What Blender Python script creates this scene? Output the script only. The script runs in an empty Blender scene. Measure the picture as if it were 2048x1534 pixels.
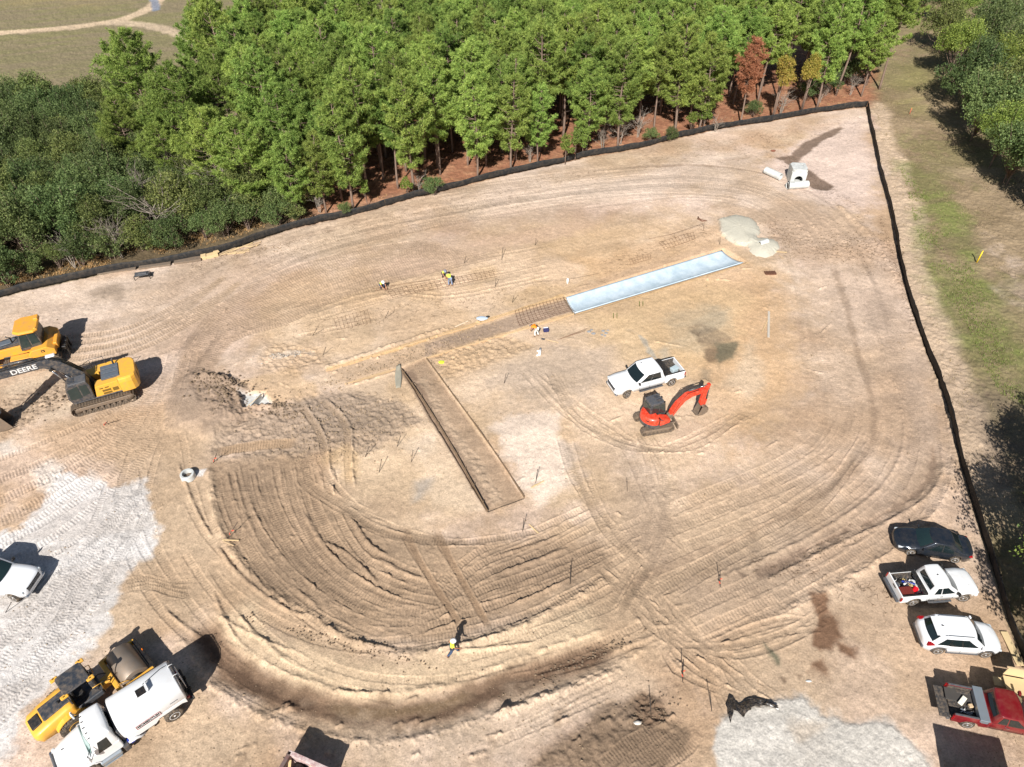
import bpy, bmesh, math, random
import numpy as np
from mathutils import Vector, Matrix
random.seed(7)
SC = bpy.context.scene
COL = SC.collection
R = math.radians
# ------------------------------------------------------------------ camera
CAM_H = 40.0
PITCH = R(43.0)
FPX = 1420.0                      # focal length in photo pixels (photo 2048 wide)
cam_d = bpy.data.cameras.new("camera")
cam_d.sensor_width = 36.0
cam_d.lens = FPX / 2048.0 * 36.0
cam_d.clip_start = 0.5
cam_d.clip_end = 3000.0
cam = bpy.data.objects.new("camera", cam_d)
COL.objects.link(cam)
cam.location = (0, 0, CAM_H)
cam.rotation_euler = (math.pi / 2 - PITCH, 0, 0)
SC.camera = cam
# ------------------------------------------------------------------ light
SUN_EL, SHADOW_AZ = 40.0, 11.5    # shadows run towards +Y, turned 11.5 deg to +X
sx, sy = math.sin(R(SHADOW_AZ)), math.cos(R(SHADOW_AZ))
sun_vec = Vector((-sx * math.cos(R(SUN_EL)), -sy * math.cos(R(SUN_EL)), math.sin(R(SUN_EL))))
sd = bpy.data.lights.new("sun", "SUN")
sd.energy = 5.0
sd.angle = R(0.5)
sd.color = (1.0, 0.972, 0.935)
so = bpy.data.objects.new("sun", sd)
COL.objects.link(so)
so.rotation_euler = (-sun_vec).to_track_quat('-Z', 'Y').to_euler()
w = bpy.data.worlds.new("World")
SC.world = w
w.use_nodes = True
nt = w.node_tree
for n in list(nt.nodes):
    nt.nodes.remove(n)
sky = nt.nodes.new("ShaderNodeTexSky")
sky.sky_type = 'NISHITA'
sky.sun_disc = False
sky.sun_elevation = R(SUN_EL)
sky.sun_rotation = math.atan2(sun_vec.x, sun_vec.y)
bg = nt.nodes.new("ShaderNodeBackground")
bg.inputs[1].default_value = 0.05
wo = nt.nodes.new("ShaderNodeOutputWorld")
nt.links.new(sky.outputs[0], bg.inputs[0])
nt.links.new(bg.outputs[0], wo.inputs[0])
SC.view_settings.view_transform = 'Standard'
SC.view_settings.look = 'None'
SC.view_settings.exposure = 0.46
SC.view_settings.gamma = 1.0
SC.render.engine = 'CYCLES'
SC.cycles.max_bounces = 5
SC.cycles.diffuse_bounces = 2
SC.cycles.glossy_bounces = 2
SC.cycles.transmission_bounces = 3
SC.cycles.transparent_max_bounces = 4
SC.cycles.caustics_reflective = False
SC.cycles.caustics_refractive = False

def G(px, py, z=0.0):
    """point of the plane at height z that the photograph shows at pixel (px, py)"""
    u, v = px - 1024.0, py - 767.0
    dy = FPX * math.cos(PITCH) - v * math.sin(PITCH)
    dz = -FPX * math.sin(PITCH) - v * math.cos(PITCH)
    k = (CAM_H - z) / -dz
    return (u * k, dy * k)

def srgb(r, g, b, k=1.0):
    o = []
    for c in (r, g, b):
        c = c / 255.0
        c = c / 12.92 if c <= 0.04045 else ((c + 0.055) / 1.055) ** 2.4
        o.append(c * k)
    return o

# ------------------------------------------------------------------ materials
MATS = {}
def new_mat(name):
    m = bpy.data.materials.new(name)
    m.use_nodes = True
    nt = m.node_tree
    b = nt.nodes["Principled BSDF"]
    return m, nt, b

def mat(name, col, rough=0.5, metal=0.0, var=0.10, scale=3.0, bump=0.0, bscale=40.0, dirt=None, dirt_amt=0.0, coat=0.0, spec=0.5):
    """paint / metal / wood with a little unevenness and, if asked, dust"""
    if name in MATS:
        return MATS[name]
    m, nt, b = new_mat(name)
    N = nt.nodes.new; L = nt.links.new
    tc = N("ShaderNodeTexCoord")
    nz = N("ShaderNodeTexNoise"); nz.inputs["Scale"].default_value = scale; nz.inputs["Detail"].default_value = 6
    L(tc.outputs["Object"], nz.inputs["Vector"])
    mx = N("ShaderNodeMix"); mx.data_type = 'RGBA'
    a = [max(0, c * (1 - var)) for c in col[:3]] + [1]
    c2 = [min(1, c * (1 + var)) for c in col[:3]] + [1]
    mx.inputs[6].default_value = a; mx.inputs[7].default_value = c2
    L(nz.outputs["Fac"], mx.inputs[0])
    out = mx.outputs[2]
    if dirt is not None:
        n2 = N("ShaderNodeTexNoise"); n2.inputs["Scale"].default_value = scale * 1.7; n2.inputs["Detail"].default_value = 8; n2.inputs["Roughness"].default_value = 0.7
        L(tc.outputs["Object"], n2.inputs["Vector"])
        cr = N("ShaderNodeValToRGB"); cr.color_ramp.elements[0].position = 0.42; cr.color_ramp.elements[1].position = 0.72
        L(n2.outputs["Fac"], cr.inputs[0])
        ml = N("ShaderNodeMath"); ml.operation = 'MULTIPLY'; ml.inputs[1].default_value = dirt_amt
        L(cr.outputs[0], ml.inputs[0])
        m2 = N("ShaderNodeMix"); m2.data_type = 'RGBA'
        L(ml.outputs[0], m2.inputs[0]); L(out, m2.inputs[6]); m2.inputs[7].default_value = list(dirt[:3]) + [1]
        out = m2.outputs[2]
    L(out, b.inputs["Base Color"])
    b.inputs["Roughness"].default_value = rough
    b.inputs["Metallic"].default_value = metal
    b.inputs["Specular IOR Level"].default_value = spec
    if coat:
        b.inputs["Coat Weight"].default_value = coat
        b.inputs["Coat Roughness"].default_value = 0.08
    if bump:
        n3 = N("ShaderNodeTexNoise"); n3.inputs["Scale"].default_value = bscale; n3.inputs["Detail"].default_value = 4
        L(tc.outputs["Object"], n3.inputs["Vector"])
        bp = N("ShaderNodeBump"); bp.inputs["Strength"].default_value = bump; bp.inputs["Distance"].default_value = 0.03
        L(n3.outputs["Fac"], bp.inputs["Height"]); L(bp.outputs[0], b.inputs["Normal"])
    MATS[name] = m
    return m

DUST = srgb(190, 165, 135)
SOILC = srgb(160, 135, 108)

# ------------------------------------------------------------------ object helpers
def tag(o, label=None, cat=None, group=None, kind=None):
    if label: o["label"] = label
    if cat: o["category"] = cat
    if group: o["group"] = group
    if kind: o["kind"] = kind
    return o

def empty(name, loc, rz=0.0, label=None, cat=None, group=None):
    o = bpy.data.objects.new(name, None)
    COL.objects.link(o)
    o.location = loc
    o.rotation_euler = (0, 0, rz)
    o.empty_display_size = 0.3
    return tag(o, label, cat, group)

class MB:
    """collects shapes, then links them as one mesh object"""
    def __init__(s):
        s.v = []; s.f = []; s.sm = []
    def add(s, vs, fs, smooth=False):
        k = len(s.v)
        s.v += [tuple(p) for p in vs]
        s.f += [tuple(i + k for i in f) for f in fs]
        s.sm += [smooth] * len(fs)
        return s
    def box(s, c, d, rz=0.0, ry=0.0, rx=0.0):
        M = Matrix.Translation(c) @ Matrix.Rotation(rz, 4, 'Z') @ Matrix.Rotation(ry, 4, 'Y') @ Matrix.Rotation(rx, 4, 'X')
        h = [x / 2 for x in d]
        vs = [M @ Vector((a * h[0], b * h[1], e * h[2])) for a in (-1, 1) for b in (-1, 1) for e in (-1, 1)]
        return s.add(vs, [(0, 1, 3, 2), (4, 6, 7, 5), (0, 4, 5, 1), (2, 3, 7, 6), (0, 2, 6, 4), (1, 5, 7, 3)])
    def rbox(s, c, d, r=0.04, rz=0.0, ry=0.0, rx=0.0, seg=2):
        """box with rounded vertical edges and chamfered top and bottom"""
        M = Matrix.Translation(c) @ Matrix.Rotation(rz, 4, 'Z') @ Matrix.Rotation(ry, 4, 'Y') @ Matrix.Rotation(rx, 4, 'X')
        hx, hy, hz = [x / 2 for x in d]
        r = min(r, hx * .98, hy * .98, hz * .98)
        def ring(z, ins):
            o = []
            for qx, qy, a0 in ((1, 1, 0), (-1, 1, 90), (-1, -1, 180), (1, -1, 270)):
                for k in range(seg + 1):
                    a = R(a0 + 90.0 * k / seg)
                    o.append(M @ Vector((qx * (hx - r) + (r - ins) * math.cos(a), qy * (hy - r) + (r - ins) * math.sin(a), z)))
            return o
        rs = [ring(-hz, r * .7), ring(-hz + r * .7, 0), ring(hz - r * .7, 0), ring(hz - r * .25, r * .3), ring(hz, r * .9)]
        return s.loft(rs, smooth=False)
    def loft(s, rings, smooth=True, cap=True, closed=True):
        n = len(rings[0]); vs = [p for r_ in rings for p in r_]; fs = []
        for i in range(len(rings) - 1):
            for j in range(n if closed else n - 1):
                a = i * n + j; b = i * n + (j + 1) % n
                fs.append((a, b, b + n, a + n))
        s.add(vs, fs, smooth)
        if cap and closed:
            k = len(s.v) - len(vs)
            s.f.append(tuple(k + j for j in range(n))[::-1]); s.sm.append(False)
            k2 = k + (len(rings) - 1) * n
            s.f.append(tuple(k2 + j for j in range(n))); s.sm.append(False)
        return s
    def tube(s, pts, r, n=8, smooth=True, cap=True):
        pts = [Vector(p) for p in pts]
        rs = [float(q) for q in r] if isinstance(r, (list, tuple)) else [float(r)] * len(pts)
        rings = []
        for i, p in enumerate(pts):
            t = (pts[min(i + 1, len(pts) - 1)] - pts[max(i - 1, 0)])
            if t.length < 1e-6: t = Vector((0, 0, 1))
            t.normalize()
            up = Vector((0, 0, 1)) if abs(t.z) < 0.95 else Vector((1, 0, 0))
            a = t.cross(up).normalized(); b = a.cross(t)
            rings.append([p + rs[i] * (math.cos(2 * math.pi * k / n) * a + math.sin(2 * math.pi * k / n) * b) for k in range(n)])
        return s.loft(rings, smooth, cap)
    def cyl(s, a, b, r, n=16, smooth=True):
        return s.tube([a, b], r, n, smooth)
    def prism(s, prof, y0, y1, axis='y'):
        """closed side profile [(x, z)] pushed from y0 to y1"""
        n = len(prof)
        if axis == 'y': A = [(x, y0, z) for x, z in prof]; B = [(x, y1, z) for x, z in prof]
        elif axis == 'x': A = [(y0, x, z) for x, z in prof]; B = [(y1, x, z) for x, z in prof]
        else: A = [(x, z, y0) for x, z in prof]; B = [(x, z, y1) for x, z in prof]
        fs = [(i, (i + 1) % n, (i + 1) % n + n, i + n) for i in range(n)]
        fs += [tuple(range(n))[::-1], tuple(range(n, 2 * n))]
        return s.add(A + B, fs)
    def xf(s, M):
        s.v = [tuple(M @ Vector(p)) for p in s.v]
        return s
    def build(s, name, m, parent=None, bevel=0.0, label=None, loc=None, rot=None, seg=2, matrix=None):
        me = bpy.data.meshes.new(name)
        me.from_pydata(s.v, [], s.f)
        bm = bmesh.new(); bm.from_mesh(me)
        bmesh.ops.recalc_face_normals(bm, faces=bm.faces)
        bm.to_mesh(me); bm.free()
        me.polygons.foreach_set("use_smooth", s.sm)
        for mm in (m if isinstance(m, (list, tuple)) else [m]): me.materials.append(mm)
        o = bpy.data.objects.new(name, me)
        COL.objects.link(o)
        if parent is not None: o.parent = parent
        if loc is not None: o.location = loc
        if rot is not None: o.rotation_euler = rot
        if bevel:
            bv = o.modifiers.new("bevel", 'BEVEL'); bv.width = bevel; bv.segments = seg; bv.limit_method = 'ANGLE'; bv.angle_limit = R(35)
            bv.harden_normals = False
        if label: o["label"] = label
        return o

def text_mesh(s, size, m, parent, name, M, depth=0.006, align='CENTER', shear=0.0, bold=0.0, sx=1.0):
    cu = bpy.data.curves.new(name, 'FONT')
    cu.body = s; cu.size = size; cu.extrude = depth; cu.align_x = align; cu.align_y = 'CENTER'; cu.shear = shear; cu.offset = bold
    t = bpy.data.objects.new(name, cu)
    COL.objects.link(t)
    dg = bpy.context.evaluated_depsgraph_get()
    me = bpy.data.meshes.new_from_object(t.evaluated_get(dg))
    bpy.data.objects.remove(t)
    o = bpy.data.objects.new(name, me)
    me.materials.clear(); me.materials.append(m)
    COL.objects.link(o)
    o.parent = parent
    o.matrix_local = M @ Matrix.Diagonal((sx, 1, 1, 1))
    return o

ORD = ["first", "second", "third", "fourth", "fifth", "sixth", "seventh", "eighth", "ninth", "tenth", "eleventh", "twelfth", "thirteenth",
       "fourteenth", "fifteenth", "sixteenth", "seventeenth", "eighteenth", "nineteenth", "twentieth", "twenty-first", "twenty-second",
       "twenty-third", "twenty-fourth", "twenty-fifth", "twenty-sixth", "twenty-seventh", "twenty-eighth", "twenty-ninth", "thirtieth"]
# ================================================================== GROUND
rng = np.random.default_rng(11)
def _noise_table(seed):
    return np.random.default_rng(seed).random((256, 256)).astype(np.float32)
def vnoise(x, y, seed=0):
    T = _noise_table(seed)
    xi = np.floor(x).astype(np.int32); yi = np.floor(y).astype(np.int32)
    fx = (x - xi).astype(np.float32); fy = (y - yi).astype(np.float32)
    fx = fx * fx * (3 - 2 * fx); fy = fy * fy * (3 - 2 * fy)
    a = T[xi & 255, yi & 255]; b = T[(xi + 1) & 255, yi & 255]; c = T[xi & 255, (yi + 1) & 255]; d = T[(xi + 1) & 255, (yi + 1) & 255]
    return (a + (b - a) * fx) + ((c + (d - c) * fx) - (a + (b - a) * fx)) * fy
def fbm(x, y, scale, octv=4, seed=0, gain=0.5):
    r = 0; amp = 1.0; tot = 0
    ca, sa = math.cos(0.6), math.sin(0.6)
    u, v = x / scale, y / scale
    for o in range(octv):
        r = r + amp * vnoise(u + 17.3 * o, v - 9.1 * o, seed + o)
        tot += amp; amp *= gain
        u, v = (u * ca - v * sa) * 2.03, (u * sa + v * ca) * 2.03
    return (r / tot).astype(np.float32)
def sstep(a, b, x):
    t = np.clip((x - a) / (b - a), 0, 1)
    return t * t * (3 - 2 * t)

# rows run away from the camera, columns fan out with distance
ys = [7.0]
while ys[-1] < 700:
    Yc = ys[-1]
    hw = (Yc * math.cos(PITCH) + CAM_H * math.sin(PITCH)) * 1024 / FPX
    st = hw * 2.16 / 1500 * 1.22
    if Yc > 112: st *= 1 + (Yc - 112) * 0.05
    ys.append(Yc + st)
pre = [-60, -40, -25, -15, -8, -3, 0, 2, 3.5, 4.7, 5.6, 6.2, 6.6]
YR = np.array(pre + ys, dtype=np.float32)
fine = np.linspace(-1.08, 1.08, 1500)
SS = np.concatenate([[-9, -5, -3, -2.2, -1.7, -1.45, -1.3, -1.22, -1.16, -1.12, -1.1], fine, [1.1, 1.12, 1.16, 1.22, 1.3, 1.45, 1.7, 2.2, 3, 5, 9]]).astype(np.float32)
WR = ((np.maximum(YR, 5) * math.cos(PITCH) + CAM_H * math.sin(PITCH)) * 1024 / FPX).astype(np.float32)
X = WR[:, None] * SS[None, :]
Y = np.repeat(YR[:, None], len(SS), 1)
NR, NC = X.shape
ZB = np.zeros((NR, NC), np.float32)
ZD = np.zeros((NR, NC), np.float32)
C = np.zeros((NR, NC, 3), np.float32)
WET = np.zeros((NR, NC), np.float32)
nA = fbm(X, Y, 14, 5, 1); nB = fbm(X, Y, 3.5, 5, 20); nC = fbm(X, Y, 0.9, 4, 40); nD = fbm(X, Y, 0.28, 3, 60)
nS = fbm(X * 0.35 + Y * 0.12, Y * 1.5 - X * 0.5, 2.2, 4, 80)      # long streaks

def win(x0, x1, y0, y1):
    i0 = int(np.searchsorted(YR, y0)); i1 = int(np.searchsorted(YR, y1)) + 1
    i0 = max(0, i0 - 1); i1 = min(NR, i1)
    if i1 <= i0: return None
    wa, wb = WR[i0], WR[i1 - 1]
    j0 = int(np.searchsorted(SS, min(x0 / wa, x0 / wb))); j1 = int(np.searchsorted(SS, max(x1 / wa, x1 / wb))) + 1
    j0 = max(0, j0 - 1); j1 = min(NC, j1)
    if j1 <= j0: return None
    return slice(i0, i1), slice(j0, j1)

def smooth_line(pts, step=0.8):
    P = [np.array(p, float) for p in pts]
    if len(P) == 2:
        n = max(2, int(np.linalg.norm(P[1] - P[0]) / step)); return np.array([P[0] + (P[1] - P[0]) * t for t in np.linspace(0, 1, n + 1)])
    P = [2 * P[0] - P[1]] + P + [2 * P[-1] - P[-2]]
    out = []
    for i in range(1, len(P) - 2):
        a, b, c, d = P[i - 1:i + 3]
        n = max(1, int(np.linalg.norm(c - b) / step))
        for k in range(n):
            t = k / n
            out.append(0.5 * ((2 * b) + (-a + c) * t + (2 * a - 5 * b + 4 * c - d) * t * t + (-a + 3 * b - 3 * c + d) * t ** 3))
    out.append(P[-2])
    return np.array(out)
def pxline(pts, step=0.8, smooth=True):
    w_ = [G(*p) for p in pts]
    return smooth_line(w_, step) if smooth else np.array(w_)
def offset_line(L, d):
    T = np.gradient(L, axis=0); T /= np.linalg.norm(T, axis=1)[:, None] + 1e-9
    N_ = np.stack([-T[:, 1], T[:, 0]], 1)
    if np.ndim(d) == 0: d = np.full(len(L), d)
    return L + N_ * np.asarray(d)[:, None]

def along(L, margin, fn, chunk=4):
    """fn(sl, d_signed, s, total) for the vertices near each stretch of the polyline L"""
    L = np.asarray(L); seg = np.linalg.norm(np.diff(L, axis=0), axis=1); S0 = np.concatenate([[0], np.cumsum(seg)])
    n = len(L) - 1; tot = S0[-1]
    for k in range(0, n, chunk):
        k1 = min(n, k + chunk)
        a = max(0, k - 1); b = min(n, k1 + 1)
        P = L[a:b + 1]
        sl = win(P[:, 0].min() - margin, P[:, 0].max() + margin, P[:, 1].min() - margin, P[:, 1].max() + margin)
        if sl is None: continue
        x = X[sl]; y = Y[sl]
        best = np.full(x.shape, 1e9, np.float32); bs = np.zeros(x.shape, np.float32); bd = np.zeros(x.shape, np.float32)
        for i in range(a, b):
            ax, ay = L[i]; dx, dy = L[i + 1] - L[i]; l2 = dx * dx + dy * dy + 1e-12
            t = ((x - ax) * dx + (y - ay) * dy) / l2
            if i > 0 or True: t = np.clip(t, 0, 1)
            ex = x - ax - t * dx; ey = y - ay - t * dy
            d = np.hypot(ex, ey); m = d < best
            sg = np.where(dx * (y - ay) - dy * (x - ax) >= 0, 1, -1)
            best = np.where(m, d, best); bs = np.where(m, S0[i] + t * seg[i], bs); bd = np.where(m, sg * d, bd)
        lo = S0[k] if k > 0 else -1; hi = S0[k1] if k1 < n else tot + 1
        ok = (bs >= lo) & (bs < hi) & (best < margin)
        if not ok.any(): continue
        fn(sl, bd, bs, tot, ok)

def blend_col(sl, m, col):
    for i in range(3): C[sl + (i,)] = C[sl + (i,)] * (1 - m) + col[i] * m

def stroke(L, width, col=None, alpha=1.0, soft=0.3, dz=0.0, zsoft=None, wob=0.3, wet=0.0, flat=False, fade=1.5, detail_keep=1.0):
    def fn(sl, d, s, tot, ok):
        dd = np.abs(d) + (nC[sl] - 0.5) * wob * 2 + (nB[sl] - 0.5) * wob
        m = (1 - sstep(width / 2 - soft, width / 2 + soft, dd)) * ok
        if fade: m = m * sstep(0, fade, s) * sstep(0, fade, tot - s)
        if col is not None: blend_col(sl, m * alpha, col)
        if dz: ZB[sl] += dz * m
        if detail_keep < 1: ZD[sl] *= 1 - (1 - detail_keep) * m
        if wet: WET[sl] = np.maximum(WET[sl], m * wet)
    along(L, width / 2 + soft + wob * 1.5 + 0.1, fn)

def berm(L, h=0.12, w=0.18, lump=0.6, fade=0.8, col=None, ca=0.0):
    def fn(sl, d, s, tot, ok):
        m = np.exp(-(d / w) ** 2) * ok * sstep(0, fade, s) * sstep(0, fade, tot - s)
        ZD[sl] += h * m * (1 - lump + lump * 2 * nD[sl]) * (0.4 + 1.2 * nC[sl])
        if col is not None: blend_col(sl, m * ca, col)
    along(L, w * 2.6, fn)

def track(L, w=0.55, pitch=0.21, depth=0.045, col=None, ca=0.5, edge=0.03, kind='crawler', fade=1.0, keep=0.0, sink=0.02, tone=0.0):
    ph = rng.random() * 10; depth *= .72; edge *= .7; tone *= .65
    def fn(sl, d, s, tot, ok):
        e = 0.05
        m = (1 - sstep(w / 2 - e, w / 2 + e, np.abs(d) + (nD[sl] - .5) * 0.08)) * ok * sstep(0, fade, s) * sstep(0, fade, tot - s)
        if kind == 'crawler': q = s + ph
        else: q = s + ph + np.abs(d) * 0.8
        q = q + (nC[sl] - 0.5) * 0.12
        g_ = (0.5 + 0.5 * np.cos(2 * math.pi * q / pitch))
        wear = sstep(0.28, 0.55, nC[sl] * 0.5 + nB[sl] * 0.5)
        z = -sink - depth * (g_ ** 2.2) * (0.35 + 0.65 * wear)
        ZD[sl] = ZD[sl] * (1 - m * (1 - keep)) + z * m
        if edge:
            eb = np.exp(-((np.abs(d) - w / 2 - 0.04) / 0.06) ** 2) * ok * sstep(0, fade, s) * sstep(0, fade, tot - s)
            ZD[sl] += edge * eb * (nD[sl] * 2)
        if col is not None: blend_col(sl, m * ca, col)
        if tone:
            for i in range(3): C[sl + (i,)] *= 1 + tone * m
        # damp soil turned up between the bars
        for i in range(3): C[sl + (i,)] *= 1 - m * 0.09 * (1 - g_)
    along(L, w / 2 + 0.25, fn)

def pair(L, gauge=1.9, **k):
    track(offset_line(L, gauge / 2), **k); track(offset_line(L, -gauge / 2), **k)

def poly_sdf(P, x, y):
    best = np.full(x.shape, 1e18, np.float32); ins = np.zeros(x.shape, bool); n = len(P)
    for i in range(n):
        ax, ay = P[i]; bx, by = P[(i + 1) % n]; dx, dy = bx - ax, by - ay
        t = np.clip(((x - ax) * dx + (y - ay) * dy) / (dx * dx + dy * dy + 1e-12), 0, 1)
        best = np.minimum(best, (x - ax - t * dx) ** 2 + (y - ay - t * dy) ** 2)
        c = (ay > y) != (by > y)
        if abs(dy) > 1e-9: ins ^= c & (x < ax + (y - ay) * dx / dy)
    d = np.sqrt(best)
    return np.where(ins, -d, d)
def patch(pts, col=None, alpha=1.0, soft=0.5, wob=0.8, dz=0.0, wet=0.0, world=False, keep=1.0, mul=None, rough_z=0.0, streak=0.0):
    P = [tuple(p) if world else G(*p) for p in pts]
    xs = [p[0] for p in P]; yy_ = [p[1] for p in P]; mg = soft + wob * 1.5
    sl = win(min(xs) - mg, max(xs) + mg, min(yy_) - mg, max(yy_) + mg)
    if sl is None: return
    d = poly_sdf(P, X[sl], Y[sl]) + (nB[sl] - .5) * wob * 2 + (nC[sl] - .5) * wob * 1.2
    m = 1 - sstep(-soft, soft, d)
    if streak: m = m * (1 - streak + streak * sstep(0.35, 0.65, nS[sl]))
    if col is not None: blend_col(sl, m * alpha, col)
    if mul is not None:
        for i in range(3): C[sl + (i,)] *= 1 + (mul[i] - 1) * m
    if dz: ZB[sl] += dz * m
    if keep < 1: ZD[sl] *= 1 - (1 - keep) * m
    if rough_z: ZD[sl] += m * rough_z * (nD[sl] * 1.2 + nC[sl] - 1.1)
    if wet: WET[sl] = np.maximum(WET[sl], m * wet)

KA = 0.80                                        # photo tone -> albedo
def c_(r, g, b):
    a = np.array(srgb(r, g, b, KA), np.float32); return a * np.array([1.025, .99, .985], np.float32)
SAND, PALE, BROWN, OCHRE, GREYB, DARKB = c_(212, 188, 158), c_(226, 206, 186), c_(186, 160, 130), c_(222, 192, 148), c_(164, 143, 120), c_(132, 112, 92)
GRAV, WETB = c_(228, 226, 221), c_(110, 88, 68)

FENCE_TOP = [(-160, 628), (0, 596), (60, 580), (150, 561), (250, 541), (340, 527), (400, 515), (470, 497), (560, 465), (650, 443), (720, 428), (800, 404), (900, 379), (1000, 354),
             (1100, 332), (1180, 313), (1280, 296), (1350, 278), (1450, 256), (1540, 243), (1640, 225), (1733, 214)]
FENCE_RIGHT = [(1733, 214), (1745, 272), (1762, 352), (1785, 440), (1800, 530), (1817, 600), (1850, 700), (1882, 785), (1902, 855), (1921, 930), (1941, 1000), (1963, 1070), (1987, 1150), (2013, 1235), (2040, 1305), (2075, 1390)]
site = [G(*p) for p in FENCE_TOP + FENCE_RIGHT[1:]] + [(34, -60), (-600, -60), (-600, 70), (-90, 42)]

# ---- base tints everywhere
t = sstep(0.3, 0.7, nA)[..., None]; u_ = sstep(0.35, 0.68, nB)[..., None]
C[:] = SAND * (1 - t) + PALE * t
C[:] = C * (1 - 0.62 * u_) + 0.62 * u_ * BROWN
u2 = sstep(0.42, 0.66, fbm(X, Y, 8.0, 5, 130))[..., None]
C[:] = C * (1 - 0.45 * u2) + 0.45 * u2 * c_(186, 152, 118)
u3 = sstep(0.5, 0.7, fbm(X, Y, 5.0, 5, 150))[..., None]
C[:] = C * (1 - 0.45 * u3) + 0.45 * u3 * c_(236, 214, 196)
ds = poly_sdf(site, X, Y)
out = sstep(-0.25, 0.25, ds)
# ---- outside the fence
FIELD, FIELD2 = c_(150, 138, 108), c_(136, 130, 92)
LITTER, SCRUB = c_(164, 116, 88), c_(112, 98, 74)
mF = out * 1.0
q = sstep(0.35, 0.65, nS)[..., None]
fieldc = FIELD * (1 - q) + FIELD2 * q
C[:] = C * (1 - mF[..., None]) + fieldc * mF[..., None]
xL = X + (nB - .5) * 6
m = out * sstep(-27, -22, xL - (Y - 68) * 0.1) * (1 - sstep(52, 56, xL - (Y - 95) * 0.35)) * (1 - sstep(135, 150, Y))
bb = sstep(0.45, 0.75, nC)[..., None]
lit = LITTER * (1 - bb * 0.4) + c_(190, 150, 115) * bb * 0.4
C[:] = C * (1 - m[..., None]) + lit * m[..., None]
m = out * (1 - sstep(-27, -22, xL - (Y - 68) * 0.1)) * (1 - sstep(92, 98, Y + (nB - .5) * 5)) * sstep(-200, -100, X)
C[:] = C * (1 - m[..., None]) + SCRUB * m[..., None]
# corridor right of the fence
corr = out * sstep(-1.5, 1.5, X - 51 - (Y - 100) * 0.42 + (nB - .5) * 3) * (Y > 0)
corr = np.maximum(corr, out * (X > 30) * (1 - sstep(99, 101, Y)) * sstep(-.6, .6, X - 50 - np.maximum(0, Y - 100)))
gA = sstep(0.42, 0.62, nA + (nC - .5) * 0.5)[..., None]
dry = c_(144, 126, 98) * (1 - u_ * .6) + c_(172, 152, 122) * u_ * .6
cc = dry * (1 - 0.45 * gA) + c_(122, 122, 74) * 0.45 * gA
C[:] = C * (1 - corr[..., None]) + cc * corr[..., None]
nearf = corr * (1 - sstep(2.2, 3.6, ds + (nB - .5) * 2.6)) * sstep(25, 34, Y)
C[:] = C * (1 - nearf[..., None]) + (SAND * .8 + .1 * PALE) * nearf[..., None]
patch([(1800, 330), (1860, 400), (1900, 480), (1960, 560), (2010, 700), (2060, 800), (2060, 720), (1990, 600), (1950, 520), (1930, 430), (1870, 350)], c_(116, 136, 58), .62, 1.6, 2.4, streak=.5)
patch([(1830, 430), (1880, 520), (1920, 640), (1970, 740), (1900, 650), (1850, 560), (1815, 470)], c_(120, 132, 68), .6, 1.2, 1.5, streak=.4)
patch([(1780, 120), (1840, 130), (1890, 250), (1800, 220)], c_(152, 148, 92), .5, 3, 3, streak=.4)
patch([(1985, 470), (2040, 520), (2070, 640), (2010, 560)], PALE, .7, 1.5, 2.5, streak=.6)
patch([(1870, 330), (2000, 340), (2048, 420), (2048, 440), (1960, 380)], c_(178, 158, 130), .6, 1.5, 2.5, streak=.5)
patch([(1900, 760), (2048, 780), (2048, 1000), (1960, 960)], c_(126, 112, 96), .6, 2, 2)
# dirt road in the far field
rd = pxline([(-150, 78), (0, 66), (110, 58), (220, 44), (265, 32), (300, 16), (315, 0), (318, -25)], 2)
stroke(rd, 2.6, c_(214, 192, 160), 1, .5, wob=.5, fade=0)
stroke(pxline([(225, 45), (270, 48), (320, 56), (380, 80), (420, 110)], 2), 2.6, c_(210, 190, 160), .9, .6, wob=.5, fade=0)
stroke(pxline([(312, 20), (310, 5), (300, -10)], 2), 1.5, c_(140, 150, 165), .9, .3, wob=.2, fade=0)
patch([(0, 100), (150, 95), (330, 80), (330, 150), (0, 150)], c_(128, 120, 92), .5, 5, 4, streak=.7)
patch([(0, 10), (200, 8), (260, 0), (200, -20), (0, -20)], c_(168, 150, 108), .6, 4, 4, streak=.6)
# ================================================================== WORKED SOIL
# broad tones
patch([(430, 640), (560, 560), (760, 500), (1100, 440), (1420, 430), (1560, 500), (1600, 650), (1560, 850), (1400, 980), (1250, 900), (1140, 1020), (1080, 900), (700, 900), (650, 760)], OCHRE, .42, 2.5, 3)
patch([(1150, 520), (1420, 450), (1560, 560), (1590, 760), (1480, 900), (1300, 640)], c_(214, 174, 128), .4, 2, 3)
patch([(440, 1180), (620, 1290), (900, 1320), (1200, 1240), (1250, 1290), (900, 1390), (600, 1360), (430, 1260)], c_(204, 168, 128), .45, 1, 1.6)
patch([(60, 860), (330, 800), (380, 900), (200, 930)], c_(190, 152, 116), .5, 1, 1.6)
patch([(1190, 640), (1290, 590), (1420, 560), (1500, 600), (1480, 700), (1380, 760), (1250, 720)], c_(226, 196, 150), .5, 1.5, 2)
patch([(1000, 850), (1110, 830), (1150, 960), (1080, 1010), (1010, 930)], c_(240, 222, 202), .85, .7, 1.6)
patch([(790, 890), (860, 870), (900, 960), (960, 1010), (860, 1000)], c_(238, 218, 192), .8, .6, 1.2)
patch([(1500, 350), (1700, 240), (1745, 380), (1640, 420)], c_(240, 222, 208), .5, 1.2, 2)
patch([(1180, 380), (1330, 340), (1400, 330), (1300, 400)], c_(240, 222, 204), .5, 1, 2)
patch([(700, 930), (800, 880), (880, 900), (950, 1010), (900, 1050), (780, 1000), (720, 990)], c_(226, 200, 165), .6, 1, 1.3)
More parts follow.
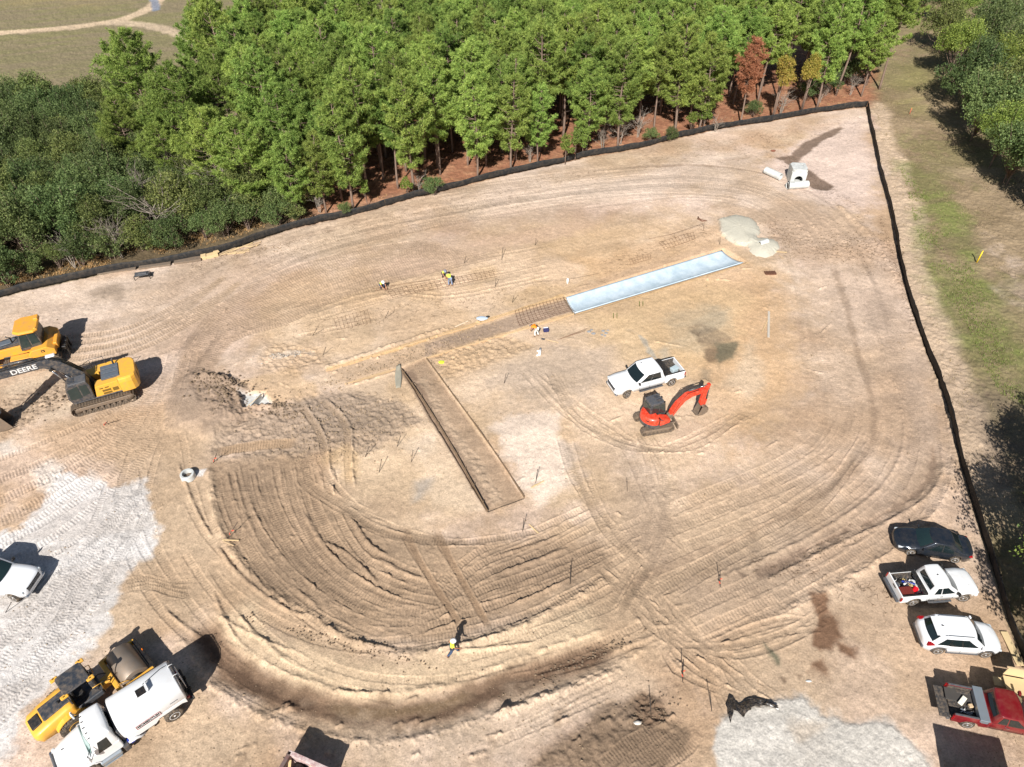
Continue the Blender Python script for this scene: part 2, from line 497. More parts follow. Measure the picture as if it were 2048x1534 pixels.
patch([(1110, 700), (1230, 690), (1180, 800), (1060, 820), (980, 760)], c_(198, 180, 160), .55, 1, 1.5)
patch([(1500, 330), (1733, 225), (1760, 400), (1730, 420), (1650, 400)], c_(230, 208, 192), .75, 1.5, 2)
patch([(1740, 430), (1800, 620), (1870, 800), (1900, 950), (1850, 900), (1790, 700), (1740, 560)], c_(222, 202, 184), .6, 1.2, 1.5)
patch([(1530, 440), (1640, 430), (1700, 470), (1790, 480), (1790, 520), (1700, 520), (1600, 500), (1550, 480)], c_(176, 148, 122), .6, 1, 1.2, rough_z=.10)
patch([(1540, 1200), (1800, 1100), (1800, 1300), (1830, 1440), (1600, 1380), (1500, 1330)], c_(206, 182, 154), .5, 2, 2)
patch([(900, 340 + 60), (1200, 360), (1400, 310), (1560, 300), (1500, 350), (1200, 400), (950, 440)], c_(224, 206, 188), .55, 1.6, 2, streak=.4)
patch([(900, 440), (1100, 410), (1250, 420), (1180, 460), (980, 500), (800, 560), (720, 560)], c_(190, 162, 142), .5, 1.2, 1.6, streak=.4)
patch([(0, 600), (200, 570), (400, 530), (330, 580), (150, 640), (0, 680)], c_(220, 200, 178), .5, 1.5, 1.5, streak=.3)
patch([(180, 585), (230, 570), (262, 580), (240, 602), (195, 605)], c_(158, 140, 120), .7, .8, .8)
patch([(320, 560), (420, 540), (560, 520), (520, 640), (400, 720), (360, 700)], c_(196, 168, 142), .45, 1.5, 1.5)
# ring track ----------------------------------------------------------
ringN = [(-60, 720), (120, 700), (250, 670), (380, 600), (500, 525), (640, 470), (820, 425), (1000, 395), (1180, 372), (1350, 358), (1500, 372), (1600, 415), (1680, 500)]
ringE = [(1600, 415), (1660, 480), (1700, 570), (1735, 690), (1770, 800), (1775, 880), (1730, 960), (1630, 1030), (1500, 1095), (1370, 1150), (1230, 1220)]
ringS = [(1560, 1080), (1400, 1140), (1280, 1190), (1130, 1260), (980, 1310), (830, 1335), (680, 1315), (540, 1250), (440, 1160), (380, 1060), (350, 960), (330, 880), (300, 820)]
LN, LE, LS = pxline(ringN), pxline(ringE), pxline(ringS)
def wig(L, a):
    n = len(L); k = np.arange(n); return a * (np.sin(k * 0.11 + rng.random() * 6) + .5 * np.sin(k * .31 + rng.random() * 6))
def sub(L, a, b): n = len(L); return L[int(n * a):max(int(n * a) + 3, int(n * b))]
stroke(LE, 9, c_(204, 178, 150), .5, 1.5, wob=.8)
stroke(LN, 8, c_(206, 184, 160), .4, 1.5, wob=.8)
stroke(LS, 7.5, c_(196, 172, 142), .55, 1.2, wob=.8)
for k in range(44):
    o = -5.2 + 10 * rng.random(); a = rng.random() * .7; b = min(1, a + .2 + .4 * rng.random()); L = sub(LE, a, b)
    track(offset_line(L, o + np.linspace(0, rng.normal() * .8, len(L)) + wig(L, .2)), w=.48, pitch=.23, depth=.034, edge=.015, tone=rng.normal() * .05, fade=2)
for k in range(36):
    o = -5.5 + 9.5 * rng.random(); a = rng.random() * .7; b = min(1, a + .2 + .4 * rng.random()); L = sub(LN, a, b)
    track(offset_line(L, o + np.linspace(0, rng.normal() * .8, len(L)) + wig(L, .2)), w=.5, pitch=.27, depth=.042, edge=.015, tone=rng.normal() * .045, fade=2)
# fan of tracks at the west bend
for k in range(16):
    o = -1 + k * .55
    L = pxline([(345 + k * 3, 800), (372 + k * 6, 700 - k), (440 + k * 9, 615 + k * 2), (560 + k * 9, 545 + k * 3), (720 + k * 9, 500 + k * 3), (860 + k * 10, 480 + k * 2)])
    track(L, w=.52, pitch=.25, depth=.055, col=c_(190, 164, 138), ca=.35, tone=rng.normal() * .05, fade=2)
for k in range(30):
    o = -3.9 + 7.6 * rng.random(); a = rng.random() * .75; b = min(1, a + .12 + .3 * rng.random())
    L = sub(LS, a, b)
    track(offset_line(L, o + np.linspace(0, rng.normal() * .9, len(L)) + wig(L, .25)), w=.46, pitch=.21, depth=.035, edge=.015, tone=rng.normal() * .05, fade=1.6)
# long ruts and windrows that follow the southern bend
for k in range(16):
    a = rng.random() * .8; L = sub(LS, a, a + .05 + .12 * rng.random()); o = -3.6 + 7.2 * rng.random()
    berm(offset_line(L, o + np.linspace(0, rng.normal() * .6, len(L))), .07 + .05 * rng.random(), .12, col=DARKB, ca=.2)
berm(offset_line(LE, 4.6), .12, .3); berm(offset_line(sub(LE, .35, .9), 1.1), .09, .14)
stroke(offset_line(sub(LE, .2, 1), -1.0), .5, c_(150, 128, 106), .5, .25, wob=.3)
# dozer tracks in from the left, excavator passes
for py_ in (0, 1, 2):
    pair(pxline([(-80, 690 + py_ * 18), (120, 690 + py_ * 14), (260, 668 + py_ * 12), (380, 610 + py_ * 10), (470, 555)]), 2.0, w=.6, pitch=.24, depth=.07, col=c_(186, 162, 134), ca=.4)
for py_ in range(5):
    pair(pxline([(-60, 960 + py_ * 45), (120, 890 + py_ * 36), (260, 820 + py_ * 22), (350, 740 + py_ * 8), (420, 660)]), 2.3, w=.6, pitch=.22, depth=.05, tone=rng.normal() * .04)
pair(pxline([(260, 1000), (290, 900), (340, 800), (370, 700)]), 2.0, w=.5, pitch=.2, depth=.06, tone=-.05)
patch([(0, 780), (120, 720), (180, 750), (150, 830), (30, 850)], c_(226, 206, 178), .6, .8, .8)
patch([(0, 800), (100, 770), (165, 740), (160, 790), (60, 850), (0, 880)], c_(160, 136, 112), .55, .6, .7, rough_z=.14)
# left part lower: swept brown
patch([(60, 850), (330, 800), (420, 870), (420, 940), (330, 960), (150, 930)], c_(200, 174, 142), .5, 1, 1.2)
patch([(330, 790), (380, 745), (440, 760), (480, 830), (430, 870), (350, 860)], c_(178, 156, 134), .8, .6, .7, dz=.35)
# dark worked field ---------------------------------------------------
FLD = [(418, 925), (520, 905), (610, 905), (660, 1000), (760, 1050), (880, 1075), (1010, 1080), (1100, 1075), (1190, 1085), (1215, 1130), (1120, 1190), (1000, 1230), (880, 1275), (760, 1290), (640, 1235), (530, 1165), (450, 1080)]
patch(FLD, c_(172, 148, 121), .84, .55, .6, rough_z=.03)
patch([(430, 960), (560, 930), (620, 1040), (700, 1150), (720, 1240), (560, 1180), (470, 1080)], c_(158, 136, 112), .5, 1, 1)
patch([(980, 1110), (1200, 1080), (1225, 1125), (1100, 1195), (960, 1230)], c_(154, 133, 110), .55, 1, 1)
F = [[(440 + 26 * k, 925 - (k > 5) * 8), (455 + 27 * k, 1000 + k * 2), (495 + 28 * k, 1080 + 3 * k), (560 + 27 * k, 1165 - 3 * k), (650 + 25 * k, 1235 - 8 * k), (760 + 24 * k, 1280 - 13 * k), (900 + 20 * k, 1285 - 18 * k)] for k in range(9)]
for k, f_ in enumerate(F):
    L = pxline(f_)
    for rep in range(2):
        LL = offset_line(L, rng.normal() * .3 + np.linspace(0, rng.normal() * .5, len(L)))
        track(sub(LL, rng.random() * .1, .75 + .25 * rng.random()), w=.5, pitch=.2, depth=.05, keep=.25, tone=rng.normal() * .08, edge=.03)
    L2 = offset_line(L, .42 + rng.normal() * .1); a = rng.random() * .3
    berm(sub(L2, a, a + .12 + .2 * rng.random()), .10, .11, col=DARKB, ca=.25); a = .45 + rng.random() * .2
    berm(sub(L2, a, a + .1 + .2 * rng.random()), .10, .11, col=DARKB, ca=.25)
for k in range(9):      # east arm of the field
    L = pxline([(820 + 6 * k, 1290 - 12 * k), (960, 1262 - 18 * k), (1080, 1215 - 17 * k), (1225 - k * 3, 1135 - 13 * k)])
    track(offset_line(L, rng.normal() * .3 + np.linspace(0, rng.normal() * .6, len(L))), w=.5, pitch=.2, depth=.05, keep=.25, tone=rng.normal() * .06, edge=.05)
    if k % 2: berm(sub(offset_line(L, .4), .2 + .3 * rng.random(), .85), .13, .12, col=DARKB, ca=.3)
for k in range(4):      # crossing wheel tracks
    L = pxline([(800 + 62 * (k % 2) + 8 * (k // 2), 1060 - 10 * (k // 2)), (850 + 62 * (k % 2), 1140), (925 + 55 * (k % 2), 1258)])
    track(L, w=.4, pitch=.16, depth=.05, kind='tyre', col=c_(166, 140, 112), ca=.6)
berm(pxline([(418, 930), (440, 1060), (520, 1165), (640, 1240), (760, 1300), (850, 1305), (1000, 1270), (1130, 1205), (1240, 1140)]), .14, .3)
for L in ([(430, 1085), (480, 1150), (560, 1210), (612, 1232)], [(620, 1230), (700, 1280), (800, 1300)], [(640, 1080), (700, 1110), (760, 1170)], [(700, 1030), (740, 1090), (780, 1110)]):
    berm(pxline(L), .16, .13, col=DARKB, ca=.4)
# grey loose spoil north of it
SP = [(430, 850), (520, 830), (600, 795), (700, 785), (800, 800), (832, 840), (790, 880), (720, 905), (600, 908), (430, 915)]
patch(SP, c_(168, 149, 128), .8, .5, .7, rough_z=.16)
patch([(600, 810), (700, 790), (790, 800), (780, 860), (640, 880)], c_(154, 138, 120), .5, .8, .8)
pair(pxline([(425, 905), (520, 890), (600, 885)]), .1, w=.9, pitch=.2, depth=.08, col=c_(186, 158, 126), ca=.6)
for L in ([(600, 810), (640, 870), (650, 930), (660, 1010)], [(640, 800), (690, 850), (695, 930), (700, 980)]):
    track(pxline(L), w=.5, pitch=.2, depth=.06, col=c_(168, 146, 120), ca=.4); berm(offset_line(pxline(L), .35), .15, .12)
# pit with the concrete box
patch([(380, 740), (440, 745), (490, 770), (520, 830), (470, 850), (420, 830), (400, 790)], c_(160, 140, 120), .7, .5, .6, rough_z=.2)
patch([(484, 764), (590, 730), (640, 790), (560, 805), (520, 800)], c_(218, 186, 142), .55, .4, .5)
patch([(478, 783), (526, 786), (545, 808), (488, 812)], c_(228, 226, 220), .95, .2, .2, dz=-.55, keep=.3)
berm(pxline([(400, 758), (450, 762), (480, 780), (484, 812)]), .4, .35, lump=.8, col=DARKB, ca=.4)
berm(pxline([(490, 816), (540, 812), (575, 822)]), .25, .25, lump=.8, col=DARKB, ca=.4)
stroke(pxline([(530, 715), (560, 712), (600, 705), (640, 715)]), .5, c_(215, 210, 200), .8, .15, wob=.5)
patch([(530, 690), (640, 690), (660, 730), (600, 750), (520, 740)], c_(200, 172, 138), .5, .6, .6, rough_z=.18)
# footing trenches ----------------------------------------------------
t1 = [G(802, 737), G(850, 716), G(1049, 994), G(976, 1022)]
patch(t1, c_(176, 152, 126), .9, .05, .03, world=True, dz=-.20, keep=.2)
patch([(800, 745), (826, 738), (985, 1000), (972, 1018)], c_(146, 124, 104), .75, .12, .1)  # shade of the trench's lower left third, painted as darker soil
patch([(830, 760), (850, 750), (1010, 1000), (985, 1008)], c_(190, 168, 142), .6, .3, .5, rough_z=.10)
patch([(650, 745), (800, 690), (1020, 625), (1130, 597), (1146, 622), (1030, 655), (860, 712), (690, 768)], c_(198, 172, 142), .7, .12, .1)
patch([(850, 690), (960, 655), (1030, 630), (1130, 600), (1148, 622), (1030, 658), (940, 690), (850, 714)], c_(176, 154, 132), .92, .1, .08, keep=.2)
stroke(pxline([(650, 742), (800, 697), (960, 645), (1130, 588)]), .45, c_(226, 190, 138), .8, .12, wob=.15, fade=.3)
stroke(pxline([(860, 715), (960, 683), (1060, 652), (1150, 626), (1330, 578), (1500, 525)]), .3, c_(224, 190, 142), .7, .1, wob=.1, fade=.3)
stroke(pxline([(1130, 585), (1300, 535), (1440, 494)]), 1.2, c_(200, 172, 142), .6, .4, wob=.4)
berm(pxline([(640, 740), (760, 700), (900, 655)]), .12, .2, lump=.8); berm(pxline([(700, 772), (800, 742)]), .12, .12)
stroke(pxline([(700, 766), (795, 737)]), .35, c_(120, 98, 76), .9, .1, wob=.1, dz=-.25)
for k in range(26):    # clods thrown out beside the forms
    a = rng.random(); x0 = 640 + 330 * a; y0 = 752 - 110 * a + rng.normal() * 6
    berm(pxline([(x0, y0), (x0 + 6, y0 - 3)], .3), .13, .11, fade=.1)
patch([(870, 700), (1000, 670), (1060, 690), (960, 740), (880, 760)], c_(206, 176, 138), .6, .5, .6, rough_z=.14)
# wet and stained ground ----------------------------------------------
WETG = c_(138, 128, 108)
patch([(1330, 640), (1400, 605), (1460, 620), (1470, 680), (1400, 720), (1340, 700)], c_(196, 180, 152), .75, .8, 1, streak=.4)
patch([(1380, 650), (1440, 655), (1482, 685), (1455, 725), (1410, 740), (1392, 700)], c_(128, 108, 86), .85, .5, 1.4, wet=.3, streak=.6)
patch([(1340, 620), (1420, 600), (1470, 650), (1400, 690)], c_(168, 156, 132), .5, .8, 1.6, streak=.7)
patch([(1385, 665), (1405, 660), (1410, 690), (1390, 690)], c_(120, 104, 84), .7, .25, .8)
patch([(1430, 690), (1482, 680), (1462, 720), (1432, 730)], c_(112, 112, 92), .7, .3, .9, wet=.6)
patch([(1395, 735), (1430, 735), (1420, 765), (1400, 760)], c_(150, 136, 114), .6, .3, .8)
patch([(1305, 700), (1340, 690), (1350, 740), (1320, 735)], c_(200, 190, 168), .6, .5, .8)
stroke(pxline([(1248, 655), (1280, 672), (1300, 700), (1325, 735)]), .4, c_(190, 184, 168), .8, .15, wob=.4)
stroke(pxline([(1248, 655), (1268, 668), (1280, 676)]), .3, c_(120, 100, 74), .8, .1, wob=.1)
patch([(1455, 470 + 300), (1500, 680), (1520, 740), (1500, 790)], c_(214, 204, 184), .3, .8, 1)
patch([(1680, 252), (1655, 262), (1610, 283), (1584, 305), (1580, 315), (1600, 322), (1612, 308), (1640, 285), (1688, 256)], c_(142, 122, 106), .95, .22, .35, dz=-.05, wet=.45)
patch([(1545, 314), (1590, 308), (1612, 335), (1665, 370), (1655, 378), (1625, 376), (1590, 340), (1565, 320)], c_(136, 116, 100), .95, .22, .35, dz=-.06, wet=.5)
stroke(pxline([(1250, 335), (1400, 330), (1520, 345), (1640, 372)]), .35, c_(160, 136, 114), .6, .25, wob=.3)
stroke(pxline([(1560, 305), (1480, 318), (1420, 322)]), .3, c_(176, 152, 130), .5, .25, wob=.3)
for P in ([(1625, 1190), (1650, 1188), (1665, 1225), (1640, 1245), (1625, 1225)], [(1632, 1240), (1668, 1230), (1685, 1275), (1665, 1300), (1640, 1310), (1615, 1290)], [(1670, 1280), (1712, 1295), (1708, 1315), (1680, 1308)], [(1615, 1320), (1650, 1312), (1645, 1340), (1615, 1342)]):
    patch(P, c_(124, 92, 68), .9, .22, .6, wet=.25)
    patch([(p[0] * 1.0 + 3, p[1] - 2) for p in P], c_(138, 108, 84), .5, .5, .9)
patch([(1515, 1280), (1530, 1278), (1560, 1310), (1558, 1325), (1540, 1312)], c_(118, 116, 94), .85, .15, .35, wet=.5)
for P in ([(1590, 1345), (1605, 1348), (1600, 1358)], [(1562, 1353), (1575, 1356), (1570, 1365)], [(1505, 1140), (1550, 1125), (1545, 1145), (1515, 1158)], [(1470, 1140), (1500, 1150), (1485, 1160)]):
    patch(P, c_(120, 100, 80), .8, .15, .2, wet=.3)
dr = pxline([(1862, 880), (1868, 930), (1845, 975), (1800, 1010), (1720, 1050), (1640, 1085), (1570, 1120), (1510, 1150)])
stroke(dr, .9, c_(172, 148, 124), .6, .4, wob=.5, dz=-.06); stroke(dr, .3, c_(132, 110, 90), .8, .15, wob=.4, dz=-.05, wet=.3)
berm(offset_line(dr, .6), .12, .15)
# bottom ditch --------------------------------------------------------
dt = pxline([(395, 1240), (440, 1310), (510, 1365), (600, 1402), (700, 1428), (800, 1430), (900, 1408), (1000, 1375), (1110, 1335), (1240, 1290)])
stroke(offset_line(dt, 1.9), 2.4, c_(220, 196, 162), .85, .6, wob=.5, dz=.10)
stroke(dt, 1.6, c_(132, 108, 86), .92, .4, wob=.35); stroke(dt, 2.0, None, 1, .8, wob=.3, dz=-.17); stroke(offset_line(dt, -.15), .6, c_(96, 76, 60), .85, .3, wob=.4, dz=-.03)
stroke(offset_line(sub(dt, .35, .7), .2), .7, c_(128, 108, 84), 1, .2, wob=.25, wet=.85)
berm(offset_line(dt, -1.35), .09, .22, lump=.9); berm(offset_line(dt, 1.2), .07, .15, lump=.9)
patch([(620, 1430), (900, 1450), (1060, 1400), (1240, 1330), (1300, 1370), (1100, 1470), (900, 1534), (640, 1534)], c_(214, 192, 164), .5, .8, 1.4)
for k in range(26):
    bx, by = 440 + 900 * rng.random(), 1390 + 130 * rng.random(); stroke(pxline([(bx, by), (bx + 30, by - 10 + 20 * rng.random())], .3), .5, c_(150, 128, 104), .5, .3, wob=.8, fade=.4)
    berm(pxline([(bx, by), (bx + 20 + 25 * rng.random(), by - 12)], .3), .10, .12, lump=.9, fade=.2)
patch([(1060, 1534), (1110, 1480), (1200, 1420), (1290, 1395), (1330, 1425), (1410, 1465), (1340, 1540), (1200, 1560)], c_(138, 118, 96), .9, .35, .5, rough_z=.10)
patch([(1290, 1390), (1325, 1400), (1345, 1440), (1300, 1465), (1270, 1430)], c_(124, 102, 82), .8, .3, .4, rough_z=.2)
for k in range(7): track(pxline([(1190 + k * 22, 1540), (1260 + k * 20, 1480 + k * 3), (1330 + k * 12, 1450 + k * 3)]), w=.45, pitch=.18, depth=.05, tone=-.05)
for k in range(4): track(pxline([(960 + 60 * k, 1500 - k * 30), (1100 + 20 * k, 1440 - k * 22), (1250, 1372 - k * 14)]), w=.5, pitch=.2, depth=.02, tone=rng.normal() * .02, fade=2, keep=.5)
berm(pxline([(980, 1440), (1080, 1395), (1180, 1355), (1300, 1290)]), .08, .25, lump=.9)
# crossroads of tyre tracks
for k in range(15):
    j = rng.normal(size=4) * 30
    track(pxline([(1230 + j[0], 1130), (1330 + j[1], 1250), (1440 + j[2], 1340), (1560 + j[3] * 2, 1450)]), w=.34, pitch=.15, depth=.035, kind='tyre', tone=rng.normal() * .04)
for k in range(9):
    j = rng.normal(size=3) * 25
    track(pxline([(1230 + j[0], 1230), (1310 + j[0], 1080), (1320 + j[1], 950), (1260 + j[2], 860)]), w=.42, pitch=.2, depth=.035, tone=rng.normal() * .04)
for k in range(9):
    j = rng.normal(size=3) * 16
    track(pxline([(1300 + j[0], 1190), (1500, 1085 + j[1]), (1640, 1000 + j[1]), (1730, 880 + j[2])]), w=.5, pitch=.22, depth=.045, tone=rng.normal() * .04)
for k in range(8):
    j = rng.normal(size=3) * 12
    track(pxline([(1130 + j[0], 870), (1160 + j[0], 960), (1230 + j[1], 1060), (1290 + j[2], 1130)]), w=.42, pitch=.2, depth=.04, tone=-.03)
for k in range(7):
    j = rng.normal(size=3) * 20
    track(pxline([(1390 + j[0], 1290), (1470, 1300 + j[1]), (1580, 1270 + j[1]), (1660, 1230 + j[2])]), w=.3, pitch=.14, depth=.03, kind='tyre')
patch([(1150, 880), (1260, 960), (1340, 1060), (1320, 1110), (1230, 1080), (1160, 990)], c_(178, 154, 128), .4, 1.2, 1.5)
patch([(1250, 880), (1300, 950), (1340, 1060), (1320, 1110), (1270, 1080)], c_(160, 142, 124), .35, 1, 1.5)
for k in range(10):     # faint curved passes in the middle
    j = rng.normal(size=4) * 20
    track(pxline([(1080 + j[0], 740), (1180 + j[1], 850), (1330 + j[2], 900), (1500 + j[3], 820)]), w=.4, pitch=.2, depth=.025, keep=.4)
    track(pxline([(600 + j[0], 640 + j[1]), (760, 600 + j[1]), (900, 560 + j[2]), (1100, 520 + j[2])]), w=.45, pitch=.25, depth=.035)
for k in range(4):
    j = rng.normal(size=3) * 24
    track(pxline([(700 + j[0], 1010), (800 + j[1], 1060), (930 + j[2], 1085), (1080, 1060)]), w=.42, pitch=.2, depth=.04, tone=-.05)
    track(pxline([(640 + j[0], 900), (650 + j[1], 960), (730 + j[2], 1030)]), w=.42, pitch=.2, depth=.05, tone=-.05)
stroke(pxline([(640, 940), (690, 900), (700, 980)]), 1.2, c_(214, 184, 140), .5, .5, wob=.5)
patch([(825, 960), (870, 950), (850, 1000), (820, 1010)], c_(186, 178, 166), .7, .4, .5)
for k in range(60):     # short scraps of windrow all over
    a = rng.random(2); x0 = 420 + 1300 * a[0]; y0 = 480 + 800 * a[1]
    d = rng.normal(size=2) * 12
    berm(pxline([(x0, y0), (x0 + 22 + d[0], y0 + d[1] - 4)], .4), .05 + .05 * rng.random(), .1, fade=.3, lump=.9)
stroke(offset_line(sub(LE, .25, .95), 2.2), 3.2, c_(170, 150, 130), .4, 1.0, wob=1.0)
patch([(1512, 1276), (1530, 1276), (1562, 1308), (1560, 1328), (1538, 1314)], c_(104, 104, 84), .85, .18, .4, wet=.5)
# gravel pads ----------------------------------------------------------
patch([(-60, 1090), (40, 1060), (90, 1010), (100, 950), (140, 935), (240, 965), (300, 950), (312, 1000), (300, 1090), (262, 1150), (215, 1215), (170, 1290), (100, 1370), (40, 1440), (0, 1534), (-100, 1560)], GRAV, .92, .3, 1.1, streak=.15)
patch([(60, 940), (100, 925), (130, 935), (110, 975), (70, 985)], c_(226, 218, 206), .7, .4, .6, rough_z=.1)
patch([(-20, 890), (20, 880), (35, 900), (0, 915)], c_(224, 218, 206), .6, .4, .6)
patch([(160, 960), (180, 935), (215, 950), (190, 985)], c_(232, 226, 216), .5, .4, .6)
for k in range(16):
    j = rng.normal(size=3) * 45
    track(pxline([(-40 + j[0], 1480 - k * 12), (90 + j[0] * .6, 1330 - k * 12), (190 + j[1] * .5, 1180 - k * 8), (290 + j[2] * .6, 1000 - k * 3)]), w=.36, pitch=.19, depth=.055, kind='tyre' if k % 2 else 'crawler', tone=-.02)
for k in range(4):
    track(pxline([(235, 1165 + k * 7), (290, 1152 + k * 7), (340, 1165 + k * 7), (390, 1160 + k * 12)]), w=.3, pitch=.16, depth=.06, kind='tyre', tone=-.04)
PADR = [(1422, 1470), (1440, 1430), (1500, 1415), (1560, 1398), (1605, 1395), (1640, 1432), (1700, 1448), (1780, 1462), (1822, 1488), (1848, 1520), (1870, 1570), (1430, 1580)]
patch(PADR, c_(222, 219, 210), .8, .5, 1.0, keep=.5)
patch(PADR, c_(214, 210, 199), .95, .16, .55, dz=.06, keep=.25, rough_z=.02)
patch([(1590, 1440), (1660, 1450), (1650, 1530), (1600, 1530)], c_(190, 172, 148), .55, .6, 1.2, streak=.8)
# pale crushed stone heap by the channel
patch([(1436, 440), (1470, 432), (1505, 440), (1518, 465), (1505, 495), (1470, 490), (1445, 470)], c_(216, 210, 192), .97, .2, .3, dz=.3, keep=.1)
patch([(1490, 480), (1530, 478), (1555, 485), (1558, 500), (1535, 515), (1515, 512), (1495, 500)], c_(214, 208, 190), .95, .25, .35, dz=.2, keep=.1)
# manhole spill
patch([(388, 940), (412, 938), (405, 950), (390, 952)], c_(235, 232, 226), .9, .1, .2)
# drag marks on pale ground between fence and drain, twiggy debris tone
patch([(1350, 280), (1560, 245), (1700, 225), (1680, 250), (1500, 290), (1380, 310)], c_(196, 164, 136), .35, .8, 1.5, streak=.8)
stroke(pxline([(400, 545), (520, 500), (640, 462), (800, 420), (960, 388)]), .6, c_(168, 146, 124), .45, .3, wob=.6)

# ---- general relief
ZB += (nA - .5) * 0.35 * (ds < 0) + (nB - .5) * 0.12
ZD += (nC - .5) * 0.07 + (nD - .5) * 0.05
ZD += out * ((nD - .5) * 0.10 + (nC - .5) * .12)
# slab channel is cut in
SLAB = [G(1132, 594), G(1446, 500), G(1486, 524), G(1152, 625)]
sl = win(3, 26, 50, 66)
dS = poly_sdf(SLAB, X[sl], Y[sl]); mS = 1 - sstep(-.05, .35, dS)
ZB[sl] = ZB[sl] * (1 - mS) - .35 * mS; ZD[sl] *= 1 - mS
Z = ZB + ZD
Cn = C * (0.90 + 0.2 * nC[..., None]) * (0.93 + 0.14 * nD[..., None]) * (0.92 + 0.16 * sstep(.3, .7, nS)[..., None])
Cn = np.clip(Cn, 0.01, 0.9)

def hz(x, y):
    """height of the ground at (x, y)"""
    i = int(np.clip(np.searchsorted(YR, y) - 1, 0, NR - 2)); t_ = (y - YR[i]) / (YR[i + 1] - YR[i]); w_ = WR[i] + (WR[i + 1] - WR[i]) * t_
    j = int(np.clip(np.searchsorted(SS, x / w_) - 1, 0, NC - 2))
    return float(Z[max(0, i - 1):i + 3, max(0, j - 1):j + 3].mean())
def P3(px, py, dz=0.0):
    x, y = G(px, py); return (x, y, hz(x, y) + dz)

me = bpy.data.meshes.new("ground")
nv = NR * NC
me.vertices.add(nv)
co = np.empty((nv, 3), np.float32); co[:, 0] = X.ravel(); co[:, 1] = Y.ravel(); co[:, 2] = Z.ravel()
me.vertices.foreach_set("co", co.ravel())
idx = np.arange(nv, dtype=np.int32).reshape(NR, NC)
qd = np.stack([idx[:-1, :-1], idx[:-1, 1:], idx[1:, 1:], idx[1:, :-1]], -1).reshape(-1, 4)
nf = len(qd)
me.loops.add(nf * 4); me.polygons.add(nf)
me.loops.foreach_set("vertex_index", qd.ravel())
me.polygons.foreach_set("loop_start", np.arange(0, nf * 4, 4, dtype=np.int32))
me.polygons.foreach_set("use_smooth", np.ones(nf, bool))
me.update()
ca = me.color_attributes.new("soil", 'FLOAT_COLOR', 'POINT')
rgba = np.empty((nv, 4), np.float32); rgba[:, :3] = Cn.reshape(-1, 3); rgba[:, 3] = WET.ravel()
ca.data.foreach_set("color", rgba.ravel())
ground = bpy.data.objects.new("ground", me)
COL.objects.link(ground)
ground["kind"] = "structure"
del co, qd, rgba
m, nt, b = new_mat("soil")
N = nt.nodes.new; Lk = nt.links.new
at_ = N("ShaderNodeVertexColor"); at_.layer_name = "soil"
tc = N("ShaderNodeTexCoord")
n1 = N("ShaderNodeTexNoise"); n1.inputs["Scale"].default_value = 9.0; n1.inputs["Detail"].default_value = 9; n1.inputs["Roughness"].default_value = .72
n2 = N("ShaderNodeTexNoise"); n2.inputs["Scale"].default_value = 2.6; n2.inputs["Detail"].default_value = 7; n2.inputs["Roughness"].default_value = .7
n3 = N("ShaderNodeTexVoronoi"); n3.inputs["Scale"].default_value = 7.0
for n_ in (n1, n2, n3): Lk(tc.outputs["Object"], n_.inputs["Vector"])
r1 = N("ShaderNodeMapRange"); r1.inputs[1].default_value = .3; r1.inputs[2].default_value = .7; r1.inputs[3].default_value = .70; r1.inputs[4].default_value = 1.26
Lk(n1.outputs["Fac"], r1.inputs[0])
r2 = N("ShaderNodeMapRange"); r2.inputs[1].default_value = .3; r2.inputs[2].default_value = .7; r2.inputs[3].default_value = .82; r2.inputs[4].default_value = 1.16
Lk(n2.outputs["Fac"], r2.inputs[0])
# small dark and pale stones
r3 = N("ShaderNodeMapRange"); r3.inputs[1].default_value = .0; r3.inputs[2].default_value = .16; r3.inputs[3].default_value = .72; r3.inputs[4].default_value = 1.0
Lk(n3.outputs["Distance"], r3.inputs[0])
mu = N("ShaderNodeMath"); mu.operation = 'MULTIPLY'; Lk(r1.outputs[0], mu.inputs[0]); Lk(r2.outputs[0], mu.inputs[1])
mu2 = N("ShaderNodeMath"); mu2.operation = 'MULTIPLY'; Lk(mu.outputs[0], mu2.inputs[0]); Lk(r3.outputs[0], mu2.inputs[1])
vm = N("ShaderNodeVectorMath"); vm.operation = 'SCALE'; Lk(at_.outputs["Color"], vm.inputs[0]); Lk(mu2.outputs[0], vm.inputs["Scale"])
Lk(vm.outputs[0], b.inputs["Base Color"])
rr = N("ShaderNodeMapRange"); rr.inputs[3].default_value = .95; rr.inputs[4].default_value = .12
Lk(at_.outputs["Alpha"], rr.inputs[0]); Lk(rr.outputs[0], b.inputs["Roughness"])
b.inputs["Specular IOR Level"].default_value = .25
bp = N("ShaderNodeBump"); bp.inputs["Strength"].default_value = .8; bp.inputs["Distance"].default_value = .06
Lk(n1.outputs["Fac"], bp.inputs["Height"]); Lk(bp.outputs[0], b.inputs["Normal"])
me.materials.append(m)
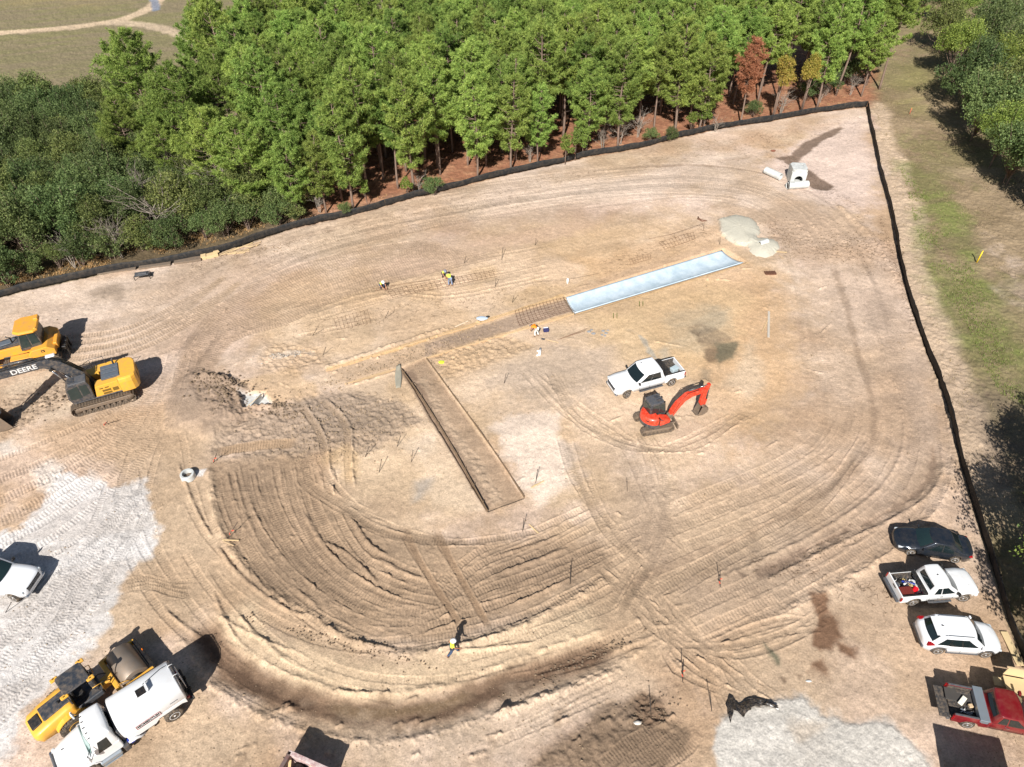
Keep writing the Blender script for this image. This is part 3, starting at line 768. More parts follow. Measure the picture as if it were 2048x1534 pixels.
# ================================================================== SILT FENCE
M_FAB = mat("silt_fabric", srgb(24, 26, 28), .8, var=.35, scale=1.5, dirt=DUST, dirt_amt=.10, bump=.6, bscale=5)
M_STAKE = mat("stake_wood", srgb(112, 92, 70), .8, var=.3, scale=6)
def silt_fence(name, line, label, h=0.92, lean=0.0, ssd=1):
    fr = empty(name, (line[0][0], line[0][1], hz(*line[0])), 0, label, "fence")
    ox, oy, oz = fr.location
    L = smooth_line(line, .5)
    rows = []
    nrm = np.gradient(L, axis=0); nrm /= np.linalg.norm(nrm, axis=1)[:, None]
    for i, (x, y) in enumerate(L):
        nx, ny = -nrm[i][1], nrm[i][0]
        z = hz(x, y); wv = .035 * math.sin(i * .9) + .05 * math.sin(i * .23 + 1)
        hh = h * (.93 + .10 * math.sin(i * .37) * math.sin(i * .11) + random.uniform(-.02, .02))
        o = []
        for (dn, dz_) in ((0.10, -.06), (0.02 + wv * .5, hh * .3), (wv, hh * .72), (lean + wv * .4, hh), (lean + wv * .4 - .014, hh), (wv - .014, hh * .72), (wv * .5 + .006, hh * .3), (.08, -.08)):
            o.append((x + nx * dn - ox, y + ny * dn - oy, z + dz_ - oz))
        rows.append(o)
    mb = MB(); mb.loft(rows, smooth=True)
    mb.build("fabric", M_FAB, fr)
    k = 0
    for i in range(2, len(L), 6):
        if k >= 95: break
        x, y = L[i]; nx, ny = -nrm[i][1], nrm[i][0]
        p = MB(); p.box((x + nx * .07 * ssd - ox, y + ny * .07 * ssd - oy, hz(x, y) + .42 - oz), (.04, .04, .95), rz=random.random(), rx=random.uniform(-.05, .05))
        p.build("stake", M_STAKE, fr); k += 1
    return fr
ftw = [G(*p) for p in FENCE_TOP]; frw = [G(*p) for p in FENCE_RIGHT]
silt_fence("silt_fence", ftw, "long black silt fence along the foot of the pine woods", lean=.05)
silt_fence("silt_fence", frw, "black silt fence running down the grass strip on the right past the parked cars", lean=-.05)
# ================================================================== TREES
def leaf_mat(name, c1, c2, rough=.6, trans=.25, tint=.35):
    """leaf surface; every tree gets its own shade through Object Info"""
    m, nt, b = new_mat(name)
    N = nt.nodes.new; L = nt.links.new
    g = N("ShaderNodeNewGeometry"); oi = N("ShaderNodeObjectInfo")
    mx = N("ShaderNodeMix"); mx.data_type = 'RGBA'
    mx.inputs[6].default_value = list(c1) + [1]; mx.inputs[7].default_value = list(c2) + [1]
    tc = N("ShaderNodeTexCoord"); nz = N("ShaderNodeTexNoise"); nz.inputs["Scale"].default_value = .8; nz.inputs["Detail"].default_value = 3
    L(tc.outputs["Object"], nz.inputs["Vector"])
    ad = N("ShaderNodeMath"); ad.operation = 'ADD'; L(g.outputs["Random Per Island"], ad.inputs[0]); L(nz.outputs["Fac"], ad.inputs[1])
    ad2 = N("ShaderNodeMath"); ad2.operation = 'MULTIPLY_ADD'; L(ad.outputs[0], ad2.inputs[0]); ad2.inputs[1].default_value = 1.0; ad2.inputs[2].default_value = -.5; ad2.use_clamp = True
    L(ad2.outputs[0], mx.inputs[0])
    hs = N("ShaderNodeHueSaturation")
    mr = N("ShaderNodeMapRange"); mr.inputs[3].default_value = .5 - .03 * tint / .35; mr.inputs[4].default_value = .5 + .008 * tint / .35
    L(oi.outputs["Random"], mr.inputs[0]); L(mr.outputs[0], hs.inputs["Hue"])
    ml = N("ShaderNodeMath"); ml.operation = 'MULTIPLY'; ml.inputs[1].default_value = 7.31
    fr_ = N("ShaderNodeMath"); fr_.operation = 'FRACT'; L(oi.outputs["Random"], ml.inputs[0]); L(ml.outputs[0], fr_.inputs[0])
    mv = N("ShaderNodeMapRange"); mv.inputs[3].default_value = 1 - tint; mv.inputs[4].default_value = 1 + tint
    L(fr_.outputs[0], mv.inputs[0]); L(mv.outputs[0], hs.inputs["Value"])
    L(mx.outputs[2], hs.inputs["Color"])
    L(hs.outputs[0], b.inputs["Base Color"])
    b.inputs["Roughness"].default_value = rough
    b.inputs["Specular IOR Level"].default_value = .3
    tr = N("ShaderNodeBsdfTranslucent"); L(hs.outputs[0], tr.inputs[0])
    ms = N("ShaderNodeMixShader"); ms.inputs[0].default_value = trans
    L(b.outputs[0], ms.inputs[1]); L(tr.outputs[0], ms.inputs[2])
    L(ms.outputs[0], nt.nodes["Material Output"].inputs[0])
    return m
M_NEEDLE = leaf_mat("pine_needles", srgb(86, 118, 50), srgb(170, 192, 98), tint=.28)
M_NEEDLE_DEAD = leaf_mat("dead_needles", srgb(142, 92, 62), srgb(196, 142, 104), tint=.1)
M_LEAF_D = leaf_mat("dark_leaves", srgb(60, 80, 44), srgb(122, 140, 84), tint=.28)
M_LEAF_L = leaf_mat("light_leaves", srgb(76, 100, 42), srgb(146, 164, 78), tint=.22)
M_LEAF_Y = leaf_mat("yellow_leaves", srgb(128, 128, 50), srgb(176, 150, 76), tint=.15)
M_BARK = mat("pine_bark", srgb(128, 108, 94), .9, var=.35, scale=4, bump=.8, bscale=14)
M_TWIG = mat("grey_twigs", srgb(160, 148, 134), .9, var=.25, scale=5)

def mesh_from(name, V, F, mats, sm=False, mi=None):
    me = bpy.data.meshes.new(name)
    V = np.asarray(V, np.float32); F = np.asarray(F, np.int32)
    n = F.shape[1]
    me.vertices.add(len(V)); me.vertices.foreach_set("co", V.ravel())
    me.loops.add(F.size); me.polygons.add(len(F))
    me.loops.foreach_set("vertex_index", F.ravel())
    me.polygons.foreach_set("loop_start", np.arange(0, F.size, n, dtype=np.int32))
    me.update(); me.validate()
    for m_ in mats: me.materials.append(m_)
    return me
def rand_dirs(r, n):
    v = r.normal(size=(n, 3)); return v / np.linalg.norm(v, axis=1)[:, None]
def tufts(r, P, D, n, ln, wd, spread=.9):
    """n needles (thin triangles) round each point P, leaning along D"""
    k = len(P); P = np.repeat(P, n, 0); D = np.repeat(D, n, 0)
    d = D + rand_dirs(r, k * n) * spread; d /= np.linalg.norm(d, axis=1)[:, None]
    s = np.cross(d, rand_dirs(r, k * n)); s /= np.linalg.norm(s, axis=1)[:, None] + 1e-9
    L_ = ln * r.uniform(.7, 1.25, (k * n, 1)); W_ = wd * r.uniform(.7, 1.3, (k * n, 1))
    V = np.stack([P - s * W_ * .5, P + s * W_ * .5, P + d * L_], 1).reshape(-1, 3)
    return V, np.arange(len(V)).reshape(-1, 3)
def leaves(r, P, size):
    k = len(P); d = rand_dirs(r, k); d[:, 2] = np.abs(d[:, 2]) * .6 + d[:, 2] * .4
    s = np.cross(d, rand_dirs(r, k)); s /= np.linalg.norm(s, axis=1)[:, None] + 1e-9
    t_ = np.cross(d, s); sz = size * r.uniform(.6, 1.3, (k, 1))
    V = np.stack([P - s * sz, P - t_ * sz * .6, P + s * sz, P + t_ * sz * .6], 1).reshape(-1, 3)
    return V, np.arange(len(V)).reshape(-1, 4)

def pine_meshes(seed, H, cr, base=.38, dens=1.0, dead=False, lean=0.0):
    r = np.random.default_rng(seed)
    tb = MB(); ax = lambda z: np.array([lean * z * z / H + .12 * math.sin(z * .5 + seed), .1 * math.sin(z * .4 + seed * 2), z])
    zs = np.linspace(-.4, H * .97, 12)
    tb.tube([ax(z) for z in zs], [.135 * (1 - .88 * max(0, z) / H) * H / 12 + .012 for z in zs], 8)
    P, D = [], []
    z = H * base; a0 = r.random() * 6
    while z < H * .985:
        f = (z / H - base) / (1 - base)
        prof = (math.sin(min(1, f * 1.35 + .28) * math.pi / 2) if f < .4 else 1.0) * (1 - max(0, (f - .25) / .75) ** 1.45 * .9)
        nb = 4 if f < .8 else 3
        for k in range(nb):
            if r.random() < .10: continue
            a = a0 + k * 2 * math.pi / nb + r.normal() * .35
            ln = cr * prof * r.uniform(.7, 1.15)
            d = np.array([math.cos(a), math.sin(a), 0]); o = ax(z)
            rise = (.15 + .75 * f) * ln
            pts = [o + d * ln * t_ + np.array([0, 0, rise * t_ ** 1.6 - .12 * ln * math.sin(t_ * 3.1) * (1 - f)]) for t_ in (0, .35, .7, 1)]
            tb.tube(pts, [.045 * (1 - .3 * f), .034, .022, .008], 4)
            # side shoots carrying tufts
            ns = int((4 + ln * 5.0) * dens)
            for q in range(ns):
                t_ = .30 + .70 * (q + r.random()) / ns
                i = min(2, int(t_ * 3)); w_ = t_ * 3 - i; p0 = pts[i] * (1 - w_) + pts[i + 1] * w_
                sa = a + r.choice([-1, 1]) * r.uniform(.3, 1.1); sl_ = ln * (.16 + .26 * (1 - t_)) * r.uniform(.5, 1.3) + .08
                e = p0 + np.array([math.cos(sa) * sl_, math.sin(sa) * sl_, sl_ * r.uniform(.1, .7)])
                P.append(e); D.append((e - p0) / (np.linalg.norm(e - p0) + 1e-6) * .5 + np.array([0, 0, .55]))
                if r.random() < .8: P.append((e + p0) / 2 + r.normal(size=3) * .05); D.append(np.array([0, 0, .7]) + d * .3)
                if r.random() < .6: P.append(e + r.normal(size=3) * .16); D.append(np.array([0, 0, .6]) + d * .4)
            P.append(pts[-1]); D.append(d * .5 + np.array([0, 0, .6]))
        z += H * .036 * r.uniform(.8, 1.25); a0 += 1.1
    # dead stubs below the crown
    for k in range(9):
        zz = H * r.uniform(.15, base + .04); a = r.random() * 6.28; l_ = r.uniform(.3, .9) * cr * .5
        o = ax(zz); tb.tube([o, o + np.array([math.cos(a) * l_, math.sin(a) * l_, l_ * .15])], [.02, .006], 3)
    P = np.array(P); D = np.array(D)
    V, F = tufts(r, P, D, 17 if not dead else 9, .35, .044, 1.0)
    V2, F2 = tufts(r, P + r.normal(size=P.shape) * .12, D, 5, .26, .07, 1.2)
    crown = mesh_from("crown", np.concatenate([V, V2]), np.concatenate([F, F2 + len(V)]), [M_NEEDLE_DEAD if dead else M_NEEDLE])
    return tb, crown
def broad_meshes(seed, H, cr, base=.25, leaf=.11, n=9000, m=None, lobes=16, stems=1, hollow=.55):
    r = np.random.default_rng(seed); tb = MB()
    cz = H * (1 + base) / 2; hz_ = H * (1 - base) / 2
    LB = []
    for k in range(lobes):
        d = rand_dirs(r, 1)[0]; d[2] = abs(d[2]) * 1.1 - .35
        q = r.uniform(.35, .95); s_ = r.uniform(.17, .40)
        LB.append((np.array([d[0] * cr * q, d[1] * cr * q, cz + d[2] * hz_ * q * 1.1]), s_ * cr, s_ * hz_ * .9))
    LB.append((np.array([0, 0, cz + hz_ * .3]), cr * .5, hz_ * .6))
    for k in range(stems):
        a = r.random() * 6.28; o = np.array([math.cos(a) * .2 * (stems > 1), math.sin(a) * .2 * (stems > 1), -.3])
        tb.tube([o, o + [0, 0, H * base * .8 + .3], o + np.array([.2 * math.cos(a), .2 * math.sin(a), cz])], [.11 * H / 8, .09 * H / 8, .04 * H / 8], 7)
    for c, s_, _ in LB:
        if r.random() < .75:
            b_ = np.array([0, 0, H * base * r.uniform(.8, 1.6)]); mid = (b_ + c) / 2 + r.normal(size=3) * .15
            tb.tube([b_, mid, c, c + (c - b_) * .22], [.045 * H / 8, .03 * H / 8, .018, .006], 4)
    tot = sum(s_ * s_ for _, s_, _ in LB); Ps = []
    for c, s_, hh in LB:
        k = int(n * s_ * s_ / tot)
        d = rand_dirs(r, k); ra = r.uniform(hollow, 1.0, (k, 1)) ** .6 * (1 + .22 * np.sin(d[:, :1] * 7 + seed) * np.sin(d[:, 1:2] * 6))
        p = c + d * ra * np.array([s_, s_, hh])
        # leaves sit in small bunches
        cl = c + rand_dirs(r, max(6, k // 22)) * np.array([s_, s_, hh]) * r.uniform(.72, 1.12, (max(6, k // 22), 1))
        w_ = r.random(k) < .7; ix = r.integers(0, len(cl), k)
        p[w_] = cl[ix[w_]] + r.normal(size=(w_.sum(), 3)) * .16 * min(1.5, s_)
        Ps.append(p)
    Pn = np.concatenate(Ps); Pn = Pn[Pn[:, 2] > .1]
    V, F = leaves(r, Pn, leaf)
    return tb, mesh_from("crown", V, F, [m])
def bare_meshes(seed, H, cr, stems=5):
    r = np.random.default_rng(seed); tb = MB()
    def grow(o, d, l_, rad, lv):
        e = o + d * l_; mid = (o + e) / 2 + r.normal(size=3) * l_ * .06
        tb.tube([o, mid, e], [rad, rad * .8, rad * .5], 3 if lv else 4, cap=False)
        if lv < 3:
            for k in range(3 if lv else 4):
                dd = d * .8 + rand_dirs(r, 1)[0] * .75; dd[2] = abs(dd[2]) * .8 + .1; dd /= np.linalg.norm(dd)
                grow(o + (e - o) * r.uniform(.35, 1), dd, l_ * r.uniform(.45, .7), rad * .5, lv + 1)
    for k in range(stems):
        a = r.random() * 6.28; t_ = r.uniform(.1, .5) * cr / H
        d = np.array([math.cos(a) * t_, math.sin(a) * t_, 1]); d /= np.linalg.norm(d)
        grow(np.array([math.cos(a), math.sin(a), -.2]) * .15, d, H * r.uniform(.45, .65), .05 * H / 6 + .015, 0)
    return tb

PROTO = {}
def proto(kind, key, maker):
    tb, crown = maker()
    t_ = tb.build("trunk", M_BARK); tm = t_.data; bpy.data.objects.remove(t_)
    PROTO.setdefault(kind, []).append((tm, crown))
for k in range(9): proto("pine", k, lambda: pine_meshes(100 + k, 12.5 + (k % 3) * .8, 2.55 + .18 * (k % 4), base=.40 + .03 * (k % 3)))
for k in range(4): proto("edge_pine", k, lambda: pine_meshes(140 + k, 10.5 + k, 2.5, base=.27, dens=.85, lean=.04))
for k in range(2): proto("full_pine", k, lambda: pine_meshes(160 + k, 13.0, 4.1, base=.16, dens=1.1))
for k in range(1): proto("young_pine", k, lambda: pine_meshes(170 + k, 5.0, 1.3, base=.25, dens=1.3))
proto("dead_pine", 0, lambda: pine_meshes(180, 10.5, 1.8, base=.42, dens=1.2, dead=True))
M_LEAF_O = leaf_mat("olive_leaves", srgb(72, 88, 46), srgb(134, 144, 82), tint=.22)
for k in range(7): proto("oak", k, lambda: broad_meshes(200 + k, 7.0, 3.2, base=.10, leaf=.10, n=13000, m=M_LEAF_O if k in (2, 5) else M_LEAF_D, lobes=34 + k, stems=2, hollow=.4))
for k in range(4): proto("bush", k, lambda: broad_meshes(220 + k, 3.6, 2.0, base=.03, leaf=.07, n=6500, m=M_LEAF_O if k == 1 else M_LEAF_D, lobes=20, stems=4))
for k in range(4): proto("green_tree", k, lambda: broad_meshes(240 + k, 8.5, 3.6, base=.15, leaf=.10, n=13000, m=M_LEAF_L, lobes=32, stems=1))
for k in range(2): proto("yellow_tree", k, lambda: broad_meshes(250 + k, 9.5, 2.1, base=.40, leaf=.10, n=6500, m=M_LEAF_Y, lobes=14, stems=2, hollow=.3))
for k in range(2): proto("sapling", k, lambda: broad_meshes(260 + k, 4.2, 1.1, base=.2, leaf=.09, n=2200, m=M_LEAF_L, lobes=9, stems=1))
BARE = []
for k in range(4):
    o_ = bare_meshes(300 + k, 4.0 + k * .5, 2.0, 5 if k else 2).build("branches", M_TWIG); BARE.append(o_.data); bpy.data.objects.remove(o_)

TREES = []
def plant(kind, name, x, y, s=1.0, v=None, label=None, cat="tree", group=None, sz=None, z=None):
    tm, cm = PROTO[kind][v if v is not None else random.randrange(len(PROTO[kind]))]
    e = empty(name, (x, y, (hz(x, y) if z is None else z)), random.random() * 6.28, label, cat, group)
    e.scale = (s, s, sz or s * random.uniform(.93, 1.07))
    a = bpy.data.objects.new("trunk", tm); b_ = bpy.data.objects.new("crown", cm)
    for o in (a, b_): COL.objects.link(o); o.parent = e
    return e
def bare(x, y, s, v, label, group=None):
    e = bpy.data.objects.new("bare_shrub", BARE[v]); COL.objects.link(e)
    e.location = (x, y, hz(x, y)); e.scale = (s, s, s); e.rotation_euler = (0, 0, random.random() * 6.28)
    return tag(e, label, "shrub", group)

# direction of the fence and of the pine rows
fl = smooth_line(ftw, 1.0)
def fence_y(x):
    return float(np.interp(x, fl[:, 0], fl[:, 1]))
SHADE = ["mid-green", "deep green", "bright green", "dark green", "fresh green"]
# rows of pines set back from the fence
pines = []
x0f, x1f = -24.0, 51.0
row = 0; off = 1.2
while row < 14:
    xs = []
    x = x0f + (1.3 if row % 2 else 0) - row * 1.5
    while x < x1f + 3 + row * .9:
        xx = x + random.uniform(-.9, .9); yy = fence_y(min(max(xx, -24), 50.4)) + max(0, xx - 50.4) * .5 + off + random.uniform(-.9, .9)
        if xx < -24: yy = 67 + (xx + 24) * .25 + off + 3
        x += random.uniform(3.0, 4.4) if row else random.uniform(2.6, 5.2)
        if yy > 118: continue
        if xx < -24 - (yy - 70) * .62: continue
        if row < 2 and 28.5 < xx < 42.5: continue
        if row == 0 and (xx > 45 or random.random() < .12): continue
        xs.append((xx, yy))
    for k, p in enumerate(xs): pines.append((row, k, len(xs), p))
    off += 3.1; row += 1
ROWN = ["front row by the black fence", "second row behind the fence", "third row behind the fence", "fourth row behind the fence", "fifth row behind the fence", "sixth row behind the fence",
        "seventh row behind the fence", "eighth row behind the fence", "ninth row behind the fence", "tenth row behind the fence", "eleventh row of the woods", "twelfth row of the woods", "thirteenth row of the woods", "rearmost row of the woods"]
for row, k, n, (x, y) in pines:
    fromleft = k < n / 2
    ordn = ORD[k] if fromleft else ORD[n - 1 - k]
    plant("edge_pine" if row == 0 else "pine", "pine_tree", x, y, random.uniform(.82, 1.08) if row else random.uniform(.85, 1.12),
          label="pine in the %s, %s from the %s" % (ROWN[row], ordn, "left" if fromleft else "right"),
          group="pines in the woods behind the black fence")
# ---- particular trees and the mixed scrub on the left
def top_at(px, py, H): x, y = G(px, py, H); return x, y
x, y = G(1478, 250); plant("dead_pine", "dead_pine", x, y, 1.0, 0, "dead pine with rust-brown needles standing at the right end of the woods", group=None)
for px, py, s, lb in ((1545, 240, .92, "leaning yellow-green tree with thin foliage just right of the dead brown pine"), (1600, 225, .86, "tall thin yellowing tree with a bare lower trunk near the fence corner")):
    x, y = G(px, py); plant("yellow_tree", "yellowing_tree", x, y, s, label=lb)
big = [(245, 80, 13.5, "broad bushy pine standing apart at the left of the woods"), (335, 150, 13, "wide low-branched pine right behind the broad bushy one"), (385, 25, 14, "tall yellowish pine at the top left beside the far dirt road"),
       (225, 200, 10.5, "rounded full pine at the edge of the left scrub"), (430, 130, 12.5, "full-crowned pine between the tall yellowish one and the main woods"), (400, 235, 11, "full pine rising from the dark scrub left of the main woods"),
       (310, 250, 9.0, "low bushy pine deep in the left scrub"), (465, 240, 11.5, "full pine at the left corner of the main woods")]
for px, py, H, lb in big:
    x, y = top_at(px, py, H * .93); plant("full_pine" if H > 6 else "young_pine", "pine_tree", x, y, H / (13.2 if H > 6 else 5), label=lb)
# scrub: rows of dark evergreen oaks and bushes between the fence and the field
def place_list(kind, name, pts, group, lab):
    for i, (x, y, s) in enumerate(pts): plant(kind, name, x, y, s, label=lab(i, len(pts)), cat="tree" if kind != "bush" else "bush", group=group)
rows = [(0, .2), (1, .4), (2, .6), (3, .8), (4, 1.0)]
RN = ["front line", "second line", "third line", "fourth line", "fifth line", "sixth line", "seventh line", "eighth line", "ninth line", "tenth line", "eleventh line", "rearmost line"]
for rw in range(12):
    pts = []
    x = -86.0 + rw * 1.1
    while x < -22:
        yf = float(np.interp(x, fl[:, 0], fl[:, 1])); y = yf + 3.4 + rw * 3.6 + random.uniform(-1, 1) * (1.2 if rw else .9)
        lim = 111 if x < -50 else (93 if x < -42 else 82)
        if y < lim and not (x > -30 and rw > 2) and not (x > -26 and rw > 0):
            pts.append((x, y))
        x += random.uniform(2.7, 4.3) if rw else random.uniform(1.7, 2.9)
    n = len(pts)
    for k, (x, y) in enumerate(pts):
        lft = k < n / 2; od = ORD[k if lft else n - 1 - k]; sd_ = "left" if lft else "right"
        if rw == 0:
            plant("bush", "bush", x, y - .4, random.uniform(.75, 1.25), label="dark bush in the left scrub's front line by the fence, %s from the %s" % (od, sd_), cat="bush", group="bushes and small oaks of the left scrub")
        else:
            sc = random.uniform(.68, 1.08)
            plant("oak", "oak_tree", x, y, sc, label="small evergreen oak in the left scrub's %s, %s from the %s" % (RN[rw], od, sd_), group="bushes and small oaks of the left scrub")
# bare grey shrubs standing in the scrub
for i, (px, py, s, v, lb) in enumerate([(435, 455, 1.2, 1, "leafless grey shrub rising at the right end of the left scrub"), (470, 425, 1.5, 2, "bare grey saplings where the scrub meets the pines"), (335, 480, 1.4, 3, "bare twiggy shrub behind the fence by the lumber"),
    (385, 420, 1.3, 0, "pale leafless sapling above the dark bushes"), (245, 515, 1.2, 1, "low bare shrub close to the fence on the left"), (445, 360, 1.6, 0, "tall dead branching tree sticking out of the scrub"),
    (355, 450, 1.3, 1, "spreading bare shrub in the middle of the left scrub"), (300, 440, 1.1, 2, "pale bare crown poking out left of the spreading bare shrub"), (150, 535, .8, 3, "bare grey brush at the fence on the far left"), (400, 395, 1.3, 3, "tall bare twigs just behind the leafless sapling"), (640, 425, .6, 2, "thin bare brush under the front pines on the left"), (1240, 290, .9, 1, "pale heap of dead brush behind the fence"), (1275, 275, .8, 3, "tangled grey brush right of the pale heap"),
    (1205, 300, .6, 2, "small bare brush left of the pale heap"), (1560, 230, .8, 3, "bare undergrowth between the yellowing trees"), (1640, 205, .7, 1, "bare brush near the fence corner"), (1700, 190, .6, 2, "twiggy brush at the very corner of the woods"),
    (1430, 265, .5, 3, "small bare shrub left of the dead brown pine"), (1060, 325, .5, 2, "short bare shrub at the foot of the middle pines"), (840, 385, .5, 3, "short bare shrub left of the round light sapling")]):
    x, y = G(px, py); bare(x, y, s, v, lb)
# saplings and bushes under the woods' edge
for i, (px, py, s, kd, lb) in enumerate([(870, 388, .62, "bush", "round light green bush in front of the pines"), (1130, 330, .95, "sapling", "slender leafy sapling in front of the middle pines"), (1150, 322, 1.0, "sapling", "leafy sapling just right of a twin sapling"),
    (1165, 315, .9, "sapling", "rightmost of three leafy saplings by the fence"), (815, 396, .7, "sapling", "low leafy sapling under the front pines"), (735, 412, .8, "sapling", "thin green sapling near the fence"), (560, 450, .9, "bush", "dark bush at the left corner of the pine woods"),
    (600, 440, .5, "bush", "small dark bush beside the first front pines"), (1380, 270, .8, "sapling", "yellow-green sapling behind the fence left of the dead pine"), (1405, 262, .9, "sapling", "tall thin sapling next to the dead brown pine"), (1300, 285, .6, "bush", "low olive bush behind the brush heap"),
    (1650, 190, 1.0, "bush", "olive bush near the fence corner"), (1690, 170, 1.1, "bush", "spreading bush at the right edge of the woods"), (1720, 140, 1.3, "green_tree", "rounded light green tree at the right edge of the woods"), (1740, 90, 1.0, "green_tree", "leafy tree on the right edge above the fence corner"),
    (1760, 40, 1.0, "green_tree", "leafy tree at the top right of the woods beside the grass strip"), (1610, 200, .8, "bush", "dark bush under the thin yellowing tree"), (1505, 235, .7, "bush", "bush between dead pine and yellowing trees"), (1670, 130, .8, "green_tree", "small leafy tree behind the corner bushes"),
    (690, 430, .45, "bush", "tiny bush at a front pine's foot"), (1340, 280, .5, "bush", "low dark bush behind the long fence")]):
    x, y = G(px, py)
    ct = {"bush": ("bush", "bush"), "sapling": ("sapling", "tree"), "green_tree": ("leafy_tree", "tree")}[kd]
    plant(kd, ct[0], x, y, s * (.55 if kd == "green_tree" else 1), label=lb, cat=ct[1])
# dense trees right of the grass strip
rt = [(1900, 20, 8), (1925, 60, 9), (1960, 110, 9), (1985, 170, 9), (2020, 225, 8.5), (2050, 262, 8), (1980, 40, 9.5), (2020, 90, 10), (2045, 150, 10), (1860, -40, 8), (1930, -30, 9), (2010, -10, 9), (2080, 40, 9), (2090, 120, 9), (2100, 200, 9), (2110, 290, 9), (1840, -80, 8), (1900, -90, 9), (1990, -80, 9), (2080, -50, 9)]
RL = ["leafy tree at the very top of the right-hand tree line", "round tree near the top of the right-hand tree line", "bright green tree jutting over the grass strip", "leafy tree shading the grass strip beside the thin yellow post", "dark leafy tree low in the right-hand tree line",
      "lowest leafy tree of the right-hand line by the picture edge"]
for i, (px, py, H) in enumerate(rt):
    x, y = top_at(px, py, H * .8); x += .7
    plant("green_tree" if i % 3 == 1 else "oak", "leafy_tree" if i % 3 == 1 else "oak_tree", x, y, H / (8.5 if i % 3 == 1 else 7.0), label=RL[i] if i < 6 else "leafy tree behind the front of the right-hand tree line, %s from the top" % ORD[i - 6], group="trees right of the grass strip")
# trees past the lower right corner, whose shadows fall across the fence
for i, (x, y, s) in enumerate([(31.8, 12.5, 1.1), (32.0, 17.5, 1.1), (33.7, 23.5, 1.05), (38.5, 29.5, 1.1), (38.5, 15, 1.25), (40, 22, 1.2), (31.5, 5, 1.2)]):
    plant("green_tree", "leafy_tree", x, y, s, label="tree past the lower right corner shading the fence, %s from the car park" % ORD[i], group="trees past the lower right corner")
# ================================================================== VEHICLES
M_WHITE = mat("white_paint", (.80, .81, .82), .28, var=.03, scale=1.5, dirt=DUST, dirt_amt=.10, coat=.5)
M_WHITE2 = mat("white_paint_cream", (.76, .765, .76), .3, var=.04, scale=1.5, dirt=DUST, dirt_amt=.14, coat=.4)
M_SLATE = mat("slate_paint", srgb(42, 50, 60), .25, metal=.45, var=.06, scale=1.5, dirt=DUST, dirt_amt=.08, coat=.6)
M_RED = mat("red_paint", srgb(116, 18, 28), .3, var=.06, scale=1.5, dirt=DUST, dirt_amt=.10, coat=.5)
M_GLASS = mat("dark_glass", srgb(26, 36, 38), .06, var=.25, scale=1.2, spec=.8)
M_GLASS2 = mat("green_glass", srgb(34, 50, 50), .08, var=.3, scale=1.6, spec=.8)
M_TRIM = mat("black_trim", srgb(24, 25, 27), .55, var=.2, scale=4, dirt=DUST, dirt_amt=.12)
M_RUBBER = mat("tyre_rubber", srgb(40, 39, 38), .85, var=.2, scale=5, dirt=DUST, dirt_amt=.55)
M_ALLOY = mat("alloy", srgb(200, 202, 204), .35, metal=.3, var=.1, scale=5, dirt=DUST, dirt_amt=.25)
M_STEELRIM = mat("white_rim", srgb(220, 220, 218), .4, var=.1, scale=5, dirt=DUST, dirt_amt=.3)
M_CHROME = mat("chrome", srgb(190, 192, 195), .18, metal=.9, var=.1)
M_LAMP = mat("lamp_lens", srgb(205, 212, 215), .1, var=.15, scale=8, spec=.8)
M_TAIL = mat("tail_lens", srgb(150, 16, 22), .15, var=.15, scale=8, spec=.7)
M_AMBER = mat("amber_lens", srgb(235, 120, 20), .2, var=.1)
M_UNDER = mat("underbody", srgb(28, 27, 26), .9, var=.3)
M_GREY = mat("grey_plastic", srgb(74, 78, 84), .5, var=.12, scale=3, dirt=DUST, dirt_amt=.18)
M_ALU = mat("aluminium", srgb(168, 178, 186), .35, metal=.6, var=.08, scale=3, dirt=DUST, dirt_amt=.15)
M_BEDGREY = mat("bed_liner", srgb(50, 49, 50), .8, var=.3, scale=4, dirt=DUST, dirt_amt=.35)
M_YEL = mat("machine_yellow", srgb(234, 174, 60), .42, var=.05, scale=2.2, dirt=SOILC, dirt_amt=.42, coat=.25)
M_YEL2 = mat("machine_yellow_dozer", srgb(230, 162, 50), .45, var=.06, scale=2.2, dirt=SOILC, dirt_amt=.45, coat=.2)
M_CHAR = mat("charcoal_paint", srgb(48, 54, 62), .45, var=.1, scale=2.5, dirt=DUST, dirt_amt=.32, coat=.2)
M_ORANGE = mat("orange_red_paint", srgb(220, 54, 26), .4, var=.06, scale=3, dirt=DUST, dirt_amt=.28, coat=.3)
M_TRACK = mat("track_steel", srgb(112, 100, 88), .75, metal=.25, var=.3, scale=6, dirt=SOILC, dirt_amt=.8)
M_DIRTY = mat("dusty_steel", srgb(126, 112, 98), .7, metal=.3, var=.25, scale=3, dirt=SOILC, dirt_amt=.6)
M_BLACKM = mat("black_metal", srgb(18, 19, 21), .5, var=.2, scale=4, dirt=DUST, dirt_amt=.08)

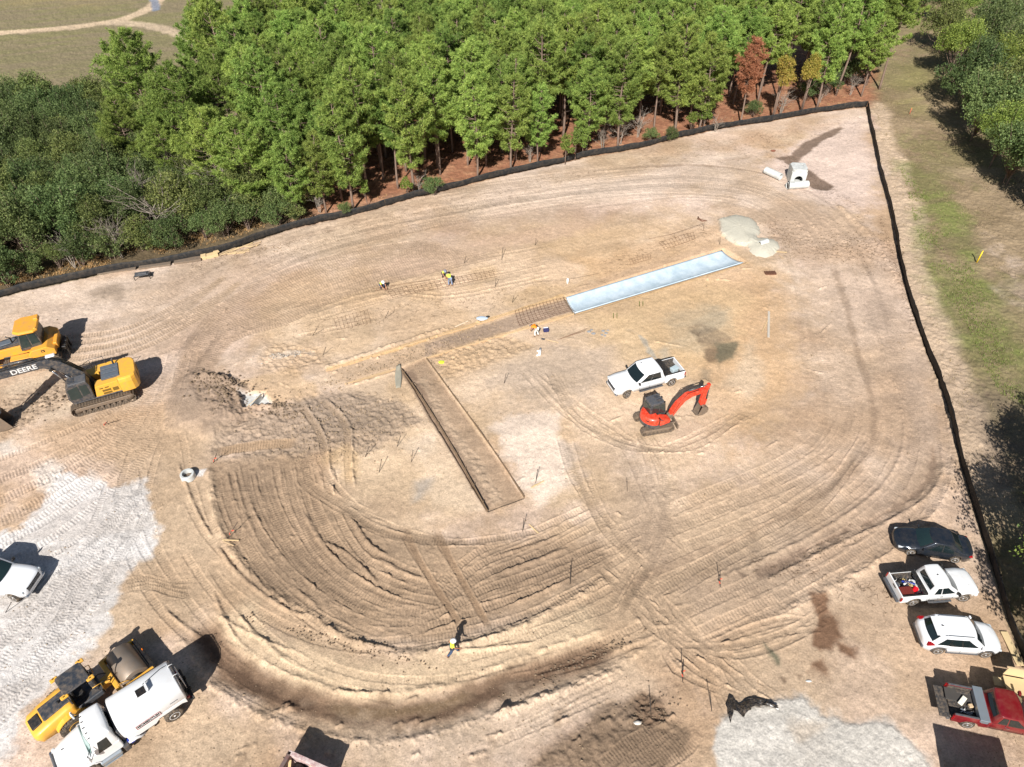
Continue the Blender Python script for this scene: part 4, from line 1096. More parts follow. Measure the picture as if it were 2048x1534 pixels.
def lathe_y(mb, prof, n=24, cx=0, cy=0, cz=0, smooth=True):
    """prof [(y, r)] turned about the Y axis"""
    rings = [[(cx + r * math.cos(2 * math.pi * k / n), cy + y, cz + r * math.sin(2 * math.pi * k / n)) for k in range(n)] for y, r in prof]
    return mb.loft(rings, smooth)
def wheel(parent, x, y, r, w, rim=M_ALLOY, rimr=.62, spokes=6, side=1, steer=0.0, lug=False):
    """tyre with its rim as a sub-part; side = +1 for the face that points to +Y"""
    t_ = MB()
    lathe_y(t_, [(-w / 2, r * .66), (-w / 2, r * .9), (-w / 2 + .03, r * .975), (-w * .2, r), (w * .2, r), (w / 2 - .03, r * .975), (w / 2, r * .9), (w / 2, r * .66)], 28)
    if lug:
        for k in range(22):
            a = 2 * math.pi * k / 22
            for s_ in (-1, 1):
                t_.box((r * 1.0 * math.cos(a + s_ * .05), s_ * w * .24, r * 1.0 * math.sin(a + s_ * .05)), (.07, w * .42, .09), ry=-a)
    o = t_.build("wheel", M_RUBBER, parent, loc=(x, y, r), rot=(0, 0, steer))
    f = MB(); q = r * rimr
    lathe_y(f, [(side * w * .30, q * .98), (side * (w / 2 + .004), q * 1.02), (side * (w / 2 + .006), q * .93), (side * w * .28, q * .80), (side * w * .26, q * .1)], 24)
    for k in range(spokes):
        a = 2 * math.pi * k / spokes
        f.box((q * .5 * math.cos(a), side * (w * .42), q * .5 * math.sin(a)), (q * .92, w * .10, q * .2), ry=-a)
    lathe_y(f, [(side * w * .25, q * .26), (side * (w / 2), q * .24), (side * (w / 2 + .01), q * .12)], 12)
    f.build("rim", rim, o)
    return o

def interp(st, x):
    for i in range(len(st) - 1):
        if x <= st[i + 1][0] or i == len(st) - 2:
            a, b = st[i], st[i + 1]; t_ = 0 if b[0] == a[0] else (x - a[0]) / (b[0] - a[0]); t_ = min(1, max(0, t_))
            return [a[k] + (b[k] - a[k]) * t_ for k in range(1, len(a))]
def hull(st, arches=(), crown=.03, step=.07):
    """long body shell from stations (x, z_bottom, z_top, half_width); wheel arches are cut into the lower edge"""
    x0, x1 = st[0][0], st[-1][0]; n = int((x1 - x0) / step) + 1; rings = []
    xs = sorted(set([round(x0 + (x1 - x0) * i / n, 4) for i in range(n + 1)] + [s[0] for s in st]))
    for x in xs:
        zb, zt, hw = interp(st, x)
        for cx, cz, r in arches:
            if abs(x - cx) < r: zb = max(zb, cz + math.sqrt(r * r - (x - cx) ** 2))
        zb = min(zb, zt - .1); zm = zb + (zt - zb) * .55
        h = [(hw * .9, zb), (hw - .012, zb + .03), (hw, zm), (hw - .025, zt - .09), (hw - .075, zt - .015), (hw * .62, zt + crown * .7), (0, zt + crown)]
        ring = [(x, -y, z) for y, z in h] + [(x, y, z) for y, z in h[-2::-1]]
        rings.append(ring)
    mb = MB(); mb.loft(rings, smooth=True); return mb

class Cabin:
    def __init__(s, xA, xB, xC, xD, zb, zt, wb, wt, bow=.10, rbow=.05, crown=.035):
        s.__dict__.update(locals())
    def S(s, side, u, t_):
        z = s.zb + (s.zt - s.zb) * t_; hw = s.wb + (s.wt - s.wb) * max(0.0, t_) ** 1.25
        xf = s.xA + (s.xB - s.xA) * t_; xr = s.xD + (s.xC - s.xD) * t_
        if side == 'front': return Vector((xf - s.bow * u * u, u * hw * .955, z))
        if side == 'rear': return Vector((xr + s.rbow * u * u, u * hw * .955, z))
        sg = 1 if side == 'left' else -1
        return Vector((xf - s.bow - .02 + (xr + s.rbow + .02 - xf + s.bow + .02) * u, sg * hw * (1 - .03 * (2 * u - 1) ** 2), z))
    def body(s, m, parent, name="cabin"):
        rings = []
        for t_ in (-.06, 0, .25, .5, .75, .92, 1.0):
            o = [s.S('front', u, t_) for u in np.linspace(1, -1, 9)]
            o += [s.S('right', u, t_) for u in np.linspace(0, 1, 9)]
            o += [s.S('rear', u, t_) for u in np.linspace(-1, 1, 9)]
            o += [s.S('left', u, t_) for u in np.linspace(1, 0, 9)]
            rings.append(o)
        c = Vector(((s.xB + s.xC) / 2, 0, 0))
        for k, (f, dz) in enumerate(((.97, .3), (.85, .72), (.5, .95), (.12, 1.0))):
            rings.append([Vector((c.x + (p.x - c.x) * f, p.y * f, s.zt + s.crown * dz)) for p in rings[6]])
        mb = MB(); mb.loft(rings, smooth=True)
        return mb.build(name, m, parent)
    def pane(s, side, u0, u1, t0, t1, name, parent, su0=0, su1=0, m=None, off=.012, trim=True, nu=6):
        """glass following the cabin surface; su0/su1 slant the upper ends"""
        def sheet(off, g):
            n_u = nu; rows = []
            for t_ in np.linspace(t0 - g * .5, t1 + g * .5, 4):
                k = (t_ - t0) / (t1 - t0); row = []
                for j in range(n_u + 1):
                    a = u0 - g + su0 * k; b = u1 + g + su1 * k; u = a + (b - a) * j / n_u
                    p = s.S(side, u, t_); e = 1e-3
                    du = s.S(side, u + e, t_) - s.S(side, u - e, t_); dt = s.S(side, u, t_ + e) - s.S(side, u, t_ - e)
                    n_ = du.cross(dt).normalized()
                    ref = {'front': Vector((1, 0, .2)), 'rear': Vector((-1, 0, .2)), 'left': Vector((0, 1, .1)), 'right': Vector((0, -1, .1))}[side]
                    if n_.dot(ref) < 0: n_ = -n_
                    row.append((p + n_ * off, p - n_ * .02))
                rows.append(row)
            mb = MB(); V = [a for r_ in rows for a, b in r_] + [b for r_ in rows for a, b in r_]; W = n_u + 1; K = 4 * W; F = []
            for i in range(3):
                for j in range(n_u):
                    a = i * W + j; F.append((a, a + 1, a + W + 1, a + W)); F.append((K + a, K + a + W, K + a + W + 1, K + a + 1))
            for j in range(n_u):
                F.append((j, j + 1, K + j + 1, K + j)); a = 3 * W + j; F.append((a, a + 1, K + a + 1, K + a))
            for i in range(3):
                a = i * W; F.append((a, a + W, K + a + W, K + a)); a = i * W + n_u; F.append((a, a + W, K + a + W, K + a))
            mb.add(V, F, False); return mb
        g_ = sheet(off, 0).build(name, m or M_GLASS, parent)
        if trim: sheet(off * .45, .035 if side in ('front', 'rear') else .012).build("window_seal", M_TRIM, g_)
        return g_

def mirrors(parent, x, y, z, m, s=1.0):
    for sg in (-1, 1):
        b = MB(); b.rbox((x, sg * (y + .12 * s), z), (.12 * s, .2 * s, .17 * s), .04); b.box((x + .02, sg * (y + .01), z - .04), (.05, .14, .05))
        b.build("side_mirror", m, parent, bevel=.01)
def heading(front, rear, half, near):
    """centre and heading from the two wheel contact points of the side that faces the camera"""
    a = np.array(G(*front)); b = np.array(G(*rear)); d = (a - b) / np.linalg.norm(a - b)
    n_ = np.array([-d[1], d[0]]) * (-near)          # near = +1 when the vehicle's left side faces the camera
    c = (a + b) / 2 + n_ * half
    return (c[0], c[1]), math.atan2(d[1], d[0])
def seams(parent, lines, name="panel_gap", m=None, w=.012):
    mb = MB()
    for a, b in lines: mb.tube([a, b], w, 4)
    return mb.build(name, m or M_TRIM, parent)
def pickup(name, label, pos, rz, P, wb, L0, L1, hw, cab, bed0, paint, zt=1.12, bedz=1.18, rw=.38, rimm=M_ALLOY, roof=1.88, crew=True, sill=.48, tail_down=False, cover=False, steer=0.0, grille=M_TRIM, glass=M_GLASS, step=True, toolbox=False, sides=None, rackm=None):
    """pickup truck; x runs forward, wb wheelbase about the origin, L0 tail, L1 nose"""
    e = empty(name, (pos[0], pos[1], hz(*pos) + .0), rz, label, "pickup truck")
    xf, xr = wb / 2, -wb / 2; ar = rw + .09
    A, B, C_, D = cab
    st = [(C_ - .06 + (bed0 - C_) * .0, sill, zt, hw), (xf - 1.0, sill, zt, hw), (A + .05, sill, zt - .01, hw), (xf + .15, sill, zt - .03, hw), (L1 - .55, sill - .03, zt - .06, hw - .015), (L1 - .28, sill - .02, zt - .10, hw - .06), (L1 - .12, sill, zt - .15, hw - .14), (L1 - .03, sill, zt - .22, hw - .26), (L1, sill + .04, zt - .30, hw - .36)]
    st[0] = (bed0 + .03, sill, zt, hw)
    fz = bedz - .50
    hull(st, [(xf, rw, ar)], crown=.045).build("body", paint, e)
    u = MB(); u.box(((L0 + L1) / 2, 0, sill + .02), (L1 - L0 - .5, hw * 1.5, .22)); u.cyl((xf, -hw + .2, rw), (xf, hw - .2, rw), .06); u.cyl((xr, -hw + .2, rw), (xr, hw - .2, rw), .07); u.build("chassis", M_UNDER, e)
    cb = Cabin(A, B, C_, D, zt, roof, hw - .02, hw - .10, bow=.14)
    cb.body(paint, e)
    cb.pane('front', -.86, .86, .10, .90, "windshield", e, m=glass)
    cb.pane('rear', -.72, .72, .30, .82, "rear_window", e)
    for sd in ('left', 'right'):
        if crew:
            cb.pane(sd, .10, .47, .06, .90, "side_window", e, su0=.10); cb.pane(sd, .50, .88, .06, .90, "side_window", e, su1=-.02)
        else:
            cb.pane(sd, .13, .60, .06, .88, "side_window", e, su0=.12); cb.pane(sd, .66, .88, .08, .86, "side_window", e)
    dx = (A - D)
    for sg in (-1, 1):
        y = sg * (hw + .003)
        x1 = A - .42; x2 = A - .42 - dx * (.34 if crew else .46); x3 = D + .12
        ln = [((x1, y, sill + .12), (x1 + .03, y - sg * .02, zt - .05)), ((x2, y, sill + .06), (x2, y - sg * .02, zt - .05)), ((x3, y, sill + .06), (x3, y - sg * .02, zt - .05)), ((x1, y, sill + .08), (x3, y, sill + .08))]
        seams(e, ln, w=.009)
        for xx in ([x2 + .16, x3 + .16] if crew else [x2 + .14]):
            h = MB(); h.rbox((xx, sg * (hw + .018), zt - .2), (.19, .03, .035), .012); h.build("door_handle", M_TRIM if paint is not M_RED else M_CHROME, e)
        if step:
            s_ = MB(); s_.rbox(((x1 + x3) / 2, sg * (hw + .04), sill - .08), (x1 - x3, .16, .06), .02); s_.build("running_board", M_GREY, e)
        # lamps
        h = MB(); h.rbox((L1 - .24, sg * (hw - .19), zt - .28), (.26, .28, .22), .05); h.build("headlight", M_LAMP, e)
        h = MB(); h.rbox((L0 + .05, sg * (hw - .03), bedz - .28), (.11, .09, .34), .02); h.build("taillight", M_TAIL, e)
    mirrors(e, A - .28, hw, zt + .12, M_TRIM if paint is not M_RED else paint, 1.15)
    g = MB(); g.rbox((L1 - .10, 0, zt - .36), (.20, (hw - .38) * 2, .34), .04)
    go = g.build("grille", grille, e)
    g = MB()
    for k in range(3): g.rbox((L1 + .01, 0, zt - .27 - .09 * k), (.02, (hw - .4) * 2, .03), .008)
    g.build("grille_bar", M_GREY if grille is M_TRIM else M_CHROME, go)
    b = MB(); b.rbox((L1 - .12, 0, sill + .0), (.26, hw * 1.84, .20), .09); b.build("front_bumper", M_CHROME if paint is not M_WHITE2 else paint, e)
    b = MB(); b.rbox((L0 - .07, 0, sill + .08), (.18, hw * 1.86, .17), .05); b.build("rear_bumper", M_TRIM if paint is M_WHITE else M_GREY, e)
    # bed
    for sg in (-1, 1):
        n = 46; rings = []
        for i in range(n + 1):
            x = L0 + .05 + (bed0 - L0 - .05) * i / n; zb = sill + .02
            if abs(x - xr) < ar: zb = max(zb, rw + math.sqrt(ar * ar - (x - xr) ** 2))
            fl_ = .05 * math.exp(-((x - xr) / .55) ** 2) if paint is M_RED else 0.0
            yo = hw + fl_
            rings.append([(x, sg * (hw - .02), zb), (x, sg * yo, zb + .04), (x, sg * yo, (zb + bedz) / 2), (x, sg * (hw - .02), bedz - .03), (x, sg * (hw - .05), bedz), (x, sg * (hw - .13), bedz), (x, sg * (hw - .14), bedz - .04), (x, sg * (hw - .14), zb)])
        mb = MB(); mb.loft(rings, smooth=False); mb.build("bed_side", paint, e, bevel=.008)
        r_ = MB(); r_.rbox(((L0 + bed0) / 2 + .02, sg * (hw - .09), bedz + .012), (bed0 - L0 - .1, .10, .03), .01); r_.build("bed_rail", M_TRIM if rackm is None else rackm, e)
        li = MB(); li.box(((L0 + bed0) / 2 + .03, sg * (hw - .150), fz + .22), (bed0 - L0 - .14, .012, .46)); li.build('bed_liner', M_BEDGREY, e)
        wl = MB(); wl.prism([(xr - .5, fz), (xr + .5, fz), (xr + .42, fz + .22), (xr - .42, fz + .22)], sg * (hw - .16), sg * (hw - .36)); wl.build("wheel_well", M_BEDGREY, e, bevel=.03)
    fz = bedz - .50
    f = MB(); f.box(((L0 + bed0) / 2 + .03, 0, fz), (bed0 - L0 - .06, hw * 1.9 - .16, .05))
    for k in range(9): f.box(((L0 + bed0) / 2 + .03, -hw + .38 + k * (hw * 2 - .76) / 8, fz + .032), (bed0 - L0 - .1, .05, .02))
    f.build("bed_floor", M_BEDGREY, e)
    f = MB(); f.box((bed0 - .01, 0, (.6 + bedz) / 2), (.05, hw * 1.9, bedz - .58)); f.build("bed_front_wall", paint if not cover else M_TRIM, e)
    tg = MB()
    if tail_down: tg.rbox((L0 - .27, 0, bedz - .48), (.56, hw * 1.86, .06), .02); tg.build("tailgate", M_BEDGREY, e)
    else:
        tg.rbox((L0 + .06, 0, (bedz + sill + .12) / 2), (.08, hw * 1.88, bedz - sill - .14), .03)
        to = tg.build("tailgate", paint, e)
        h = MB(); h.rbox((L0 + .012, 0, bedz - .16), (.03, .3, .08), .02); h.build("tailgate_handle", M_TRIM, to)
    for (x, sg) in ((xf, 1), (xf, -1), (xr, 1), (xr, -1)):
        wheel(e, x, sg * (hw - .13), rw, .27, rimm, .62, 6, side=sg, steer=steer if x > 0 else 0)
    return e
def put_on(e, name, label, cat, local, rz=0.0, group=None):
    """a thing that rests on the vehicle e, but is its own top-level object"""
    M = Matrix.Translation(e.location) @ Matrix.Rotation(e.rotation_euler[2], 4, 'Z')
    p = M @ Vector(local)
    return empty(name, p, e.rotation_euler[2] + rz, label, cat, group)

# -- white crew cab in the middle of the site
pos, rz = heading((1254.8, 796.6), (1342.1, 772.7), 1.0, 1)
crew = pickup("pickup_truck", "white crew-cab pickup with a folded black bed cover, beside the orange-red excavator", pos, rz, None, 4.06, -3.18, 3.07, 1.0, (1.42, .62, -1.02, -1.28), -1.33, M_WHITE, zt=1.28, bedz=1.36, rw=.40, rimm=M_ALLOY, roof=2.0, sill=.55, steer=.35, cover=True)
c = MB()
for k in range(3): c.rbox((-1.62, 0, 1.42 + .05 * k), (.52 - .03 * k, 1.9, .05), .02)
c.build("bed_cover", M_TRIM, crew)
a = MB(); a.tube([(-1.0, .45, 2.03), (-1.05, .45, 2.1)], .03, 6); a.rbox((.2, -.55, 2.045), (.1, .06, .05), .02); a.build("roof_light", M_TRIM, crew)
bx = put_on(crew, "storage_tote", "pale grey plastic tote box in the bed of the white crew-cab pickup", "storage box", (-2.55, .25, .90), .25)
b = MB(); b.rbox((0, 0, .17), (.62, .42, .34), .05); b.build("tub", mat("pale_grey_plastic", srgb(176, 190, 194), .4, var=.06), bx, bevel=.01)
b = MB(); b.rbox((0, 0, .365), (.68, .48, .06), .05); b.rbox((0, 0, .40), (.5, .3, .03), .03); b.build("lid", mat("pale_grey_plastic", srgb(176, 190, 194)), bx)

# -- white extended cab with a load, third from the front of the parked row
pos, rz = heading((1922.7, 1202.9), (1821.8, 1211.6), .90, -1)
taco = pickup("pickup_truck", "white extended-cab pickup with a jumbled load in its bed, parked between sedan and white SUV", pos, rz, None, 3.25, -2.62, 2.55, .92, (1.18, .42, -.62, -.86), -.92, M_WHITE2, zt=1.08, bedz=1.14, rw=.375, rimm=M_ALLOY, roof=1.76, crew=False, sill=.47, steer=-.3)
r_ = MB(); r_.rbox((-1.12, 0, 1.17), (.18, 1.66, .06), .03); r_.rbox((-.98, 0, 1.18), (.10, 1.66, .05), .02); r_.build("rack_bar", M_TRIM, taco)
r_ = MB(); r_.prism([(-.05, 0), (.09, 0), (.0, .06)], -.02, .02); r_.build("shark_fin_antenna", M_TRIM, taco, loc=(-.15, .05, 1.79))
s_ = seams(taco, [((2.0, .36, 1.06), (1.0, .60, 1.115)), ((2.0, -.36, 1.06), (1.0, -.60, 1.115))], "hood_crease", M_WHITE2, .014)
it = put_on(taco, "storage_crate", "flat rust-brown ribbed crate lid in the bed of the loaded white pickup", "crate", (-2.05, -.42, .68))
b = MB(); b.rbox((0, 0, .2), (.78, .58, .36), .04)
for k in range(5): b.box((-.28 + .14 * k, 0, .385), (.03, .5, .02))
b.build("crate_shell", mat("rust_brown_plastic", srgb(112, 46, 38), .5, var=.08), it)
it = put_on(taco, "bucket", "bright red bucket tipped on its side in the loaded white pickup", "bucket", (-1.42, -.30, .80), .6)
b = MB(); b.tube([(-.16, 0, 0), (.18, 0, .05)], [.13, .17], 18, cap=False); b.tube([(-.16, 0, 0), (-.165, 0, 0)], [.13, .0], 18); b.build("pail", mat("red_plastic", srgb(216, 22, 34), .4, var=.06), it)
for i, (lx, ly, lz, cl, nm, lb) in enumerate([(-2.4, .1, .72, srgb(225, 222, 215), "bucket", "white round bucket by the tailgate of the loaded white pickup"), (-2.38, .52, .72, srgb(230, 228, 222), "bucket", "white bucket in the far rear corner of the loaded white pickup bed")]):
    it = put_on(taco, nm, lb, "bucket", (lx, ly, lz))
    b = MB(); b.tube([(0, 0, -.08), (0, 0, .24)], [.14, .17], 18, cap=True); b.build("pail", mat("white_plastic", srgb(228, 226, 220), .4, var=.06), it)
    b = MB(); b.tube([(0, 0, .235), (0, 0, .255)], .155, 18); b.build("bucket_content", M_TRIM if i else M_GREY, it)
it = put_on(taco, "cable_reel", "dark hose coil in the middle of the loaded white pickup bed", "hose", (-1.9, .45, .76))
b = MB()
for q in range(4): b.tube([((.22 - .03 * q) * math.cos(a_), (.22 - .03 * q) * math.sin(a_), .04 * q) for a_ in np.linspace(0, 6.28, 20)], .022, 5)
b.build("coil", M_BLACKM, it)
it = put_on(taco, "hand_tools", "heap of pale and blue tools loose in the white pickup bed", "tools", (-1.6, .2, .72))
for q in range(9):
    b = MB(); a_ = q * .7; b.tube([(-.25 * math.cos(a_), -.3 * math.sin(a_), .02 * q), (.3 * math.cos(a_), .28 * math.sin(a_), .03 * q + .04)], .02, 6)
    b.rbox((.3 * math.cos(a_), .28 * math.sin(a_), .03 * q + .05), (.16, .10, .07), .02, rz=a_)
    b.build("tool", [mat("blue_plastic", srgb(40, 60, 150), .4), mat("white_plastic", srgb(228, 226, 220)), M_GREY, mat("yellow_wood", srgb(196, 170, 110), .6)][q % 4], it)
it = put_on(taco, "paper_sheet", "crumpled white sheets at the cab end of the loaded white pickup bed", "sheet", (-1.18, -.15, .70))
b = MB()
for q in range(5): b.box((random.uniform(-.1, .1), -.3 + .17 * q, .03 * q), (.34, .26, .02), rz=q, rx=.1 * q, ry=.08)
b.build("sheet", mat("white_plastic", srgb(228, 226, 220)), it)

# -- dark red pickup, tailgate down
pos, rz = heading((2043.6 + 18, 1478.6 + 4), (1938, 1457.1), .93, -1)
redt = pickup("pickup_truck", "dark red extended-cab pickup with silver toolbox and its tailgate down, lowest of the parked row", pos, rz, None, 3.5, -2.72, 2.62, .93, (1.28, .55, -.62, -.86), -.95, M_RED, zt=1.10, bedz=1.16, rw=.37, rimm=M_ALLOY, roof=1.78, crew=False, sill=.46, tail_down=True, glass=M_GLASS2, step=False, rackm=M_GREY)
b = MB(); b.rbox((-1.20, 0, 1.06), (.46, 1.88, .32), .03); b.rbox((-1.20, 0, 1.235), (.50, 1.92, .05), .02); b.build("toolbox", M_ALU, redt)
for i, (lx, ly, lz, dx, dy, dz, r_, nm, lb, cl) in enumerate([(-2.0, .12, .95, .62, .24, .05, .9, "plank", "short cream board lying across the red pickup bed", srgb(238, 230, 210)), (-2.05, .42, .84, 1.5, .7, .04, -.03, "metal_sheet", "dark sheet laid over half of the red pickup bed", srgb(70, 66, 62)),
    (-1.62, -.08, .93, .22, .2, .12, .3, "small_box", "small tan carton at the toolbox end of the red pickup bed", srgb(206, 178, 140))]):
    it = put_on(redt, nm, lb, nm.replace("_", " "), (lx, ly, lz), r_)
    b = MB(); b.rbox((0, 0, 0), (dx, dy, dz), .02); b.build("slab" if i == 1 else "board" if i == 0 else "carton", mat("load_%d" % i, cl, .7, var=.2), it)
it = put_on(redt, "hand_tools", "pale tools and scrap in the open side of the red pickup bed", "tools", (-1.75, -.35, .72))
for q in range(7):
    b = MB(); a_ = q * 1.1; b.tube([(-.4 + .05 * q, -.1, .02 * q), (.1 * q - .2, .2 * math.sin(a_), .04)], .022, 6); b.rbox((-.3 + .12 * q, .06 * math.cos(a_), .03), (.13, .09, .08), .02, rz=a_)
    b.build("tool", [M_ALU, mat("white_plastic", srgb(228, 226, 220)), M_GREY][q % 3], it)

# -- white pickup cut by the left edge
hd = R(-6.0); fw = np.array(G(31, 1203)); d_ = np.array([math.cos(hd), math.sin(hd)])
c_l = fw - d_ * 2.03 + np.array([-d_[1], d_[0]]) * 1.0
lp = pickup("pickup_truck", "white pickup cut off by the left edge, its dark grille facing the roller", (c_l[0], c_l[1]), hd, None, 4.06, -3.18, 3.02, 1.0, (1.42, .62, -1.02, -1.28), -1.33, M_WHITE, zt=1.26, bedz=1.34, rw=.40, roof=1.98, sill=.55, steer=-.2, glass=M_GLASS2)

# -- sedan
def sedan():
    pos, rz = heading((1818.3, 1110.6), (1905.3, 1125.3), .86, 1)
    e = empty("sedan", (pos[0], pos[1], hz(*pos)), rz, "slate-blue sedan, uppermost of the cars parked by the fence", "car")
    st = [(-2.32, .50, .84, .42), (-2.29, .44, .91, .60), (-2.2, .34, .96, .75), (-1.95, .24, 1.0, .85), (-1.35, .2, .98, .885), (0, .18, .93, .89), (1.2, .2, .90, .885), (1.75, .2, .81, .865), (1.98, .21, .75, .82), (2.14, .23, .69, .74), (2.25, .27, .63, .62), (2.32, .32, .57, .46), (2.35, .38, .53, .30)]
    hull(st, [(1.35, .31, .37), (-1.35, .31, .37)], crown=.05).build("body", M_SLATE, e)
    u = MB(); u.box((0, 0, .24), (3.6, 1.3, .14)); u.build("chassis", M_UNDER, e)
    cb = Cabin(1.12, .34, -1.02, -1.85, .88, 1.44, .87, .66, bow=.16, rbow=.12, crown=.03)
    cb.body(M_SLATE, e)
    cb.pane('front', -.88, .88, .08, .93, "windshield", e, m=M_GLASS2); cb.pane('rear', -.84, .84, .14, .93, "rear_window", e)
    for sd in ('left', 'right'):
        cb.pane(sd, .13, .47, .06, .88, "side_window", e, su0=.15); cb.pane(sd, .50, .86, .06, .88, "side_window", e, su1=-.14)
    for sg in (-1, 1):
        seams(e, [((.78, sg * .893, .3), (.82, sg * .87, .9)), ((-.22, sg * .893, .3), (-.2, sg * .87, .9)), ((-1.05, sg * .89, .6), (-1.1, sg * .86, .95)), ((.8, sg * .893, .28), (-.9, sg * .893, .28))], w=.008)
        for xx in (-.06, -.98): h = MB(); h.rbox((xx, sg * .9, .78), (.18, .03, .03), .01); h.build("door_handle", M_SLATE, e)
        h = MB(); h.prism([(1.72, .64), (2.2, .56), (2.16, .66), (1.74, .76)], sg * .62, sg * .80); h.build("headlight", M_LAMP, e, bevel=.03)
        h = MB(); h.rbox((-2.12, sg * .74, .82), (.22, .2, .14), .04); h.build("taillight", M_TAIL, e)
        for x in (1.35, -1.35): wheel(e, x, sg * .79, .315, .2, M_ALLOY, .68, 7, side=sg)
    mirrors(e, .78, .86, .98, M_SLATE, .9)
    g = MB(); g.rbox((2.27, 0, .42), (.12, 1.0, .2), .03); g.build("grille", M_TRIM, e)
    g = MB(); g.box((-2.26, 0, .6), (.06, .5, .14)); g.build("number_plate", M_LAMP, e)
    return e
sedan()
def suv():
    pos, rz = heading((1966.2, 1314.9), (1871.2, 1307.9), .90, -1)
    e = empty("suv", (pos[0], pos[1], hz(*pos)), rz, "white five-door SUV with roof rails, parked between loaded pickup and plywood stand", "car")
    st = [(-2.28, .56, .86, .50), (-2.25, .48, .94, .68), (-2.17, .36, 1.02, .81), (-1.9, .3, 1.08, .90), (-1.3, .26, 1.08, .92), (0, .25, 1.04, .925), (1.15, .27, 1.03, .92), (1.7, .28, .95, .885), (1.95, .3, .87, .83), (2.1, .32, .80, .74), (2.2, .36, .72, .62), (2.27, .41, .65, .46), (2.30, .46, .6, .30)]
    hull(st, [(1.345, .36, .42), (-1.345, .36, .42)], crown=.05).build("body", M_WHITE, e)
    # grey cladding along the sills and arches
    for sg in (-1, 1):
        k = MB(); k.rbox((0, sg * .915, .31), (1.85, .05, .13), .02)
        k.build("sill_cladding", M_GREY, e)
        for x in (1.345, -1.345):
            a = MB(); rings = []
            for q in np.linspace(0, math.pi, 15):
                c_, s_ = math.cos(q), math.sin(q)
                rings.append([(x + .42 * c_, sg * .925, .36 + .42 * s_), (x + .47 * c_, sg * .925, .36 + .47 * s_), (x + .47 * c_, sg * .94, .36 + .47 * s_), (x + .42 * c_, sg * .94, .36 + .42 * s_)])
            a.loft(rings, smooth=False); a.build("arch_cladding", M_GREY, e)
            wheel(e, x, sg * .82, .355, .23, M_ALLOY, .66, 10, side=sg)
    u = MB(); u.box((0, 0, .32), (3.6, 1.4, .16)); u.build("chassis", M_UNDER, e)
    cb = Cabin(1.26, .52, -1.60, -2.06, .97, 1.65, .90, .76, bow=.16, rbow=.14, crown=.035)
    cb.body(M_WHITE, e)
    cb.pane('front', -.88, .88, .06, .93, "windshield", e); cb.pane('rear', -.80, .80, .20, .86, "rear_window", e)
    for sd in ('left', 'right'):
        cb.pane(sd, .12, .42, .06, .86, "side_window", e, su0=.12); cb.pane(sd, .44, .69, .06, .86, "side_window", e); cb.pane(sd, .71, .92, .12, .86, "side_window", e, su1=-.05)
    for sg in (-1, 1):
        r_ = MB(); r_.tube([(.3, sg * .63, 1.67), (.2, sg * .64, 1.715), (-1.2, sg * .64, 1.725), (-1.35, sg * .63, 1.68)], .016, 6); r_.build("roof_rail", M_CHROME, e)
        seams(e, [((.82, sg * .925, .4), (.86, sg * .9, 1.02)), ((-.18, sg * .93, .4), (-.16, sg * .9, 1.02)), ((-1.0, sg * .925, .75), (-1.08, sg * .9, 1.04)), ((1.0, sg * .93, .72), (-1.6, sg * .93, .82))], w=.007)
        for xx in (0.0, -.95): h = MB(); h.rbox((xx, sg * .935, .88), (.19, .03, .035), .01); h.build("door_handle", M_WHITE, e)
        h = MB(); h.prism([(1.62, .82), (2.12, .66), (2.1, .80), (1.66, .94)], sg * .62, sg * .83); h.build("headlight", M_LAMP, e, bevel=.03)
        h = MB(); h.prism([(-2.18, .9), (-1.75, 1.0), (-1.8, 1.08), (-2.12, 1.06)], sg * .70, sg * .925); h.build("taillight", M_TAIL, e, bevel=.02)
    mirrors(e, .86, .9, 1.1, M_WHITE, .95)
    r_ = MB(); r_.prism([(-.05, 0), (.10, 0), (-.04, .08)], -.02, .02); r_.build("shark_fin_antenna", M_TRIM, e, loc=(-1.3, 0, 1.685))
    sp = MB(); sp.rbox((-1.62, 0, 1.64), (.3, 1.2, .04), .02); sp.build("rear_spoiler", M_WHITE, e)
    g = MB(); g.rbox((2.22, 0, .52), (.12, 1.0, .22), .03); g.build("grille", M_TRIM, e)
    b = MB(); b.rbox((-2.2, 0, .5), (.2, 1.5, .26), .06); b.build("rear_bumper", M_GREY, e)
    return e
suv()
